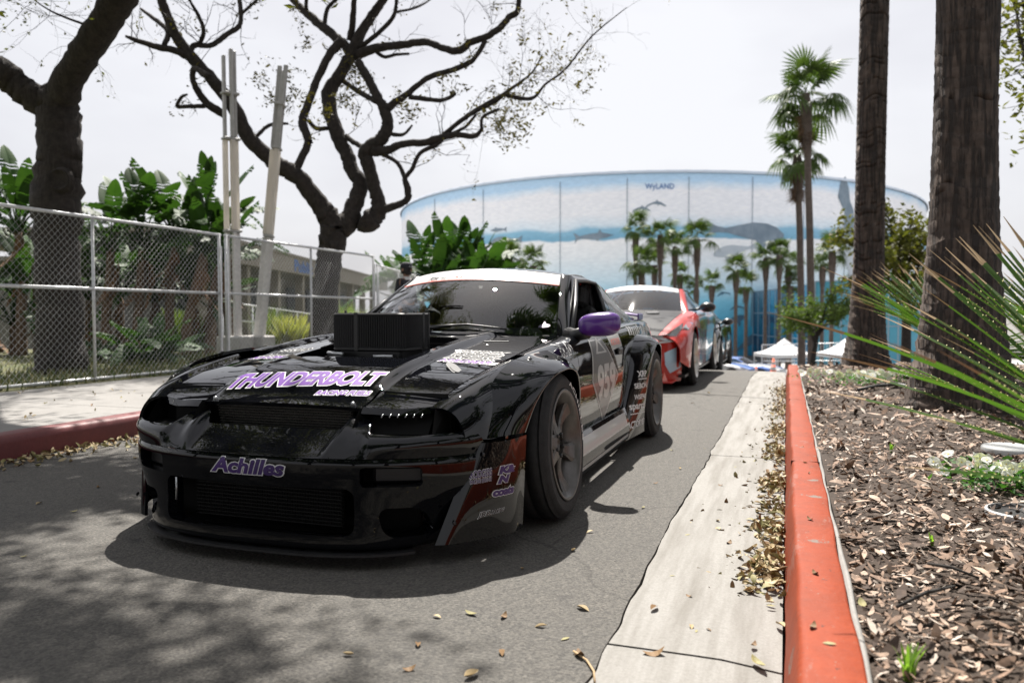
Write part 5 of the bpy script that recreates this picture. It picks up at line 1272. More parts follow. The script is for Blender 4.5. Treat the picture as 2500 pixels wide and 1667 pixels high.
# ================================================================ palms
palm_bark = mat('palm_bark', (.050, .036, .029), .92, color2=(.115, .085, .068), vscale=9, bump=.5, bscale=30)
def palm_streak(m):
    N, L, b = nodes(m); tcn = N.new('ShaderNodeTexCoord'); mpn = N.new('ShaderNodeMapping'); mpn.inputs['Scale'].default_value = (34, 34, 3.2)
    nz_ = N.new('ShaderNodeTexNoise'); nz_.inputs['Scale'].default_value = 1.0; nz_.inputs['Detail'].default_value = 5
    L.new(tcn.outputs['Object'], mpn.inputs[0]); L.new(mpn.outputs[0], nz_.inputs['Vector'])
    r_ = ramp(N, .40, (0, 0, 0), .56, (1, 1, 1)); L.new(nz_.outputs['Fac'], r_.inputs['Fac'])
    src = b.inputs['Base Color'].links[0].from_socket; mx = N.new('ShaderNodeMix'); mx.data_type = 'RGBA'; mx.inputs['A'].default_value = (.028, .022, .019, 1)
    L.new(r_.outputs['Color'], mx.inputs['Factor']); L.new(src, mx.inputs['B']); L.new(mx.outputs['Result'], b.inputs['Base Color'])
    bp = N.new('ShaderNodeBump'); bp.inputs['Strength'].default_value = .8; bp.inputs['Distance'].default_value = .02; L.new(r_.outputs['Color'], bp.inputs['Height']); L.new(bp.outputs[0], b.inputs['Normal'])
palm_streak(palm_bark)
palm_thin_bark = mat('slim_palm_bark', (.10, .078, .066), .9, var=.3, vscale=4)
skirt_m = mat('dead_frond', (.12, .075, .045), .9, var=.35, vscale=10)
frond_m = leaf_mat('palm_frond', (.030, .060, .014), (.075, .115, .028), .4, .20, 1.5)
def palm_trunk(t, prof_, m, rings=True, n=28, lean=(0, 0)):
    """prof_: (height, radius); ring scars step outwards"""
    H_ = prof_[-1][0]; f = pchip([p[0] for p in prof_], [p[1] for p in prof_]); v = []; fc = []; z = 0.0; row = 0; zs = []
    step = .085 if rings else .5
    while z < H_:
        r0 = float(f(z)); zs.append((z, r0*1.0)); 
        if rings: zs.append((z+step*.82, r0*1.013)); zs.append((z+step*.86, r0*.996))
        z += step*RNG.uniform(.7, 1.35)
    ph = RNG.uniform(0, 6, 6)
    for z, r0 in zs:
        for k in range(n):
            a = 2*math.pi*k/n; rr = r0*(1+.014*math.sin(3*a+ph[0]+z*1.3)+.012*math.sin(7*a+ph[1]-z*2)+RNG.normal(0, .008)); dz = .03*math.sin(2*a+ph[2]+z)+.018*math.sin(5*a+ph[3]+z*3) if rings else 0
            v.append((rr*math.cos(a)+lean[0]*(z/H_)**1.5, rr*math.sin(a)+lean[1]*(z/H_)**1.5, z+dz))
    for j in range(len(zs)-1):
        for k in range(n): k2 = (k+1) % n; fc.append((j*n+k, j*n+k2, j*n+n+k2, j*n+n+k))
    b = MB(); b.add(v, fc, True); return b.build('trunk', m, t)
def frond_mesh(R_=.62, pet=.55, nb=15, droop=.4, folded=0.0, lod=2):
    """fan leaf: stalk along +x then blades spread round its end"""
    V = []; Fc = []
    def add(v, f): n = len(V); V.extend(v); Fc.extend([tuple(i+n for i in q) for q in f])
    w = .012
    add([(0, -w, 0), (0, w, 0), (pet*.5, w*.8, -.02), (pet*.5, -w*.8, -.02), (pet, w*.6, -.08), (pet, -w*.6, -.08)], [(0, 1, 2, 3), (3, 2, 4, 5)])
    o = np.array([pet, 0, -.08])
    for k in range(nb):
        a = R(-112+224*k/(nb-1)); L_ = R_*(1-.18*abs(a)/R(112))*RNG.uniform(.88, 1.08); d = np.array([math.cos(a), math.sin(a)*(1-folded), -.15*abs(math.sin(a))]); sd = np.array([-math.sin(a), math.cos(a), 0])
        hw = L_*math.tan(R(224/(nb-1))/2)*.62; pts = []
        for i in range(4):
            t = i/3; wdt = hw*(.15+1.5*t)*(1-t)**.45 if i else .008; c = o+d*L_*t+np.array([0, 0, -droop*L_*t**2.2])
            pts += [tuple(c-sd*wdt), tuple(c+sd*wdt+np.array([0, 0, .012*(k % 2)]))]
        add(pts, [(2*i, 2*i+2, 2*i+3, 2*i+1) for i in range(3)])
    me = bpy.data.meshes.new('frond'); me.from_pydata(V, [], Fc); me.materials.append(frond_m); return me
FR = [frond_mesh(.72, .75, 17, .30), frond_mesh(.66, .6, 15, .55), frond_mesh(.75, .85, 17, .85), frond_mesh(.6, .35, 13, .2)]
dead = []
for q in (frond_mesh(.62, .5, 13, 1.2, .6), ):
    q.materials.clear(); q.materials.append(skirt_m); dead.append(q)
def palm_crown(t, h, scale=1.0, n=26, skirt=6, lean=(0, 0)):
    for k in range(n):
        el = R(RNG.uniform(-38, 80)) if k > 4 else R(RNG.uniform(55, 88)); az = 2.39996*k+RNG.uniform(-.3, .3)
        o = bpy.data.objects.new('frond', FR[2 if el < 0 else RNG.integers(0, 4)]); COL.objects.link(o); o.parent = t
        o.location = (lean[0], lean[1], h-.10*scale+RNG.uniform(0, .25)*scale); s = scale*RNG.uniform(.85, 1.12); o.scale = (s, s, s); o.rotation_euler = (RNG.uniform(-.25, .25), -el, az)
    for k in range(skirt):
        o = bpy.data.objects.new('dead_frond', dead[0]); COL.objects.link(o); o.parent = t
        o.location = (lean[0], lean[1], h-.45*scale-RNG.uniform(0, .8)*scale); s = scale*RNG.uniform(.5, .75); o.scale = (s, s, s); o.rotation_euler = (0, R(RNG.uniform(58, 80)), 2.39996*k)
# two thick trunks in the bed (their crowns are above the picture)
P1 = thing('palm_tree', 'massive palm trunk with fine cracked bark rising behind the spiky plant', 'palm tree', (1.30, 7.05, .13))
palm_trunk(P1, [(0, .42), (.18, .375), (.5, .315), (1.1, .262), (1.8, .232), (2.6, .218), (3.4, .222), (5, .215), (9, .2), (11.5, .19)], palm_bark)
palm_crown(P1, 11.6, 2.0, 30, 8)
P2 = thing('palm_tree', 'thick straight palm trunk standing at the end of the red kerb', 'palm tree', (1.12, 12.75, .05))
palm_trunk(P2, [(0, .37), (.2, .31), (.6, .255), (1.5, .212), (3.0, .200), (6, .192), (12, .17)], palm_bark, lean=(.12, 0))
palm_crown(P2, 12.1, 2.0, 28, 8, lean=(.12, 0))
# slim fan palms by the arena: photo position of the crown heart, distance, crown scale, label
thin = [((1966, 226), 40, 1.55, 'tallest slim fan palm, its crown above the arena roof', 1990), ((1946, 376), 43.5, 1.35, 'slim fan palm with its crown just below its taller neighbour, before the arena', 1964)]
for (u, v), d, sc2, lab, ub in thin:
    p = at_depth(u, v, d); g = gz(p[1]); pb = at_depth(ub, v, d)
    t = thing('fan_palm', lab, 'palm tree', (pb[0], pb[1], g)); ln_ = (p[0]-pb[0], p[1]-pb[1]); h = p[2]-g
    palm_trunk(t, [(0, .30), (1, .21), (h*.5, .175), (h*.78, .165), (h*.80, .20), (h*.9, .27), (h-.6, .28), (h, .18)], palm_thin_bark, False, 14, ln_); palm_crown(t, h, sc2, 30, 12, ln_)
far_palms = [((1552, 553), 72, 1.9, 0), ((1612, 570), 70, 2.1, 4), ((1648, 600), 74, 1.9, 0), ((1702, 578), 70, 2.2, 0), ((1566, 640), 68, 1.9, 6), ((1598, 640), 76, 1.7, 0), ((1660, 668), 78, 1.7, 0), ((1738, 685), 77, 1.55, 0), ((1797, 655), 76, 1.8, 0), ((1822, 690), 78, 1.6, 3), ((1870, 625), 77, 1.7, -8), ((1903, 618), 76, 1.8, 4), ((1925, 640), 78, 2.0, 0), ((1930, 690), 78, 1.45, -6), ((2032, 605), 66, 2.0, 6), ((2008, 640), 76, 1.5, 0), ((1700, 700), 78, 1.3, 0), ((1302, 640), 58, 1.7, 0), ((1245, 625), 60, 1.6, 0)]
plabs = ['fan palm before the mural wall, leftmost of the tall clump by the red car roof', 'tall fan palm of the clump in front of the striped fish painting', 'fan palm with drooping crown inside the dense clump before the arena', 'fan palm with the widest crown at the edge of the dense clump', 'short thick fan palm low in the clump behind the red car', 'fan palm half hidden behind its neighbours in the dense clump', 'low fan palm below the wide-crowned palm of the clump', 'lone slim fan palm before the pale blue wall beside the red car', 'fan palm of the middle pair before the painted whale', 'shorter fan palm of the middle pair before the painted whale', 'leaning dark fan palm beside the glass entrance', 'fan palm behind the leaning one by the glass entrance', 'bright fan palm in front of the glass entrance', 'small leaning fan palm against the blue glass panels', 'fan palm with round crown between the slim palms and the thick trunk', 'small fan palm behind the round-crowned one near the thick trunk', 'tiny fan palm low behind the red car roof', 'dark fan palm beside the banana clump before the arena wall', 'fan palm rising out of the banana clump before the arena wall']
for ((u, v), d, sc2, dx), lab in zip(far_palms, plabs):
    p = at_depth(u, v, d); g = gz(p[1]); h = p[2]-g; t = thing('fan_palm', lab, 'palm tree', (p[0], p[1], g), RNG.uniform(0, 6), 'fan palms in front of the arena')
    palm_trunk(t, [(0, .28), (1, .20), (h*.6, .17), (h*.76, .18), (h*.80, .26), (h-.5, .31), (h, .2)], palm_thin_bark, False, 10); palm_crown(t, h, sc2*.62, 22, 8)
# ================================================================ banana-leaved plants (giant bird of paradise)
ban_m = leaf_mat('paddle_leaf', (.014, .042, .010), (.038, .082, .019), .42, .24, 1.4, .4)
ban_dead = mat('dead_paddle_leaf', (.20, .10, .04), .8, color2=(.11, .06, .03), vscale=6)
stem_m = mat('banana_stem', (.10, .062, .040), .9, color2=(.17, .115, .075), vscale=12, bump=.4, bscale=20)
def paddle_mesh(L_=1.0, W_=.36, droop=.35, splits=4):
    n = 14; V = []; Fc = []; cut = set(RNG.choice(range(3, n-1), splits, replace=False)) if splits else set()
    for s_ in (-1, 1):
        for i in range(n):
            gap = .010 if i in cut else 0
            q = []
            for t in (i/n+gap, (i+1)/n-(.010 if (i+1) in cut else 0)):
                w = W_*.5*math.sin(math.pi*min(1, t*.93+.07))**.62; x = L_*t; z = -droop*L_*t*t
                q += [(x, 0, z), (x+.06*w, s_*w*.55, z+.10*w), (x+.12*w, s_*w, z+.02*w-(.04 if i in cut else 0))]
            o = len(V); V += q; Fc += [(o, o+3, o+4, o+1), (o+1, o+4, o+5, o+2)] if s_ > 0 else [(o+1, o+4, o+3, o), (o+2, o+5, o+4, o+1)]
    me = bpy.data.meshes.new('paddle_leaf'); me.from_pydata(V, [], Fc); me.polygons.foreach_set('use_smooth', np.ones(len(Fc), bool)); return me
PAD = [paddle_mesh(1.05, .38, .16, 4), paddle_mesh(.95, .37, .55, 7), paddle_mesh(1.1, .34, .06, 3), paddle_mesh(.9, .36, .95, 8)]
for q in PAD: q.materials.append(ban_m)
PADD = paddle_mesh(.9, .3, 1.2, 7); PADD.materials.append(ban_dead)
def banana(u, vtop, d, label, n=9, spread=.45, stem_r=.08, scale=1.0, hang=3, lean=0.0, group='banana-leaved plants'):
    p = at_depth(u, vtop, d); g = gz(p[1])+.12; h = max(.25, p[2]-g-1.35*scale)
    t = thing('banana_plant', label, 'plant', (p[0], p[1], g), 0, group)
    pts = [(lean*(k/4)**1.5, RNG.normal(0, .02), h*k/4) for k in range(5)]; b = MB(); b.tube(cr_path(pts, 3), np.linspace(stem_r*1.2, stem_r*.8, 13), 9); b.build('stem', stem_m, t)
    top = Vector(pts[-1])
    n = int(n*1.8)
    for k in range(n):
        az = 2.39996*k+RNG.uniform(-.5, .5); el = R(RNG.uniform(30, 86)) if k < n*.7 else R(RNG.uniform(5, 40)); pl = RNG.uniform(.35, .9)*scale
        d_ = Vector((math.cos(az)*math.cos(el), math.sin(az)*math.cos(el), math.sin(el))); e = top+d_*pl
        b = MB(); b.tube([top-Vector((0, 0, .1)), top+d_*pl*.5+Vector((0, 0, .03)), e], [.028*scale, .02*scale, .012*scale], 6); b.build('leaf_stalk', ban_m, t)
        o = bpy.data.objects.new('leaf', PAD[RNG.integers(4) if el < R(60) else RNG.choice([0, 2])]); COL.objects.link(o); o.parent = t; o.location = e; s = scale*RNG.uniform(.8, 1.15); o.scale = (s, s, s); o.rotation_euler = (RNG.uniform(-.7, .7), -el+RNG.uniform(.05, .35), az)
    for k in range(hang):
        o = bpy.data.objects.new('dead_leaf', PADD); COL.objects.link(o); o.parent = t; az = RNG.uniform(0, 6.28); o.location = top+Vector((.05*math.cos(az), .05*math.sin(az), -.05-RNG.uniform(0, .5))); o.scale = (scale*.8,)*3; o.rotation_euler = (RNG.uniform(-.5, .5), R(RNG.uniform(45, 80)), az)
    return t
for u, vt, d, lab, n, sc2, ln_ in ((45, 418, 14.2, 'banana-leaved plant beside the forked trunk, its leaves upright and dark', 11, .95, 0), (-60, 430, 14.0, 'banana-leaved plant half out of the picture past the forked trunk', 10, .95, 0),
      (250, 462, 14.6, 'banana-leaved plant leaning out just past the forked trunk', 10, .95, .2), (335, 445, 14.8, 'banana-leaved plant with an orange withered leaf among its green ones', 12, 1.05, .1), (405, 430, 15.0, 'tallest banana-leaved plant of the clump behind the first fence panel', 13, 1.1, .25),
      (445, 480, 14.6, 'banana-leaved plant with broad low leaves behind the first fence panel', 9, .9, .5), (505, 515, 15.0, 'banana-leaved plant with two upright leaves near the pale pylon', 7, .85, .3), (565, 420, 16.2, 'slender banana-leaved plant behind the pale pylons', 9, 1.05, -.6), (560, 520, 16.2, 'low banana-leaved plant between the two pale pylons', 6, .8, 0)):
    banana(u, vt, d, lab, n, .45, .085, sc2*.84, 4, ln_)
for u, vt, d, lab, n, sc2, ln_ in ((85, 560, 15.2, 'short dark banana-leaved plant crowding the forked trunk from behind', 9, .8, 0), (205, 580, 15.4, 'short dark banana-leaved plant filling the gap past the forked trunk', 9, .85, .1), (290, 575, 15.8, 'shaded banana-leaved plant low among the brown stems of the clump', 10, .85, 0), (375, 590, 15.9, 'shaded banana-leaved plant under the tallest one of the fence clump', 10, .85, 0), (455, 600, 15.6, 'shaded low banana-leaved plant before the grey garden wall', 9, .8, .1), (515, 620, 15.9, 'shaded low banana-leaved plant just short of the upright pylon', 8, .75, 0), (-20, 600, 15.0, 'shaded banana-leaved plant at the picture edge before the garden wall', 9, .85, 0), (30, 650, 14.4, 'lowest shaded banana-leaved plant beside the forked trunk', 8, .75, 0)):
    banana(u, vt, d, lab, n, .45, .07, sc2, 4, ln_)
blab = ['sunlit banana-leaved plant at the edge of the clump next to the man in the cap', 'sunlit banana-leaved plant behind the man in the cap, second in the clump', 'sunlit banana-leaved plant with tall upright leaves at the heart of the clump', 'tallest sunlit banana-leaved plant of the clump before the arena', 'sunlit banana-leaved plant beside the tallest one of the clump', 'sunlit banana-leaved plant above the blue cap behind the black car', 'sunlit banana-leaved plant at the clump end beside the dark fan palm', 'low sunlit banana-leaved plant in front of the clump near the man', 'low sunlit banana-leaved plant in front of the clump near the blue cap']
for i, (u, vt, d, n, sc2) in enumerate(((985, 625, 25, 8, 1.1), (1030, 580, 26, 10, 1.25), (1085, 565, 26.5, 11, 1.3), (1130, 560, 27, 12, 1.3), (1170, 590, 26, 10, 1.2), (1205, 615, 26.5, 9, 1.1), (1240, 640, 27.5, 8, 1.05), (1060, 620, 25, 9, 1.1), (1150, 630, 25.2, 9, 1.1))):
    banana(u, vt, d, blab[i], n, .45, .09, sc2, 2, 0, 'sunlit banana clump before the arena')
# bright low plant and dark shrubs behind the fence
for u, vt, d, lab, n, sc2 in ((350, 790, 12.2, 'low bright green broad-leaved plant behind the first fence panel', 14, .62), (395, 800, 12.6, 'low broad-leaved plant with leaves arching over the lawn behind the fence', 11, .6), (300, 820, 12.0, 'small dark broad-leaved plant at the foot of the banana stems', 9, .5), (240, 815, 12.4, 'small broad-leaved plant in the shade beside the forked trunk', 9, .5)):
    p = at_depth(u, 910, d); t = thing('broad_leaved_plant', lab, 'plant', (p[0], p[1], gz(p[1])+.14), 0, 'low plants behind the fence')
    for k in range(n):
        az = 2.39996*k; el = R(RNG.uniform(25, 80)); pl = RNG.uniform(.3, .75)*sc2; d_ = Vector((math.cos(az)*math.cos(el), math.sin(az)*math.cos(el), math.sin(el)))
        b = MB(); b.tube([(0, 0, 0), d_*pl*.5+Vector((0, 0, .04)), d_*pl], [.014, .011, .008], 5); b.build('leaf_stalk', ban_m, t)
        o = bpy.data.objects.new('leaf', PAD[RNG.integers(4)]); COL.objects.link(o); o.parent = t; o.location = d_*pl; s = sc2*RNG.uniform(.8, 1.1); o.scale = (s, s*1.1, s); o.rotation_euler = (RNG.uniform(-.6, .6), -el+.5, az)
def grass_clump(name, label, loc, n, h, w, m, group=None, cat='plant'):
    V = []; Fc = []
    for i in range(n):
        a = RNG.uniform(0, 6.28); l = RNG.uniform(.15, .85)*h*.6; hh = h*RNG.uniform(.6, 1.1); r0 = RNG.uniform(0, .12)*h; ca, sa = math.cos(a), math.sin(a); o = len(V)
        for t, ww in ((0, 1), (.5, .8), (.85, .5), (1, .05)):
            x = r0+l*t**1.8; z = hh*(t-.18*t*t)
            V += [(x*ca-sa*w*ww, x*sa+ca*w*ww, z), (x*ca+sa*w*ww, x*sa-ca*w*ww, z)]
        Fc += [(o+2*k, o+2*k+2, o+2*k+3, o+2*k+1) for k in range(3)]
    t = thing(name, label, cat, loc, 0, group); me = bpy.data.meshes.new('blades'); me.from_pydata(V, [], Fc); o = mesh_obj('blades', me, m, t); o['kind'] = 'stuff'; return t
grs_m = leaf_mat('ornamental_grass', (.16, .18, .05), (.32, .30, .12), .6, .4, 3); shrub_m = leaf_mat('shrub_green', (.05, .09, .02), (.12, .16, .04), .5, .4, 3)
for u, d, h, m, lab in ((700, 17, 1.0, grs_m, 'pale feathery grass clump between the pylon and the dark trunk'), (730, 18, 1.1, grs_m, 'tall pale grass clump just behind the dark street tree trunk'), (660, 18.5, 1.3, shrub_m, 'green grassy shrub behind the leaning pylon'), (850, 19, 1.5, shrub_m, 'tall green grassy shrub past the dark trunk, behind the fence'), (880, 20, 1.4, grs_m, 'olive grass clump by the fence corner near the car windscreen'), (480, 16, .9, shrub_m, 'green grassy shrub at the foot of the pale pylon'), (430, 18, 1.2, shrub_m, 'dark grassy shrub against the grey wall behind the banana stems')):
    p = at_depth(u, 850, d); grass_clump('grass_clump', lab, (p[0], p[1], gz(p[1])+.13), 220, h, .012, m, 'grassy shrubs behind the fence')
# ================================================================ spiky plants in the bed
spk_m = leaf_mat('spiky_leaf', (.040, .100, .020), (.075, .145, .030), .38, .25, 2, .2); tip_m = mat('dry_leaf_tip', (.42, .30, .17), .8); tooth_m = mat('leaf_tooth', (.60, .55, .20), .6)
def spiky_mesh(L_=1.0, w=.0095, bend=.12, teeth=True, frac=.80):
    n = 16; V = []; Fc = []; MI = []
    for i in range(n+1):
        t = i/n; ww = w*(1.25-.35*t if t < frac else max(.12, (1-t)/(1-frac)*.9))*(1.6 if t < .05 else 1); z = -bend*L_*t*t; x = L_*t
        V += [(x, -ww, z+.35*ww), (x, 0, z-.15*ww), (x, ww, z+.35*ww)]
    for i in range(n):
        for k in (0, 1): Fc.append((3*i+k, 3*i+3+k, 3*i+4+k, 3*i+1+k)); MI.append(1 if i/n >= frac-.02 else 0)
    if teeth:
        for s_ in (-1, 1):
            x = .12
            while x < frac-.03:
                t = x; ww = w*(1.25-.35*t); z = -bend*L_*t*t+.35*ww; X = L_*x; o = len(V); V += [(X-.0022, s_*ww*.9, z), (X+.0022, s_*ww*.9, z), (X+.004, s_*(ww+.0048), z+.001), (X, s_*(ww+.001), z+.0025)]
                Fc += [(o, o+1, o+2), (o, o+2, o+3), (o+1, o+3, o+2)]; MI += [2, 2, 2]; x += .026*RNG.uniform(.75, 1.25)
    me = bpy.data.meshes.new('spiky_leaf'); me.from_pydata(V, [], Fc)
    for m in (spk_m, tip_m, tooth_m): me.materials.append(m)
    me.polygons.foreach_set('material_index', np.array(MI, dtype=np.int32)); return me
SPK = [spiky_mesh(1.0, .0095, b_, True, f_) for b_, f_ in ((.06, .84), (.14, .87), (.22, .83), (.02, .88))]
def spiky_plant(loc, label, n, scale, elmin, elmax, extra=()):
    t = thing('spiky_plant', label, 'plant', loc, 0, 'spiky plants in the bed'); b = MB(); b.lathe([(.0, -.25), (.10, -.25), (.12, -.1), (.10, 0), (.05, .06), (0, .08)], 14); b.build('stem', skirt_m, t)
    for k in range(n):
        az = 2.39996*k; el = R(elmin+(elmax-elmin)*((k*.618) % 1)); o = bpy.data.objects.new('leaf', SPK[RNG.integers(4)]); COL.objects.link(o); o.parent = t; s = scale*RNG.uniform(.86, 1.1); o.scale = (s, s*1.0, s); o.rotation_euler = (RNG.uniform(-.5, .5), -el, az+RNG.uniform(-.1, .1)); o.location = Vector((math.cos(az)*math.cos(el), math.sin(az)*math.cos(el), math.sin(el)))*.06
    for (tip, rl) in extra:
        d_ = Vector(tip)-Vector(loc); o = bpy.data.objects.new('leaf', SPK[rl % 4]); COL.objects.link(o); o.parent = t; bend = (.06, .14, .22, .02)[rl % 4]; ln = d_.length
        el = math.asin(max(-1, min(1, d_.z/ln)))+math.atan(bend); az = math.atan2(d_.y, d_.x); o.scale = (ln,)*3; o.rotation_euler = (RNG.uniform(-.4, .4), -el, az)
    return t
c7 = lambda x, y: (1850+x/2.851, 550+y/2.851)
SC0 = (.99, 2.42, .40)
ext_l = [(c7(*q), d, k) for q, d, k in (((465, 1170), 2.35, 1), ((650, 1035), 2.45, 1), ((790, 757), 2.5, 0), ((795, 800), 2.3, 1), ((830, 635), 2.55, 1), ((1000, 670), 2.7, 0), ((975, 545), 2.45, 1), ((1240, 655), 2.2, 0), ((1130, 420), 2.5, 0), ((1150, 300), 2.45, 3), ((1200, 175), 2.5, 0), ((1300, 155), 2.6, 3), ((1300, 220), 2.35, 0), ((1360, 95), 2.5, 0), ((1395, 78), 2.6, 3), ((1385, 262), 2.7, 0), ((1490, 0), 2.5, 3), ((1530, 10), 2.4, 0), ((1590, -10), 2.6, 3), ((1290, 783), 2.2, 1), ((845, 890), 2.75, 0), ((1700, -60), 2.5, 3), ((1730, 655), 2.05, 0), ((740, 905), 2.6, 1), ((1780, 150), 2.3, 0))]
spiky_plant(SC0, 'spiky plant with long toothed green leaves arching over the mulch near the kerb', 24, 1.0, -8, 80, [(tuple(at_depth(*q, d)), k) for q, d, k in ext_l]+[(tuple(at_depth(2205, 1146, 1.75)), 0), (tuple(at_depth(2260, 1020, 2.0)), 1)])
spiky_plant((1.75, 9.6, .45), 'spiky plant with fine blurred leaves between the two thick palm trunks', 150, 1.25, 0, 85)
spiky_plant((2.6, 8.6, .5), 'spiky plant fanning out behind the massive palm trunk', 120, 1.2, 0, 80)
# flowers, lids, small things in the bed
pet_m = leaf_mat('white_petal', (.62, .62, .64), (.70, .70, .69), .6, .25, 4, .05); fl_leaf = leaf_mat('flower_leaf', (.04, .13, .03), (.09, .2, .05), .45, .3, 8); yel = mat('flower_eye', (.8, .6, .05), .6)
def flower_mesh():
    V = []; Fc = []; MI = []
    for k, (a, L_) in enumerate(((90, 1.0), (150, .95), (30, .95), (215, .8), (325, .8))):
        a = R(a); d = np.array([math.cos(a), math.sin(a)]); s_ = np.array([-d[1], d[0]]); o = len(V); z = .06*(k % 3)
        V += [(0, 0, .02+z)]
        for t, w in ((.35, .42), (.75, .55), (1.0, .30)):
            for sg in (-1, 1): p = d*L_*t+s_*w*sg; V.append((p[0], p[1], z+.12*t+.05*RNG.normal()))
        p = d*L_*1.08; V.append((p[0], p[1], z+.08))
        Fc += [(o, o+1, o+2), (o+1, o+3, o+4, o+2), (o+3, o+5, o+6, o+4), (o+5, o+7, o+6)]; MI += [0]*4
    o = len(V); V += [(-.12, -.1, .16), (.12, -.1, .16), (.12, .12, .17), (-.12, .12, .17)]; Fc.append((o, o+1, o+2, o+3)); MI.append(1)
    me = bpy.data.meshes.new('flower'); me.from_pydata(V, [], Fc); me.materials.append(pet_m); me.materials.append(yel); me.polygons.foreach_set('material_index', np.array(MI, dtype=np.int32)); return me
FLW = [flower_mesh() for _ in range(4)]
def pansies(u, v, d0, nx, label, n=46, fs=.030, ww=.34, dd=.24):
    p = spot(u, v, .15); t = thing('flower_clump', label, 'flowers', (p[0], p[1], bed_z(p[0], p[1])), YAW)
    V = []; Fc = []
    for i in range(n*9):
        x = RNG.normal(0, ww*.42); y = RNG.normal(0, dd*.42); z = RNG.uniform(.01, .10); a = RNG.uniform(0, 6.28); M_ = rot_xyz(RNG.normal(0, .5), RNG.normal(0, .5), a); s = RNG.uniform(.014, .028)
        q = np.array([(-1, 0, 0), (-.2, -.55, .15), (1, 0, 0), (-.2, .55, .15)])*s @ M_.T+[x, y, z]; o = len(V); V += q.tolist(); Fc.append((o, o+1, o+2, o+3))
    me = bpy.data.meshes.new('leaves'); me.from_pydata(V, [], Fc); o = mesh_obj('leaves', me, fl_leaf, t); o['kind'] = 'stuff'
    for i in range(n):
        o = bpy.data.objects.new('flower', FLW[i % 4]); COL.objects.link(o); o.parent = t; o.location = (RNG.normal(0, ww*.42), RNG.normal(0, dd*.42), RNG.uniform(.08, .125)); s = fs*RNG.uniform(.75, 1.15); o.scale = (s, s, s); o.rotation_euler = (R(RNG.uniform(25, 75)), RNG.normal(0, .35), RNG.uniform(-.9, .9)-YAW*0)
    return t
pansies(2475, 1195, 3.4, 0, 'clump of white pansies flowering in the mulch near the pale lid', 42, .026, .30, .24)
pansies(2135, 935, 8, 0, 'low pale flower clump at the foot of the thick palm trunks', 40, .045, .85, .45)
lid_m = mat('pale_lid', (.52, .53, .52), .5, var=.05, vscale=6)
p = spot(2470, 1106, .15); b = MB(); b.lathe([(0, .016), (.125, .015), (.140, .011), (.146, .002), (.146, -.02)], 40); o = b.build('valve_lid', lid_m); o.location = (p[0], p[1], bed_z(p[0], p[1])+.012); tag(o, 'round pale plastic valve lid lying in the mulch behind the pansies', 'lid')
p = spot(2500, 1258, .15); t = thing('drip_pot', 'dark round irrigation pot with metal rim in front of the pansies', 'pot', (p[0], p[1], bed_z(p[0], p[1])-.01))
b = MB(); b.lathe([(0, .012), (.10, .012), (.115, .02), (.118, .03), (.12, -.02)], 28); b.build('body', matte_black, t); b = MB(); b.lathe([(.118, .026), (.126, .028), (.128, .022), (.126, .0)], 28); b.build('rim', galv, t)
b = MB(); q = [spot(u, v, .16) for u, v in ((2095, 955), (2140, 946), (2190, 944), (2240, 950), (2270, 960))]; b.tube([(x[0], x[1], bed_z(x[0], x[1])+.03) for x in q], .016, 8); tag(b.build('drip_hose', matte_black), 'black drip hose curving through the mulch by the pale flowers', 'hose')
weed_m = leaf_mat('weed', (.16, .30, .05), (.25, .4, .08), .5, .4, 5)
for u, v, n, h, lab in ((2215, 1632, 16, .10, 'bright green grass tuft growing in the mulch beside the kerb'), (2275, 1315, 7, .05, 'tiny green seedling sprouting in the mulch halfway to the pansies'), (2175, 1095, 7, .06, 'small green weed in the mulch near the massive palm trunk')):
    p = spot(u, v, .15); grass_clump('weed_tuft', lab, (p[0], p[1], bed_z(p[0], p[1])), n, h, .005, weed_m)
for i, ((u0, v0), (u1, v1), lab) in enumerate((((2265, 1375), (2390, 1410), 'thin dry stick lying across the mulch in front of the pansies'), ((2190, 1480), (2330, 1430), 'long crooked twig on the mulch beside the grass tuft'))):
    a, c = spot(u0, v0, .17), spot(u1, v1, .17); b = MB(); b.tube([tuple(a), tuple((a+c)/2+[0, .01, .006]), tuple(c)], [.004, .0045, .003], 6); tag(b.build('stick', twig_m), lab, 'stick')
b = MB(); q = [spot(u, v, .004) for u, v in ((1400, 1590), (1432, 1612), (1450, 1640), (1452, 1665))]; b.tube([(x[0], x[1], .006) for x in q], .003, 5); tag(b.build('stick', tip_m), 'pale curved leaf stem lying on the asphalt by the gutter edge', 'stick')
# ---------------------------------------------------------------- leafy trees past the palms
wl_m = leaf_mat('feathery_leaf', (.055, .095, .022), (.115, .16, .042), .5, .32, 2)
round_tree('feathery_tree', 'bright feathery green tree with drooping crown behind the white tent', on(1985, 900, 36), 4.0, 2.0, 14, wl_m, 4200, .17, .12, lean=(.2, 0), sub=3, first=.2)
round_tree('leafy_tree', 'olive green leafy tree rising between the two thick palm trunks', (3.35, 26.0, gz(26)), 5.6, 2.0, 12, leaf_o, 4200, .20, .15, sub=3, first=.2)
round_tree('leafy_tree', 'dark leafy tree behind the massive palm trunk at the picture edge', (4.9, 14.2, 0), 7.4, 2.7, 16, leaf_o, 6500, .13, .18, sub=3, lean=(.2, .2), first=.15)
round_tree('leafy_tree', 'sparse tall tree with small dark leaves reaching over the massive palm trunk', (5.0, 10.8, 0), 10.5, 2.9, 13, leaf_d, 2600, .10, .17, sub=2, lean=(0, 0), first=.25)

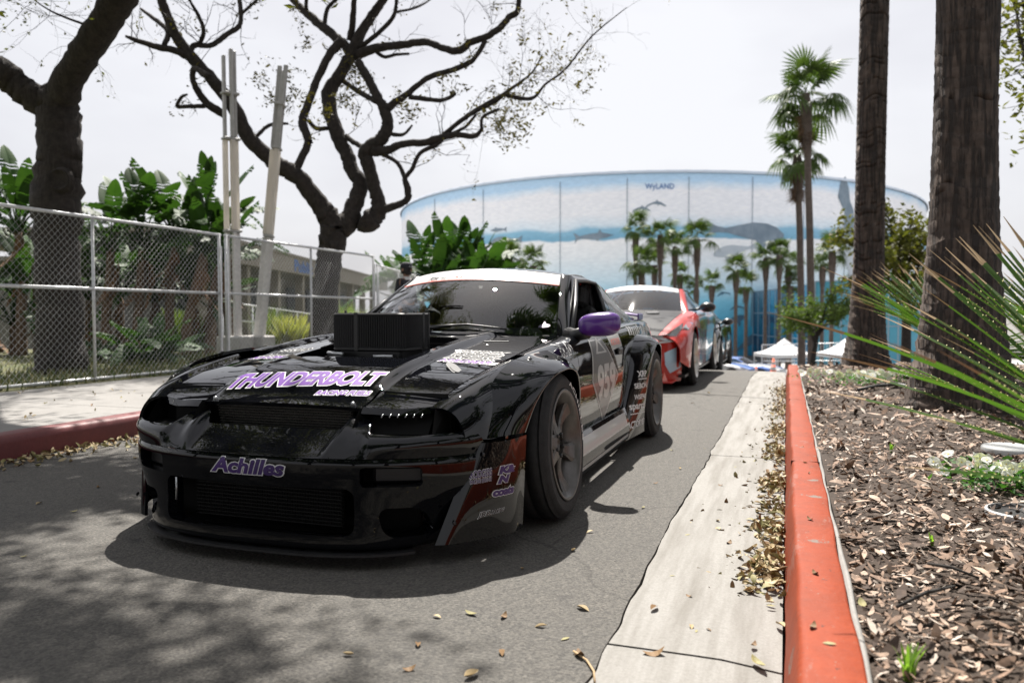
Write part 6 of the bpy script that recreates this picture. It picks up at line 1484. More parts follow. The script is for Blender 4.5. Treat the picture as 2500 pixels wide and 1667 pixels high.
# out-of-view trees added to cut the sky fill; those by the bed match door reflections
for i, (x, y, h, sp, n_, lab) in enumerate(((9.5, 4.5, 9.0, 4.2, 3600, 'broad dark tree in the bed, seen mirrored in the car doors'), (8.5, -3.5, 10.0, 5.0, 4200, 'big dark tree past the bed, mirrored in the car flank'), (2.6, -8.5, 10.5, 5.2, 4600, 'added unseen shade tree standing at the viewer side of the road bed'), (-5.2, -9.5, 10.0, 5.0, 4600, 'added unseen shade tree over the road opposite the black car nose'), (-12.5, -5.0, 9.5, 4.8, 4000, 'added unseen shade tree on the lawn before the fence starts'), (-1.5, -15.5, 11.0, 5.5, 4600, 'added unseen shade tree far along the road facing the black car'))):
    round_tree('offscreen_shade_tree', lab, (x, y, 0.0), h, sp, 13, leaf_d, n_, .42, .26, 'shade trees around the road', sub=3, first=.22)
# ================================================================ arena with painted wall
AR = Vector((-24.4, 150.0, -4.75)); AR_R = 46.0; AR_H = 23.4
arena = thing('arena', 'huge round arena with an ocean scene painted on its curved wall', 'building', AR)
mur = mat('painted_wall', (.6, .7, .8), .75); N, L, bs = nodes(mur); tcn = N.new('ShaderNodeTexCoord'); sep = N.new('ShaderNodeSeparateXYZ'); L.new(tcn.outputs['Object'], sep.inputs[0])
nA = N.new('ShaderNodeTexNoise'); nA.inputs['Scale'].default_value = .22; nA.inputs['Detail'].default_value = 6; L.new(tcn.outputs['Object'], nA.inputs['Vector'])
ad = N.new('ShaderNodeMath'); ad.operation = 'MULTIPLY_ADD'; ad.inputs[1].default_value = 1.6; L.new(nA.outputs['Fac'], ad.inputs[0]); L.new(sep.outputs['Z'], ad.inputs[2])
mr = N.new('ShaderNodeMapRange'); mr.inputs['From Min'].default_value = .8; mr.inputs['From Max'].default_value = AR_H+.8; L.new(ad.outputs[0], mr.inputs['Value'])
cr = N.new('ShaderNodeValToRGB'); cr.color_ramp.elements.remove(cr.color_ramp.elements[0])
for i, (p_, c_) in enumerate(((0.0, (.02, .26, .48)), (.16, (.05, .42, .66)), (.30, (.24, .64, .84)), (.42, (.66, .84, .94)), (.56, (.86, .92, .96)), (.655, (.93, .95, .97)), (.665, (.20, .44, .62)), (.715, (.28, .54, .72)), (.735, (.72, .84, .94)), (.80, (.90, .93, .98)), (.92, (.92, .94, .99)), (.955, (.72, .85, .98)), (.978, (.50, .72, .94)))):
    e = cr.color_ramp.elements[0] if i == 0 else cr.color_ramp.elements.new(p_)
    e.position = p_; e.color = (*c_, 1)
L.new(mr.outputs[0], cr.inputs['Fac'])
mpn = N.new('ShaderNodeMapping'); mpn.inputs['Scale'].default_value = (1, 1, 3.5); L.new(tcn.outputs['Object'], mpn.inputs[0])
nB = N.new('ShaderNodeTexNoise'); nB.inputs['Scale'].default_value = 1.3; nB.inputs['Detail'].default_value = 5; L.new(mpn.outputs[0], nB.inputs['Vector'])
rB = ramp(N, .38, (.82, .84, .86), .66, (1.18, 1.16, 1.14)); L.new(nB.outputs['Fac'], rB.inputs['Fac'])
mB = N.new('ShaderNodeMix'); mB.data_type = 'RGBA'; mB.blend_type = 'MULTIPLY'; mB.inputs['Factor'].default_value = .35; L.new(cr.outputs['Color'], mB.inputs['A']); L.new(rB.outputs['Color'], mB.inputs['B']); L.new(mB.outputs['Result'], bs.inputs['Base Color'])
def arch(x, y): return 1.5*(math.cos(math.atan2(x-y*.16, -y-x*.16)*1.0)-.62)
b = MB(); b.lathe([(AR_R, 0), (AR_R, AR_H*.25), (AR_R, AR_H*.5), (AR_R, AR_H*.75), (AR_R, AR_H-.001)], 160); b.v = [(x, y, z+(arch(x, y) if z > AR_H*.9 else 0)) for x, y, z in b.v]; b.build('wall', mur, arena)
b = MB(); b.lathe([(AR_R+.25, AR_H), (AR_R+.25, AR_H+.35), (AR_R-.4, AR_H+.45), (AR_R*.6, AR_H+1.2), (.1, AR_H+1.6)], 120); b.v = [(x, y, z+arch(x, y)*min(1, math.hypot(x, y)/AR_R)) for x, y, z in b.v]; b.build('roof', mat('arena_roof', (.62, .70, .80), .7), arena)
def wall_pt(u, v, lift=.08):
    """point of the curved wall seen at a photo position, in arena coordinates"""
    o = Vector((0, 0, CAM_H)); d = Vector(at_depth(u, v, 1.0))-o; oc = Vector((o.x-AR.x, o.y-AR.y)); dd = Vector((d.x, d.y)); r_ = AR_R+lift
    a = dd.dot(dd); b_ = 2*oc.dot(dd); c_ = oc.dot(oc)-r_*r_; t = (-b_-math.sqrt(max(0, b_*b_-4*a*c_)))/(2*a); return o+d*t-AR
def wall_uv(ang, z, lift): return Vector(((AR_R+lift)*math.sin(ang), -(AR_R+lift)*math.cos(ang), z))
def wall_ang(p): return math.atan2(p.x, -p.y)
def painted(name, poly, centre_px, length_px, m, flip=1, tilt=0.0, lift=.06, parent=arena):
    """flat silhouette (unit length) painted on the wall"""
    c = wall_pt(*centre_px); e = wall_pt(centre_px[0]+length_px/2, centre_px[1]); s = abs(wall_ang(e)-wall_ang(c))*AR_R*2; a0 = wall_ang(c); bm = bmesh.new()
    ct, st = math.cos(tilt), math.sin(tilt); f = [bm.verts.new((x*flip*ct-y*st, x*flip*st+y*ct, 0)) for x, y in poly]; bm.faces.new(f)
    for k in range(-8, 9): bmesh.ops.bisect_plane(bm, geom=bm.verts[:]+bm.edges[:]+bm.faces[:], plane_co=(k/16, 0, 0), plane_no=(1, 0, 0))
    for v in bm.verts: v.co = wall_uv(a0+v.co.x*s/AR_R, c.z+v.co.y*s, lift)
    me = bpy.data.meshes.new(name); bm.to_mesh(me); bm.free(); return mesh_obj(name, me, m, parent)
g1 = mat('painted_slate', (.16, .22, .28), .8, color2=(.26, .33, .40), vscale=.8); g2 = mat('painted_pale', (.55, .60, .65), .8, color2=(.45, .52, .58), vscale=.8); g3 = mat('painted_deep', (.05, .14, .22), .8, color2=(.09, .2, .3), vscale=.8)
fish = [(-.5, .0), (-.56, .14), (-.47, .09), (-.40, .035), (-.25, .065), (-.05, .085), (.08, .09), (.13, .18), (.19, .09), (.32, .06), (.42, .025), (.50, .012), (.41, -.01), (.30, -.045), (.12, -.065), (.06, -.12), (.02, -.07), (-.2, -.05), (-.38, -.02), (-.47, -.06), (-.54, -.15)]
dolph = [(-.5, -.10), (-.44, -.02), (-.30, .06), (-.12, .13), (.0, .16), (.03, .25), (.09, .155), (.24, .11), (.36, .02), (.47, -.05), (.49, -.08), (.38, -.08), (.24, -.01), (.13, .02), (.10, -.07), (.05, .03), (-.14, .04), (-.30, -.02), (-.41, -.08), (-.46, -.17)]
whale = [(-.5, .03), (-.54, .13), (-.42, .07), (-.30, .045), (-.12, .09), (.06, .13), (.24, .125), (.38, .08), (.48, .0), (.47, -.05), (.36, -.085), (.24, -.10), (.22, -.22), (.13, -.30), (.14, -.16), (.10, -.095), (-.08, -.06), (-.28, -.01), (-.41, -.01), (-.53, -.06)]
fluke = [(-.10, -.5), (-.07, -.1), (-.22, .15), (-.16, .42), (-.06, .5), (.02, .3), (.05, .1), (.14, -.05), (.16, -.25), (.10, -.5)]
belly = lambda P, k=.42: [(x*.9+.02, min(y, -.0)*.95 if y < 0 else y*.0-.005) for x, y in P]
painted('painted_fish', fish, (1452, 578), 96, g1, 1, .04)
painted('painted_dolphin', dolph, (1602, 500), 52, g1, 1); painted('painted_dolphin', dolph, (1566, 512), 46, g1, 1)
painted('painted_whale', whale, (1828, 568), 180, g1, 1, -.03); painted('painted_whale', whale, (1232, 590), 80, g1, -1)
painted('painted_whale', whale, (1795, 612), 110, g2, -1, .15, .055)
painted('painted_tail', fluke, (2070, 505), 100, g1, 1, 0); painted('painted_tail', fluke, (2085, 640), 150, g2, 1, .0, .05)
painted('painted_dolphin', dolph, (1766, 718), 34, g3, -1, .2); painted('painted_dolphin', dolph, (1800, 752), 38, g3, -1, .1); painted('painted_whale', whale, (1790, 783), 66, g3, 1, .35); painted('painted_fish', fish, (1215, 562), 40, g1, -1)
painted('painted_whale', whale, (1828, 836), 90, g3, 1, .6)
for body, (u0, v0), (u1, v1), m in (('WyLAND', (1575, 466), (1646, 448), mat('painted_blue', (.10, .22, .45), .8)),):
    Vt, Ft = word(body, 0, .015, 1.05)[0]; vs_ = [tuple(wall_pt(u0+(u1-u0)*x, v0+(v1-v0)*y+(4 if False else 0))) for x, y in Vt]; b = MB(); b.add(vs_, Ft); b.build('signature_lettering', m, arena)
jm = mat('panel_joint', (.30, .36, .42), .8)
for u in (1062, 1180, 1367, 1530, 1680, 1835, 1960, 2060):
    p = wall_pt(u, 700, .04); a = wall_ang(p); b = MB(); q0, q1 = wall_uv(a, 4, .05), wall_uv(a, AR_H-.1, .05); b.tube([q0, q1], .045, 4); b.build('panel_joint', jm, arena)
# glass entrance block
ent = thing('entrance_hall', 'blue glass entrance hall with dark panes at the foot of the arena', 'building', (0, 0, -4.7))
gl_dark = mat('dark_blue_glass', (.008, .055, .12), .08, spec=.6, coat=.4); gl_mid = mat('blue_glass', (.02, .20, .38), .10, spec=.6, coat=.4); gl_lite = mat('pale_blue_glass', (.10, .36, .50), .2, spec=.5); mul = mat('mullion', (.30, .40, .48), .5, metal=.3)
def facade(u0, d0, u1, d1, ztop, cols, rows, mats_, parent):
    a = Vector(at_depth(u0, 765, d0)); c = Vector(at_depth(u1, 765, d1)); a.z = c.z = 0; n = cols; h = ztop+4.7; dirv = (c-a).normalized(); nrm = Vector((dirv.y, -dirv.x, 0)); ln = (c-a).length; cw = ln/n
    rot = Matrix((dirv, -nrm, Vector((0, 0, 1)))).transposed().to_4x4()
    for i in range(n):
        for j in range(rows):
            ct = a+dirv*(cw*(i+.5)); b = MB(); b.box((ct.x, ct.y, h*(j+.5)/rows), (cw-.12, .06, h/rows-.12), rot); b.build('pane', mats_[int(RNG.integers(len(mats_)))] if len(mats_) > 1 else mats_[0], parent)
    for i in range(n+1):
        ct = a+dirv*cw*i; b = MB(); b.box((ct.x, ct.y, h/2), (.12, .18, h), rot); b.build('mullion', mul, parent)
    for j in range(rows+1):
        ct = a+dirv*ln/2; b = MB(); b.box((ct.x, ct.y, h*j/rows), (ln, .16, .10), rot); b.build('transom', mul, parent)
    ct = a+dirv*ln/2-nrm*3.0; b = MB(); b.box((ct.x, ct.y, h/2-.1), (ln, 5.6, h-.2), rot); b.build('hall_body', gl_dark, parent)
facade(1839, 104, 1925, 90, 3.75, 6, 3, [gl_dark, gl_dark, gl_mid], ent); facade(1925, 89.9, 1990, 80, 3.9, 5, 3, [gl_mid, gl_mid, gl_dark], ent); facade(1990, 79.9, 2270, 72, 4.1, 12, 2, [gl_lite], ent)
facade(1470, 103, 1660, 101, .3, 10, 1, [gl_lite, gl_lite, gl_mid], ent)
# ================================================================ tents, barrier, cones, parked cars far down the slope
tent_m = mat('tent_fabric', (.80, .80, .80), .7, var=.04, vscale=2)
def tent(u, v, d, w, label):
    p = at_depth(u, v, d); g = gz(p[1]); t = thing('canopy_tent', label, 'tent', (p[0], p[1], g), YAW+.2, 'white event tents'); top = p[2]-g; ev = top-1.25
    b = MB(); h = w/2; n = 8; vs_ = []; fs_ = []
    for i in range(n+1):
        k = i/n; r_ = h*(1-k)+.02; z = ev+(top-ev)*(k**1.7)
        vs_ += [(-r_, -r_, z), (r_, -r_, z), (r_, r_, z), (-r_, r_, z)]
    for i in range(n):
        for k in range(4): fs_.append((4*i+k, 4*i+(k+1) % 4, 4*i+4+(k+1) % 4, 4*i+4+k))
    b.add(vs_, fs_, False); b.build('canopy', tent_m, t)
    b = MB(); 
    for k, (x0, y0, x1, y1) in enumerate(((-h, -h, h, -h), (h, -h, h, h), (h, h, -h, h), (-h, h, -h, -h))): b.add([(x0, y0, ev), (x1, y1, ev), (x1, y1, ev-.28), (x0, y0, ev-.28)], [(0, 1, 2, 3)])
    b.build('valance', tent_m, t)
    for sx in (-1, 1):
        for sy in (-1, 1): b = MB(); b.tube([(sx*h*.97, sy*h*.97, 0), (sx*h*.97, sy*h*.97, ev)], .035, 6); b.build('pole', galv, t)
tent(1915, 826, 66, 3.6, 'white peaked tent in front of the feathery green tree'); tent(2070, 822, 60, 3.4, 'white peaked tent beside the thick palm trunk at the kerb end')
def cone(u, v, d, label):
    p = at_depth(u, v, d); t = thing('traffic_cone', label, 'traffic cone', (p[0], p[1], gz(p[1])), 0, 'orange traffic cones'); co = mat('cone_orange', (.75, .12, .03), .5) if 'cone_orange' not in MATS else MATS['cone_orange']
    b = MB(); b.box((0, 0, .02), (.4, .4, .04), None, .01); b.build('base', co, t); b = MB(); b.lathe([(.15, .04), (.095, .34), (.088, .34), (.035, .75), (0, .75)], 16); b.build('body', co, t)
    for z0, z1, r0, r1 in ((.30, .42, .106, .088), (.50, .60, .078, .062)): b = MB(); b.lathe([(r0, z0), (r1, z1)], 16); b.build('reflective_band', white_vinyl, t)
cone(1888, 890, 30, 'orange traffic cone beside the barrier at the kerb end'); cone(1846, 898, 44, 'orange traffic cone near the blue and white car')
bt = thing('crowd_barrier', 'low metal crowd barrier across the lane below the tents', 'barrier', (0, 0, 0))
q0 = at_depth(1860, 880, 48); q1 = at_depth(2120, 880, 42); a = Vector((q0[0], q0[1], gz(q0[1]))); c = Vector((q1[0], q1[1], gz(q1[1]))); n = 36
for zz in (.15, 1.12): b = MB(); b.tube([a+Vector((0, 0, zz+1.0)), c+Vector((0, 0, zz+1.0))], .03, 6); b.build('rail', galv, bt)
for k in range(n+1): b = MB(); q = a.lerp(c, k/n); b.tube([q+Vector((0, 0, 0 if k % 6 == 0 else 1.15)), q+Vector((0, 0, 2.12))], .028 if k % 6 == 0 else .012, 5); b.build('upright', galv, bt)
# ================================================================ generic coupe builder for the other cars
def make_coupe(name, label, loc, m_body, m_hood, m_fend, m_pillar, m_bump, lod=1.0, banner_m=None, wheel_m=None, livery=None, group=None, full=True, rz=0.0, glassm=None, height=1.0):
    c = thing(name, label, 'car', loc, rz, group); k = height
    S2 = {-.86: [(.60, .64), (.70, .62), (.79, .57), (.845, .50), (.86, .42), (.86, .34)], -.45: [(.655, .755), (.76, .762), (.87, .71), (.925, .62), (.935, .45), (.93, .25)], 0: [(.70, .85), (.79, .868), (.90, .82), (.948, .72), (.952, .5), (.93, .25)],
          .6: [(.72, .915), (.79, .922), (.88, .885), (.925, .78), (.935, .5), (.92, .20)], 1.6: [(.74, .955), (.80, .96), (.87, .925), (.915, .82), (.93, .5), (.92, .20)], 2.78: [(.72, .995), (.80, 1.0), (.90, .95), (.95, .80), (.955, .5), (.93, .25)], 3.6: [(.64, .98), (.74, .97), (.84, .9), (.88, .76), (.88, .5), (.86, .3)]}
    yy = sorted(S2); sf = loft(yy, [[(x, y, z*k) for x, z in S2[y]] for y in yy]); r_ = lambda n_: max(3, int(n_*lod))
    fe = panel('front_fender', sf, (-.84, .70), (0, 1), r_(40), r_(18), m_fend, c, [circ(0, .34, .40)], mirror=True); do = panel('door', sf, (.71, 1.95), (0, 1), r_(24), r_(18), m_body, c, mirror=True); qu = panel('rear_quarter_panel', sf, (1.96, 3.6), (0, 1), r_(36), r_(18), m_body, c, [circ(2.78, .34, .40)], mirror=True)
    zt = pchip(yy, [S2[y][0][1]*k for y in yy]); ew = pchip(yy, [S2[y][0][0]-.006 for y in yy])
    def hf(u, v): y1 = .66+.22*np.abs(u)**2.2; y = -.86-.06*(1-u*u)+(y1+.86+.06*(1-u*u))*v; x = u*ew(y); return np.stack([x, y, zt(y)+.03*(1-u*u)], -1)
    ho = panel('hood', hf, (-1, 1), (0, 1), r_(30), r_(24), m_hood, c, ref=(0, 0, -2))
    if lod > .5:
        for s_ in (-1, 1): b = MB(); b.box((s_*.36, .25, float(zt(.25))+.03), (.16, .22, .008), Matrix.Rotation(R(7), 4, 'X') @ Matrix.Rotation(s_*.3, 4, 'Z'), .003); b.build('hood_duct', trim_black, ho)
    pl2 = pchip([0, .3, .55, .72, .82, .865], [-1.0, -.985, -.945, -.88, -.78, -.62]); xs_ = np.linspace(0, .865, 120); ys_ = pl2(xs_); ss = np.concatenate([[0], np.cumsum(np.hypot(np.diff(xs_), np.diff(ys_)))]); ss /= ss[-1]
    def bf(s, z): a = np.abs(s); x = np.interp(a, ss, xs_)*np.sign(s); y = np.interp(a, ss, ys_); t = (z-.10)/.50; return np.stack([x*(1-.03*(1-t)), y+.10*np.clip(t-.45, 0, 1)**1.3*1.2+.02*(1-t), z*k], -1)
    mo = rrect(0, 2, -.62, .62, .20*k, .46*k, .05, sx=False, skew=0); si = rrect(0, 2, .60, .74, .20*k, .34*k, .03)
    bu = panel('front_bumper', bf, (-1, 1), (.10, .62), r_(90), r_(26), m_bump, c, [mo] if lod > .5 else [], ref=(0, -.3, .3)); b = MB(); b.box((0, -.84, .33*k), (1.2, .02, .36)); b.build('grille', core_m, c)
    b = MB(); b.box((0, -.90, .105*k), (1.60, .26, .02), None, .008); b.build('splitter', m_bump, bu)
    for s_ in (-1, 1):
        hp = [(s_*x, y, z*k) for x, y, z in ((.52, -.925, .625), (.70, -.845, .655), (.80, -.62, .745), (.835, -.40, .785), (.845, -.56, .66), (.82, -.74, .585), (.70, -.86, .575))]; ce = np.mean(hp, 0)+np.array([s_*.02, -.025, .02]); b = MB(); b.add(hp+[tuple(ce)], [(i, (i+1) % 7, 7) if s_ > 0 else ((i+1) % 7, i, 7) for i in range(7)], True); b.build('headlight', mat('lamp_lens', (.35, .36, .38), .06, coat=1.0, spec=.8) if 'lamp_lens' not in MATS else MATS['lamp_lens'], c)
    def wf_(u, v): return np.stack([(.66+(.53-.66)*v)*u, .92-.24*(1-u*u)+(1.62-.92)*v, (.905+(1.255-.905)*v)*k+.045*(1-u*u)+.015*np.sin(np.pi*v)], -1)
    wsn = panel('windscreen', wf_, (-1, 1), (0, 1), r_(18), r_(10), glassm or glass, c, flange=0, ref=(0, 2.2, .5))
    if banner_m: panel('sun_strip', off(wf_, .004), (-.98, .98), (.80, .995), r_(18), 3, banner_m, wsn, flange=0, ref=(0, 2.2, .5))
    def pf(u, v): a = wf_(np.ones_like(u), v); c0 = np.array([.745, .95, .925*k]); c1 = np.array([.60, 1.74, 1.225*k]); q = c0+(c1-c0)*v[..., None]; return a+(q-a)*u[..., None]+np.array([.5, -.3, .6])*(.02*np.sin(np.pi*u))[..., None]
    panel('windscreen_pillar', pf, (0, 1), (0, 1), 5, r_(12), m_pillar, c, mirror=True, flange=.015, ref=(.2, 1.4, .8))
    rf = loft([0, .4, 1], [[(x*(.60 if abs(x) == 1 else .55), y+dy*(1-x*x), z*k+dz*(1-abs(x)**2.5)) for x in (-1, -.93, -.5, 0, .5, .93, 1)] for y, dy, z, dz in ((1.64, -.24, 1.235, .062), (1.95, -.05, 1.245, .085), (2.42, .08, 1.21, .07))]); panel('roof', rf, (0, 1), (0, 1), r_(12), r_(18), m_body if m_pillar is None else m_hood if m_hood is m_body else m_body, c, ref=(0, 2, .8))
    sw = loft([0, .5, 1], [[(.745, .97, .925*k), (.745, .97, .925*k+.002)], [(.75, 1.75, .955*k), (.605, 1.78, 1.22*k)], [(.745, 2.35, .975*k), (.60, 2.40, 1.19*k)]]); panel('side_window', sw, (0, 1), (0, 1), 8, 4, gl_dark if 'dark_glass_car' not in MATS else MATS['dark_glass_car'], c, mirror=True, flange=0, ref=(.2, 1.6, .9))
    rw = loft([0, 1], [[(x*.58, 2.42+.08*(1-x*x), 1.19*k+.06*(1-x*x)) for x in (-1, 0, 1)], [(x*.66, 3.25, 1.0*k) for x in (-1, 0, 1)]]); panel('rear_window', rw, (0, 1), (0, 1), 6, 6, gl_dark, c, flange=0, ref=(0, 2.5, .5)); cp = loft([0, 1], [[(.745, 2.35, .975*k), (.59, 2.42, 1.19*k)], [(.72, 3.2, .995*k), (.66, 3.25, 1.0*k)]]); panel('roof_pillar', cp, (0, 1), (0, 1), 6, 4, m_body, c, mirror=True, flange=0, ref=(.2, 2.6, .6))
    b = MB(); b.box((0, 3.55, .62*k), (1.66, .14, .72*k), None, .05); b.build('rear_bumper', m_body, c); b = MB(); b.box((0, 3.40, 1.0*k), (1.34, .42, .03), None, .01); b.build('boot_lid', m_body, c)
    for s_ in (-1, 1): b = MB(); b.lathe([(0, -.10), (.05, -.09), (.085, -.04), (.09, .05), (0, .06)], 12, Matrix.Translation((s_*.99, 1.05, .985*k)) @ Matrix.Rotation(R(-90), 4, 'X') @ Matrix.Diagonal((1.25, .8, 1, 1))); b.tube([(s_*.74, 1.12, .94*k), (s_*.93, 1.08, .97*k)], .02, 6); b.build('door_mirror', trim_black, c)
    b = MB(); b.box((0, 1.4, .16), (1.8, 4.2, .03)); b.box((0, 1.9, .55), (1.3, .06, .7)); b.build('underbody', trim_black, c)
    for s_ in (1, -1): b = MB(); b.box((s_*.36, 1.85, .72), (.46, .14, .7), Matrix.Rotation(R(-15), 4, 'X'), .05); b.box((s_*.36, 1.62, .42), (.48, .5, .16), None, .04); b.build('seat', cabin, c)
    b = MB(); b.box((0, 1.15, .84*k), (1.3, .4, .12), None, .04); b.build('dashboard', cabin, c)
    for y0 in (0, 2.78):
        for s_ in (1, -1): make_wheel('wheel', c, (s_*.81, y0, .335), s_, .335, .285, .245, R(2), 5 if lod > .5 else 5, wheel_m)
    return dict(c=c, fend=fe, door=do, quart=qu, hood=ho, bump=bu, ws=wsn)
red_p = mat('red_paint', (.42, .016, .008), .4, coat=.6, coatr=.05, spec=.2); carb = mat('carbon_hood', (.010, .010, .012), .5, coat=.12, coatr=.15, spec=.12); white_p = mat('white_paint', (.55, .55, .55), .35, coat=1, coatr=.03); blue_p = mat('blue_paint', (.03, .12, .42), .35, coat=1, coatr=.03); silver = mat('silver_wheel', (.55, .52, .48), .3, metal=.8)
liv = mat('livery_foil', (.60, .62, .64), .15, color2=(.16, .34, .52), vscale=3.2, coat=1, coatr=.03); N, L, bs = nodes(liv); vr = N.new('ShaderNodeTexVoronoi'); vr.inputs['Scale'].default_value = 4.5; tcn = N.new('ShaderNodeTexCoord'); L.new(tcn.outputs['Object'], vr.inputs['Vector']); rr_ = N.new('ShaderNodeValToRGB'); rr_.color_ramp.interpolation = 'CONSTANT'
rr_.color_ramp.elements[0].color = (.22, .24, .26, 1); rr_.color_ramp.elements[1].position = .45; rr_.color_ramp.elements[1].color = (.12, .32, .55, 1); e = rr_.color_ramp.elements.new(.68); e.color = (.50, .04, .03, 1); e = rr_.color_ramp.elements.new(.82); e.color = (.05, .06, .08, 1); L.new(vr.outputs['Color'], rr_.inputs['Fac']); L.new(rr_.outputs['Color'], bs.inputs['Base Color'])
pale_glass = glass_mat('bright_windscreen', (.50, .46, .54), 1.8, .03, 1.5)
G = make_coupe('race_car', 'red and silver drift coupe with dark hood parked behind the black one', (-2.02, 10.22, 0), liv, carb, red_p, red_p, red_p, 1.0, white_vinyl, silver, glassm=pale_glass)
GB = bvh_of(G['bump']); GF = bvh_of(G['fend'][0], G['door'][0])
poly_decal('livery_patch', [(.68, .44), (.80, .50), (.845, .54), (.84, .26), (.74, .20), (.69, .30)], GB, 'front', mat('pale_blue_vinyl', (.40, .58, .70), .3, coat=.6), G['bump'], .003)
poly_decal('livery_patch', [(.45, .525), (.84, .575), (.845, .60), (.45, .548)], GB, 'front', white_vinyl, G['bump'], .004)
decal_word('lettering', 'poeber', GB, 'front', (.30, .560), (.40, .012), (0, .05), white_vinyl, G['bump'], bold=.03, lift=.005); decal_word('lettering', 'MEX', GB, 'front', (.45, .135), (.22, .0), (0, .055), white_vinyl, G['bump'], bold=.05, lift=.004)
poly_decal('livery_patch', [(-.55, .70), (-.2, .80), (.1, .72), (.68, .70), (.68, .55), (.35, .30), (.3, .62), (-.1, .78), (-.4, .70)], GF, 'side', liv, G['fend'][0], .003)
b = MB(); b.prism([(0, 0), (.20, 0), (.20, .13), (.08, .16)], .014, Matrix.Translation((.66, -.93, .10)) @ Matrix.Rotation(R(62), 4, 'Z') @ Matrix.Rotation(R(80), 4, 'X')); b.build('canard', mat('orange_red_paint', (.70, .14, .07), .35, coat=.8), G['bump'])
b = MB(); b.tube([(-.45, .80, .93), (-.18, 1.42, 1.26)], .012, 6); b.build('windscreen_strut', white_vinyl, G['ws'])
make_coupe('race_car', 'black drift car with dark mirror half hidden behind the red coupe', (-2.12, 15.75, gz(16.5)), paint, paint, paint, paint, paint, .7, None, matte_black)
for (u, v, d), m1, m2, lab in (((1803, 903, 46), white_p, blue_p, 'small white car with blue bonnet parked below the crest of the road'), ((1872, 904, 47), blue_p, white_p, 'blue car with white roof parked below the crest beside the white car'), ((1752, 902, 50), white_p, white_p, 'white car parked far down the slope behind the black race cars')):
    p = at_depth(u, v, d); make_coupe('parked_car', lab, (p[0], p[1], gz(p[1])), m1, m2, m1, m1, m2, .35, None, silver, group='cars parked below the crest', rz=R(70))
# ================================================================ light pylons
alu = mat('brushed_aluminium', (.66, .645, .62), .45, metal=.1, var=.15, vscale=20); acryl = mat('frosted_panel', (.80, .77, .72), .35, var=.05, vscale=5, coat=.2); grey_alu = mat('grey_metal', (.40, .395, .38), .5, metal=.1, var=.15, vscale=10); N, L, bs = nodes(acryl); tl = N.new('ShaderNodeBsdfTranslucent'); tl.inputs[0].default_value = (.9, .86, .8, 1); mxs = N.new('ShaderNodeMixShader'); mxs.inputs[0].default_value = .55; L.new(bs.outputs[0], mxs.inputs[1]); L.new(tl.outputs[0], mxs.inputs[2]); L.new(mxs.outputs[0], N['Material Output'].inputs['Surface'])
ped_m = mat('pedestal_concrete', (.45, .44, .42), .85, var=.15, vscale=8)
def pylon(base_px, top_px, d, label, tops):
    a = Vector(at_depth(*base_px, d)); c = Vector(at_depth(*top_px, d-.1)); a.z = gz(a.y)+.14; t = thing('light_pylon', label, 'light pylon', a); ax = c-a; ln = ax.length; q = ax.to_track_quat('Z', 'Y').to_matrix().to_4x4()
    w = .085
    for k, (ox, oy) in enumerate(((-w, -.03), (0.0, .05), (w, -.03))):
        for s0, s1, m_, wx, wy in ((.03, .415, alu, .062, .075), (.425, .71, acryl, .070, .075), (.72, tops[k], grey_alu, .046, .07)):
            mid = q @ Vector((ox, oy, ln*(s0+s1)/2)); b = MB(); b.box(tuple(mid), (wx, wy, ln*(s1-s0)), q, .008); b.build('post' if m_ is not acryl else 'lit_tube', m_, t)
        if k != 1:
            for e_ in (-.022, .022): mid = q @ Vector((ox+e_, oy-.042, ln*.22)); b = MB(); b.box(tuple(mid), (.012, .012, ln*.37), q, .002); b.build('flute', alu, t)
    for f_ in (.42, .715, .86):
        mid = q @ Vector((0, -.01, ln*f_)); b = MB(); b.box(tuple(mid), (.26, .15, .04), q, .008); b.build('collar', grey_alu, t)
    b = MB(); b.box((0, 0, .18), (.46, .36, .44), None, .02); b.build('pedestal', ped_m, t); return t
pylon((575, 862), (560, 122), 12.6, 'upright pale metal light pylon behind the fence joint', (1.0, 1.0, .98)); pylon((628, 856), (692, 155), 12.9, 'leaning pale metal light pylon next to the upright one', (.97, .99, 1.0))
# ================================================================ parking building and garden wall
fh = Vector((_fw[0], _fw[1], 0)).normalized(); rh = Vector((_rt[0], _rt[1], 0)); bq = Matrix((fh, rh*-1, Vector((0, 0, 1)))).transposed().to_4x4()
def blk(parent, name, s0, s1, l0, l1, z0, z1, m, bev=0.0):
    c = fh*(s0+s1)/2+rh*(l0+l1)/2; b = MB(); b.box((c.x, c.y, (z0+z1)/2), (abs(s1-s0), abs(l1-l0), z1-z0), bq, bev); return b.build(name, m, parent)
fas = mat('fascia_render', (.24, .215, .185), .85, var=.08, vscale=1.5); wal = mat('grey_wall', (.15, .145, .14), .9, var=.12, vscale=1.2); dk = mat('dark_opening', (.03, .03, .032), .6); blue_sign = mat('blue_sign', (.02, .12, .42), .5)  # wal: even grey for building wall, soffit and garden wall
pb = thing('parking_building', 'low flat-roofed parking building with blue lettering on its fascia', 'building', (0, 0, 0))
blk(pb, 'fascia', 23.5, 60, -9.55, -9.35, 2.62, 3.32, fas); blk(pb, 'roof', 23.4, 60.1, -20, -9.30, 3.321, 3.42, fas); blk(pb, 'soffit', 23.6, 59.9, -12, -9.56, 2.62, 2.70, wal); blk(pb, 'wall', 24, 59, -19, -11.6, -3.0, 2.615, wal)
for k in range(9): s0 = 25+k*3.8; blk(pb, 'column', s0, s0+.35, -9.9, -9.55, -3, 2.615, fas); blk(pb, 'window', s0+.7, s0+3.2, -11.59, -11.5, .9, 2.2, dk)
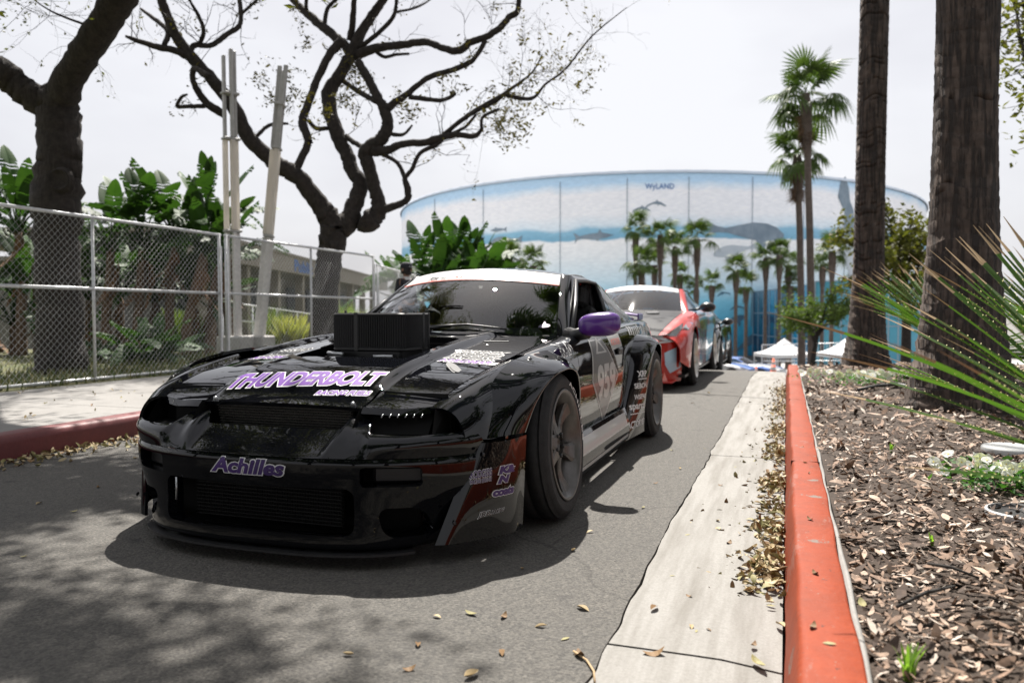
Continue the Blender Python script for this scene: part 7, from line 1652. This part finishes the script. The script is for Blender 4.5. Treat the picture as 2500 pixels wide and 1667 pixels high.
for body_, s0_, wl_ in (('Public', 34.3, 3.1), ('Parking', 38.0, 3.9)):
    Vt, Ft = word(body_, 0, .025, 1.02)[0]; b = MB(); b.add([tuple(fh*(s0_+x*wl_)+rh*(-9.335)+Vector((0, 0, 2.70+y*.52))) for x, y in Vt], Ft); b.build('lettering', blue_sign, pb)
gw = thing('garden_wall', 'plain grey garden wall standing behind the banana-leaved plants', 'wall', (0, 0, 0)); blk(gw, 'wall', 12.4, 23.2, -11.6, -11.3, 0, 2.05, wal); blk(gw, 'coping', 12.3, 23.3, -11.68, -11.22, 2.052, 2.14, fas)
rl = thing('handrail', 'thin metal handrail in front of the parking building', 'railing', (0, 0, 0))
for zz in (.75, 1.18): b = MB(); b.tube([tuple(fh*19+rh*-6.9+Vector((0, 0, zz))), tuple(fh*30+rh*-6.9+Vector((0, 0, zz-.4)))], .022, 6); b.build('rail', galv, rl)
for k in range(6): q = fh*(19+k*2.2)+rh*-6.9; b = MB(); b.tube([(q.x, q.y, -1.5), (q.x, q.y, 1.18-.08*k)], .02, 6); b.build('post', galv, rl)
# ================================================================ people
skin_m = mat('skin', (.30, .17, .115), .55); hair_m = mat('hair', (.012, .010, .009), .6); cloth_d = mat('dark_cloth', (.018, .019, .024), .85, var=.2, vscale=20); cloth_w = mat('pale_cloth', (.6, .6, .6), .85); cap_b = mat('blue_cap_cloth', (.015, .04, .16), .8); jean = mat('denim', (.04, .06, .10), .85, var=.2, vscale=30)
def skin_mesh(name, verts, edges, rads, m, parent, sub=2):
    me = bpy.data.meshes.new(name); me.from_pydata(verts, edges, []); o = mesh_obj(name, me, m, parent); o.modifiers.new('skin', 'SKIN')
    if not me.skin_vertices: pass
    for i, r_ in enumerate(rads):
        sv = me.skin_vertices[0].data[i]; sv.radius = (r_, r_) if not isinstance(r_, tuple) else r_; sv.use_root = i == 0
    s_ = o.modifiers.new('sub', 'SUBSURF'); s_.levels = sub; s_.render_levels = sub; o.modifiers['skin'].use_smooth_shade = True; return o
def person(loc, rz, h, label, cap_m, top_m, legs_m, beard=False):
    t = thing('person', label, 'person', loc, rz); k = h/1.75
    S = lambda *p: tuple(q*k for q in p)
    # body: pelvis-rooted figure facing -y
    V = [S(0, 0, .95), S(0, 0, 1.15), S(0, .01, 1.38), S(0, 0, 1.47), S(0, -.01, 1.53), S(0, -.015, 1.62), S(0, -.01, 1.70), S(.17, 0, 1.41), S(.22, .02, 1.15), S(.23, -.05, .92), S(.23, -.07, .84), S(-.17, 0, 1.41), S(-.22, .02, 1.15), S(-.23, -.05, .92), S(-.23, -.07, .84), S(.10, 0, .88), S(.11, -.01, .50), S(.12, .01, .09), S(.13, -.12, .04), S(-.10, 0, .88), S(-.11, -.01, .50), S(-.12, .01, .09), S(-.13, -.12, .04)]
    E_ = [(0, 1), (1, 2), (2, 3), (3, 4), (4, 5), (5, 6), (2, 7), (7, 8), (8, 9), (9, 10), (2, 11), (11, 12), (12, 13), (13, 14), (0, 15), (15, 16), (16, 17), (17, 18), (0, 19), (19, 20), (20, 21), (21, 22)]
    rd = [.14, .135, .15, .062, .06, .098, .075, .062, .048, .036, .034, .062, .048, .036, .034, .088, .062, .042, .036, .088, .062, .042, .036]
    body = skin_mesh('body', V, E_, [r_*k for r_ in rd], skin_m, t)
    tv = [0, 1, 2, 7, 8, 9, 11, 12, 13]; mp_ = {a: i for i, a in enumerate(tv)}
    skin_mesh('jacket', [V[i] for i in tv], [(mp_[a], mp_[b_]) for a, b_ in E_ if a in mp_ and b_ in mp_], [rd[i]*k*1.16+.008 for i in tv], top_m, t)
    lv = [0, 15, 16, 17, 19, 20, 21]; mp_ = {a: i for i, a in enumerate(lv)}; skin_mesh('trousers', [V[i] for i in lv], [(mp_[a], mp_[b_]) for a, b_ in E_ if a in mp_ and b_ in mp_], [rd[i]*k*1.12+.008 for i in lv], legs_m, t)
    hc = Vector(S(0, -.015, 1.635)); b = MB()
    b.lathe([(.088, -.01), (.104, .02), (.108, .05), (.098, .09), (.06, .118), (0, .126)], 20, Matrix.Translation(hc+Vector((0, .008, .005))) @ Matrix.Diagonal((.92, 1.12, 1, 1))); b.box(tuple(hc+Vector((0, -.145, .032))), (.15, .11, .012), Matrix.Rotation(R(8), 4, 'X'), .005); b.build('cap', cap_m, t)
    b = MB(); b.lathe([(.086, -.085), (.100, -.03), (.104, .02), (.09, .05)], 20, Matrix.Translation(hc+Vector((0, .022, 0))) @ Matrix.Diagonal((.90, .98, 1, 1))); b.build('hair', hair_m, t)
    b = MB(); b.lathe([(0, -.034), (.016, -.02), (.013, .0), (.005, .03)], 8, Matrix.Translation(hc+Vector((0, -.112, -.012)))); b.build('nose', skin_m, t)
    for s_ in (-1, 1):
        b = MB(); b.lathe([(0, .012), (.022, .010), (.026, 0), (.02, -.008)], 10, Matrix.Translation(hc+Vector((s_*.096, .012, -.015))) @ Matrix.Rotation(s_*R(90), 4, 'Y')); b.build('ear', skin_m, t); b = MB(); b.lathe([(0, .006), (.011, .002), (.013, -.004)], 8, Matrix.Translation(hc+Vector((s_*.034, -.098, .006))) @ Matrix.Rotation(R(90), 4, 'X')); b.build('eye', hair_m, t)
        hp = V[10] if s_ > 0 else V[14]; b = MB(); b.box((hp[0], hp[1], hp[2]-.05), (.035, .08, .10), None, .014); b.build('palm', skin_m, t)
        for f_ in range(4): b = MB(); b.tube([(hp[0], hp[1]-.032+f_*.021, hp[2]-.095), (hp[0]-s_*.006, hp[1]-.034+f_*.021, hp[2]-.135), (hp[0]-s_*.022, hp[1]-.036+f_*.021, hp[2]-.16+.012*abs(f_-1.5))], [.0095, .009, .007], 6); b.build('finger', skin_m, t)
        b = MB(); b.tube([(hp[0], hp[1]-.04, hp[2]-.03), (hp[0]-s_*.012, hp[1]-.066, hp[2]-.07), (hp[0]-s_*.018, hp[1]-.066, hp[2]-.10)], [.011, .010, .008], 6); b.build('thumb', skin_m, t); ft = V[18] if s_ > 0 else V[22]; b = MB(); b.box((ft[0], ft[1]+.03, .045*k), (.10, .27, .09), None, .03); b.build('shoe', cloth_d, t)
    if beard: b = MB(); b.lathe([(0, -.060), (.055, -.05), (.076, -.015), (.07, .012)], 14, Matrix.Translation(hc+Vector((0, -.035, -.058))) @ Matrix.Diagonal((.9, 1.0, 1, 1))); b.build('beard', hair_m, t)
    b = MB(); b.lathe([(.075, .02), (.09, -.02), (.10, -.04)], 14, Matrix.Translation(S(0, .005, 1.475))); b.build('collar', cloth_w, t); return t
pp = at_depth(992, 800, 14.4); person((pp[0], pp[1], .15+gz(pp[1])), R(75), 1.69, 'man in dark cap and dark jacket standing by the fence corner, looking aside', mat('black_cap_cloth', (.012, .014, .022), .8), cloth_d, jean, True)
pp = at_depth(1233, 800, 16.2); person((pp[0], pp[1], gz(pp[1])), R(150), 1.86, 'person in a blue cap standing behind the black car, only the cap showing', cap_b, cloth_w, jean)
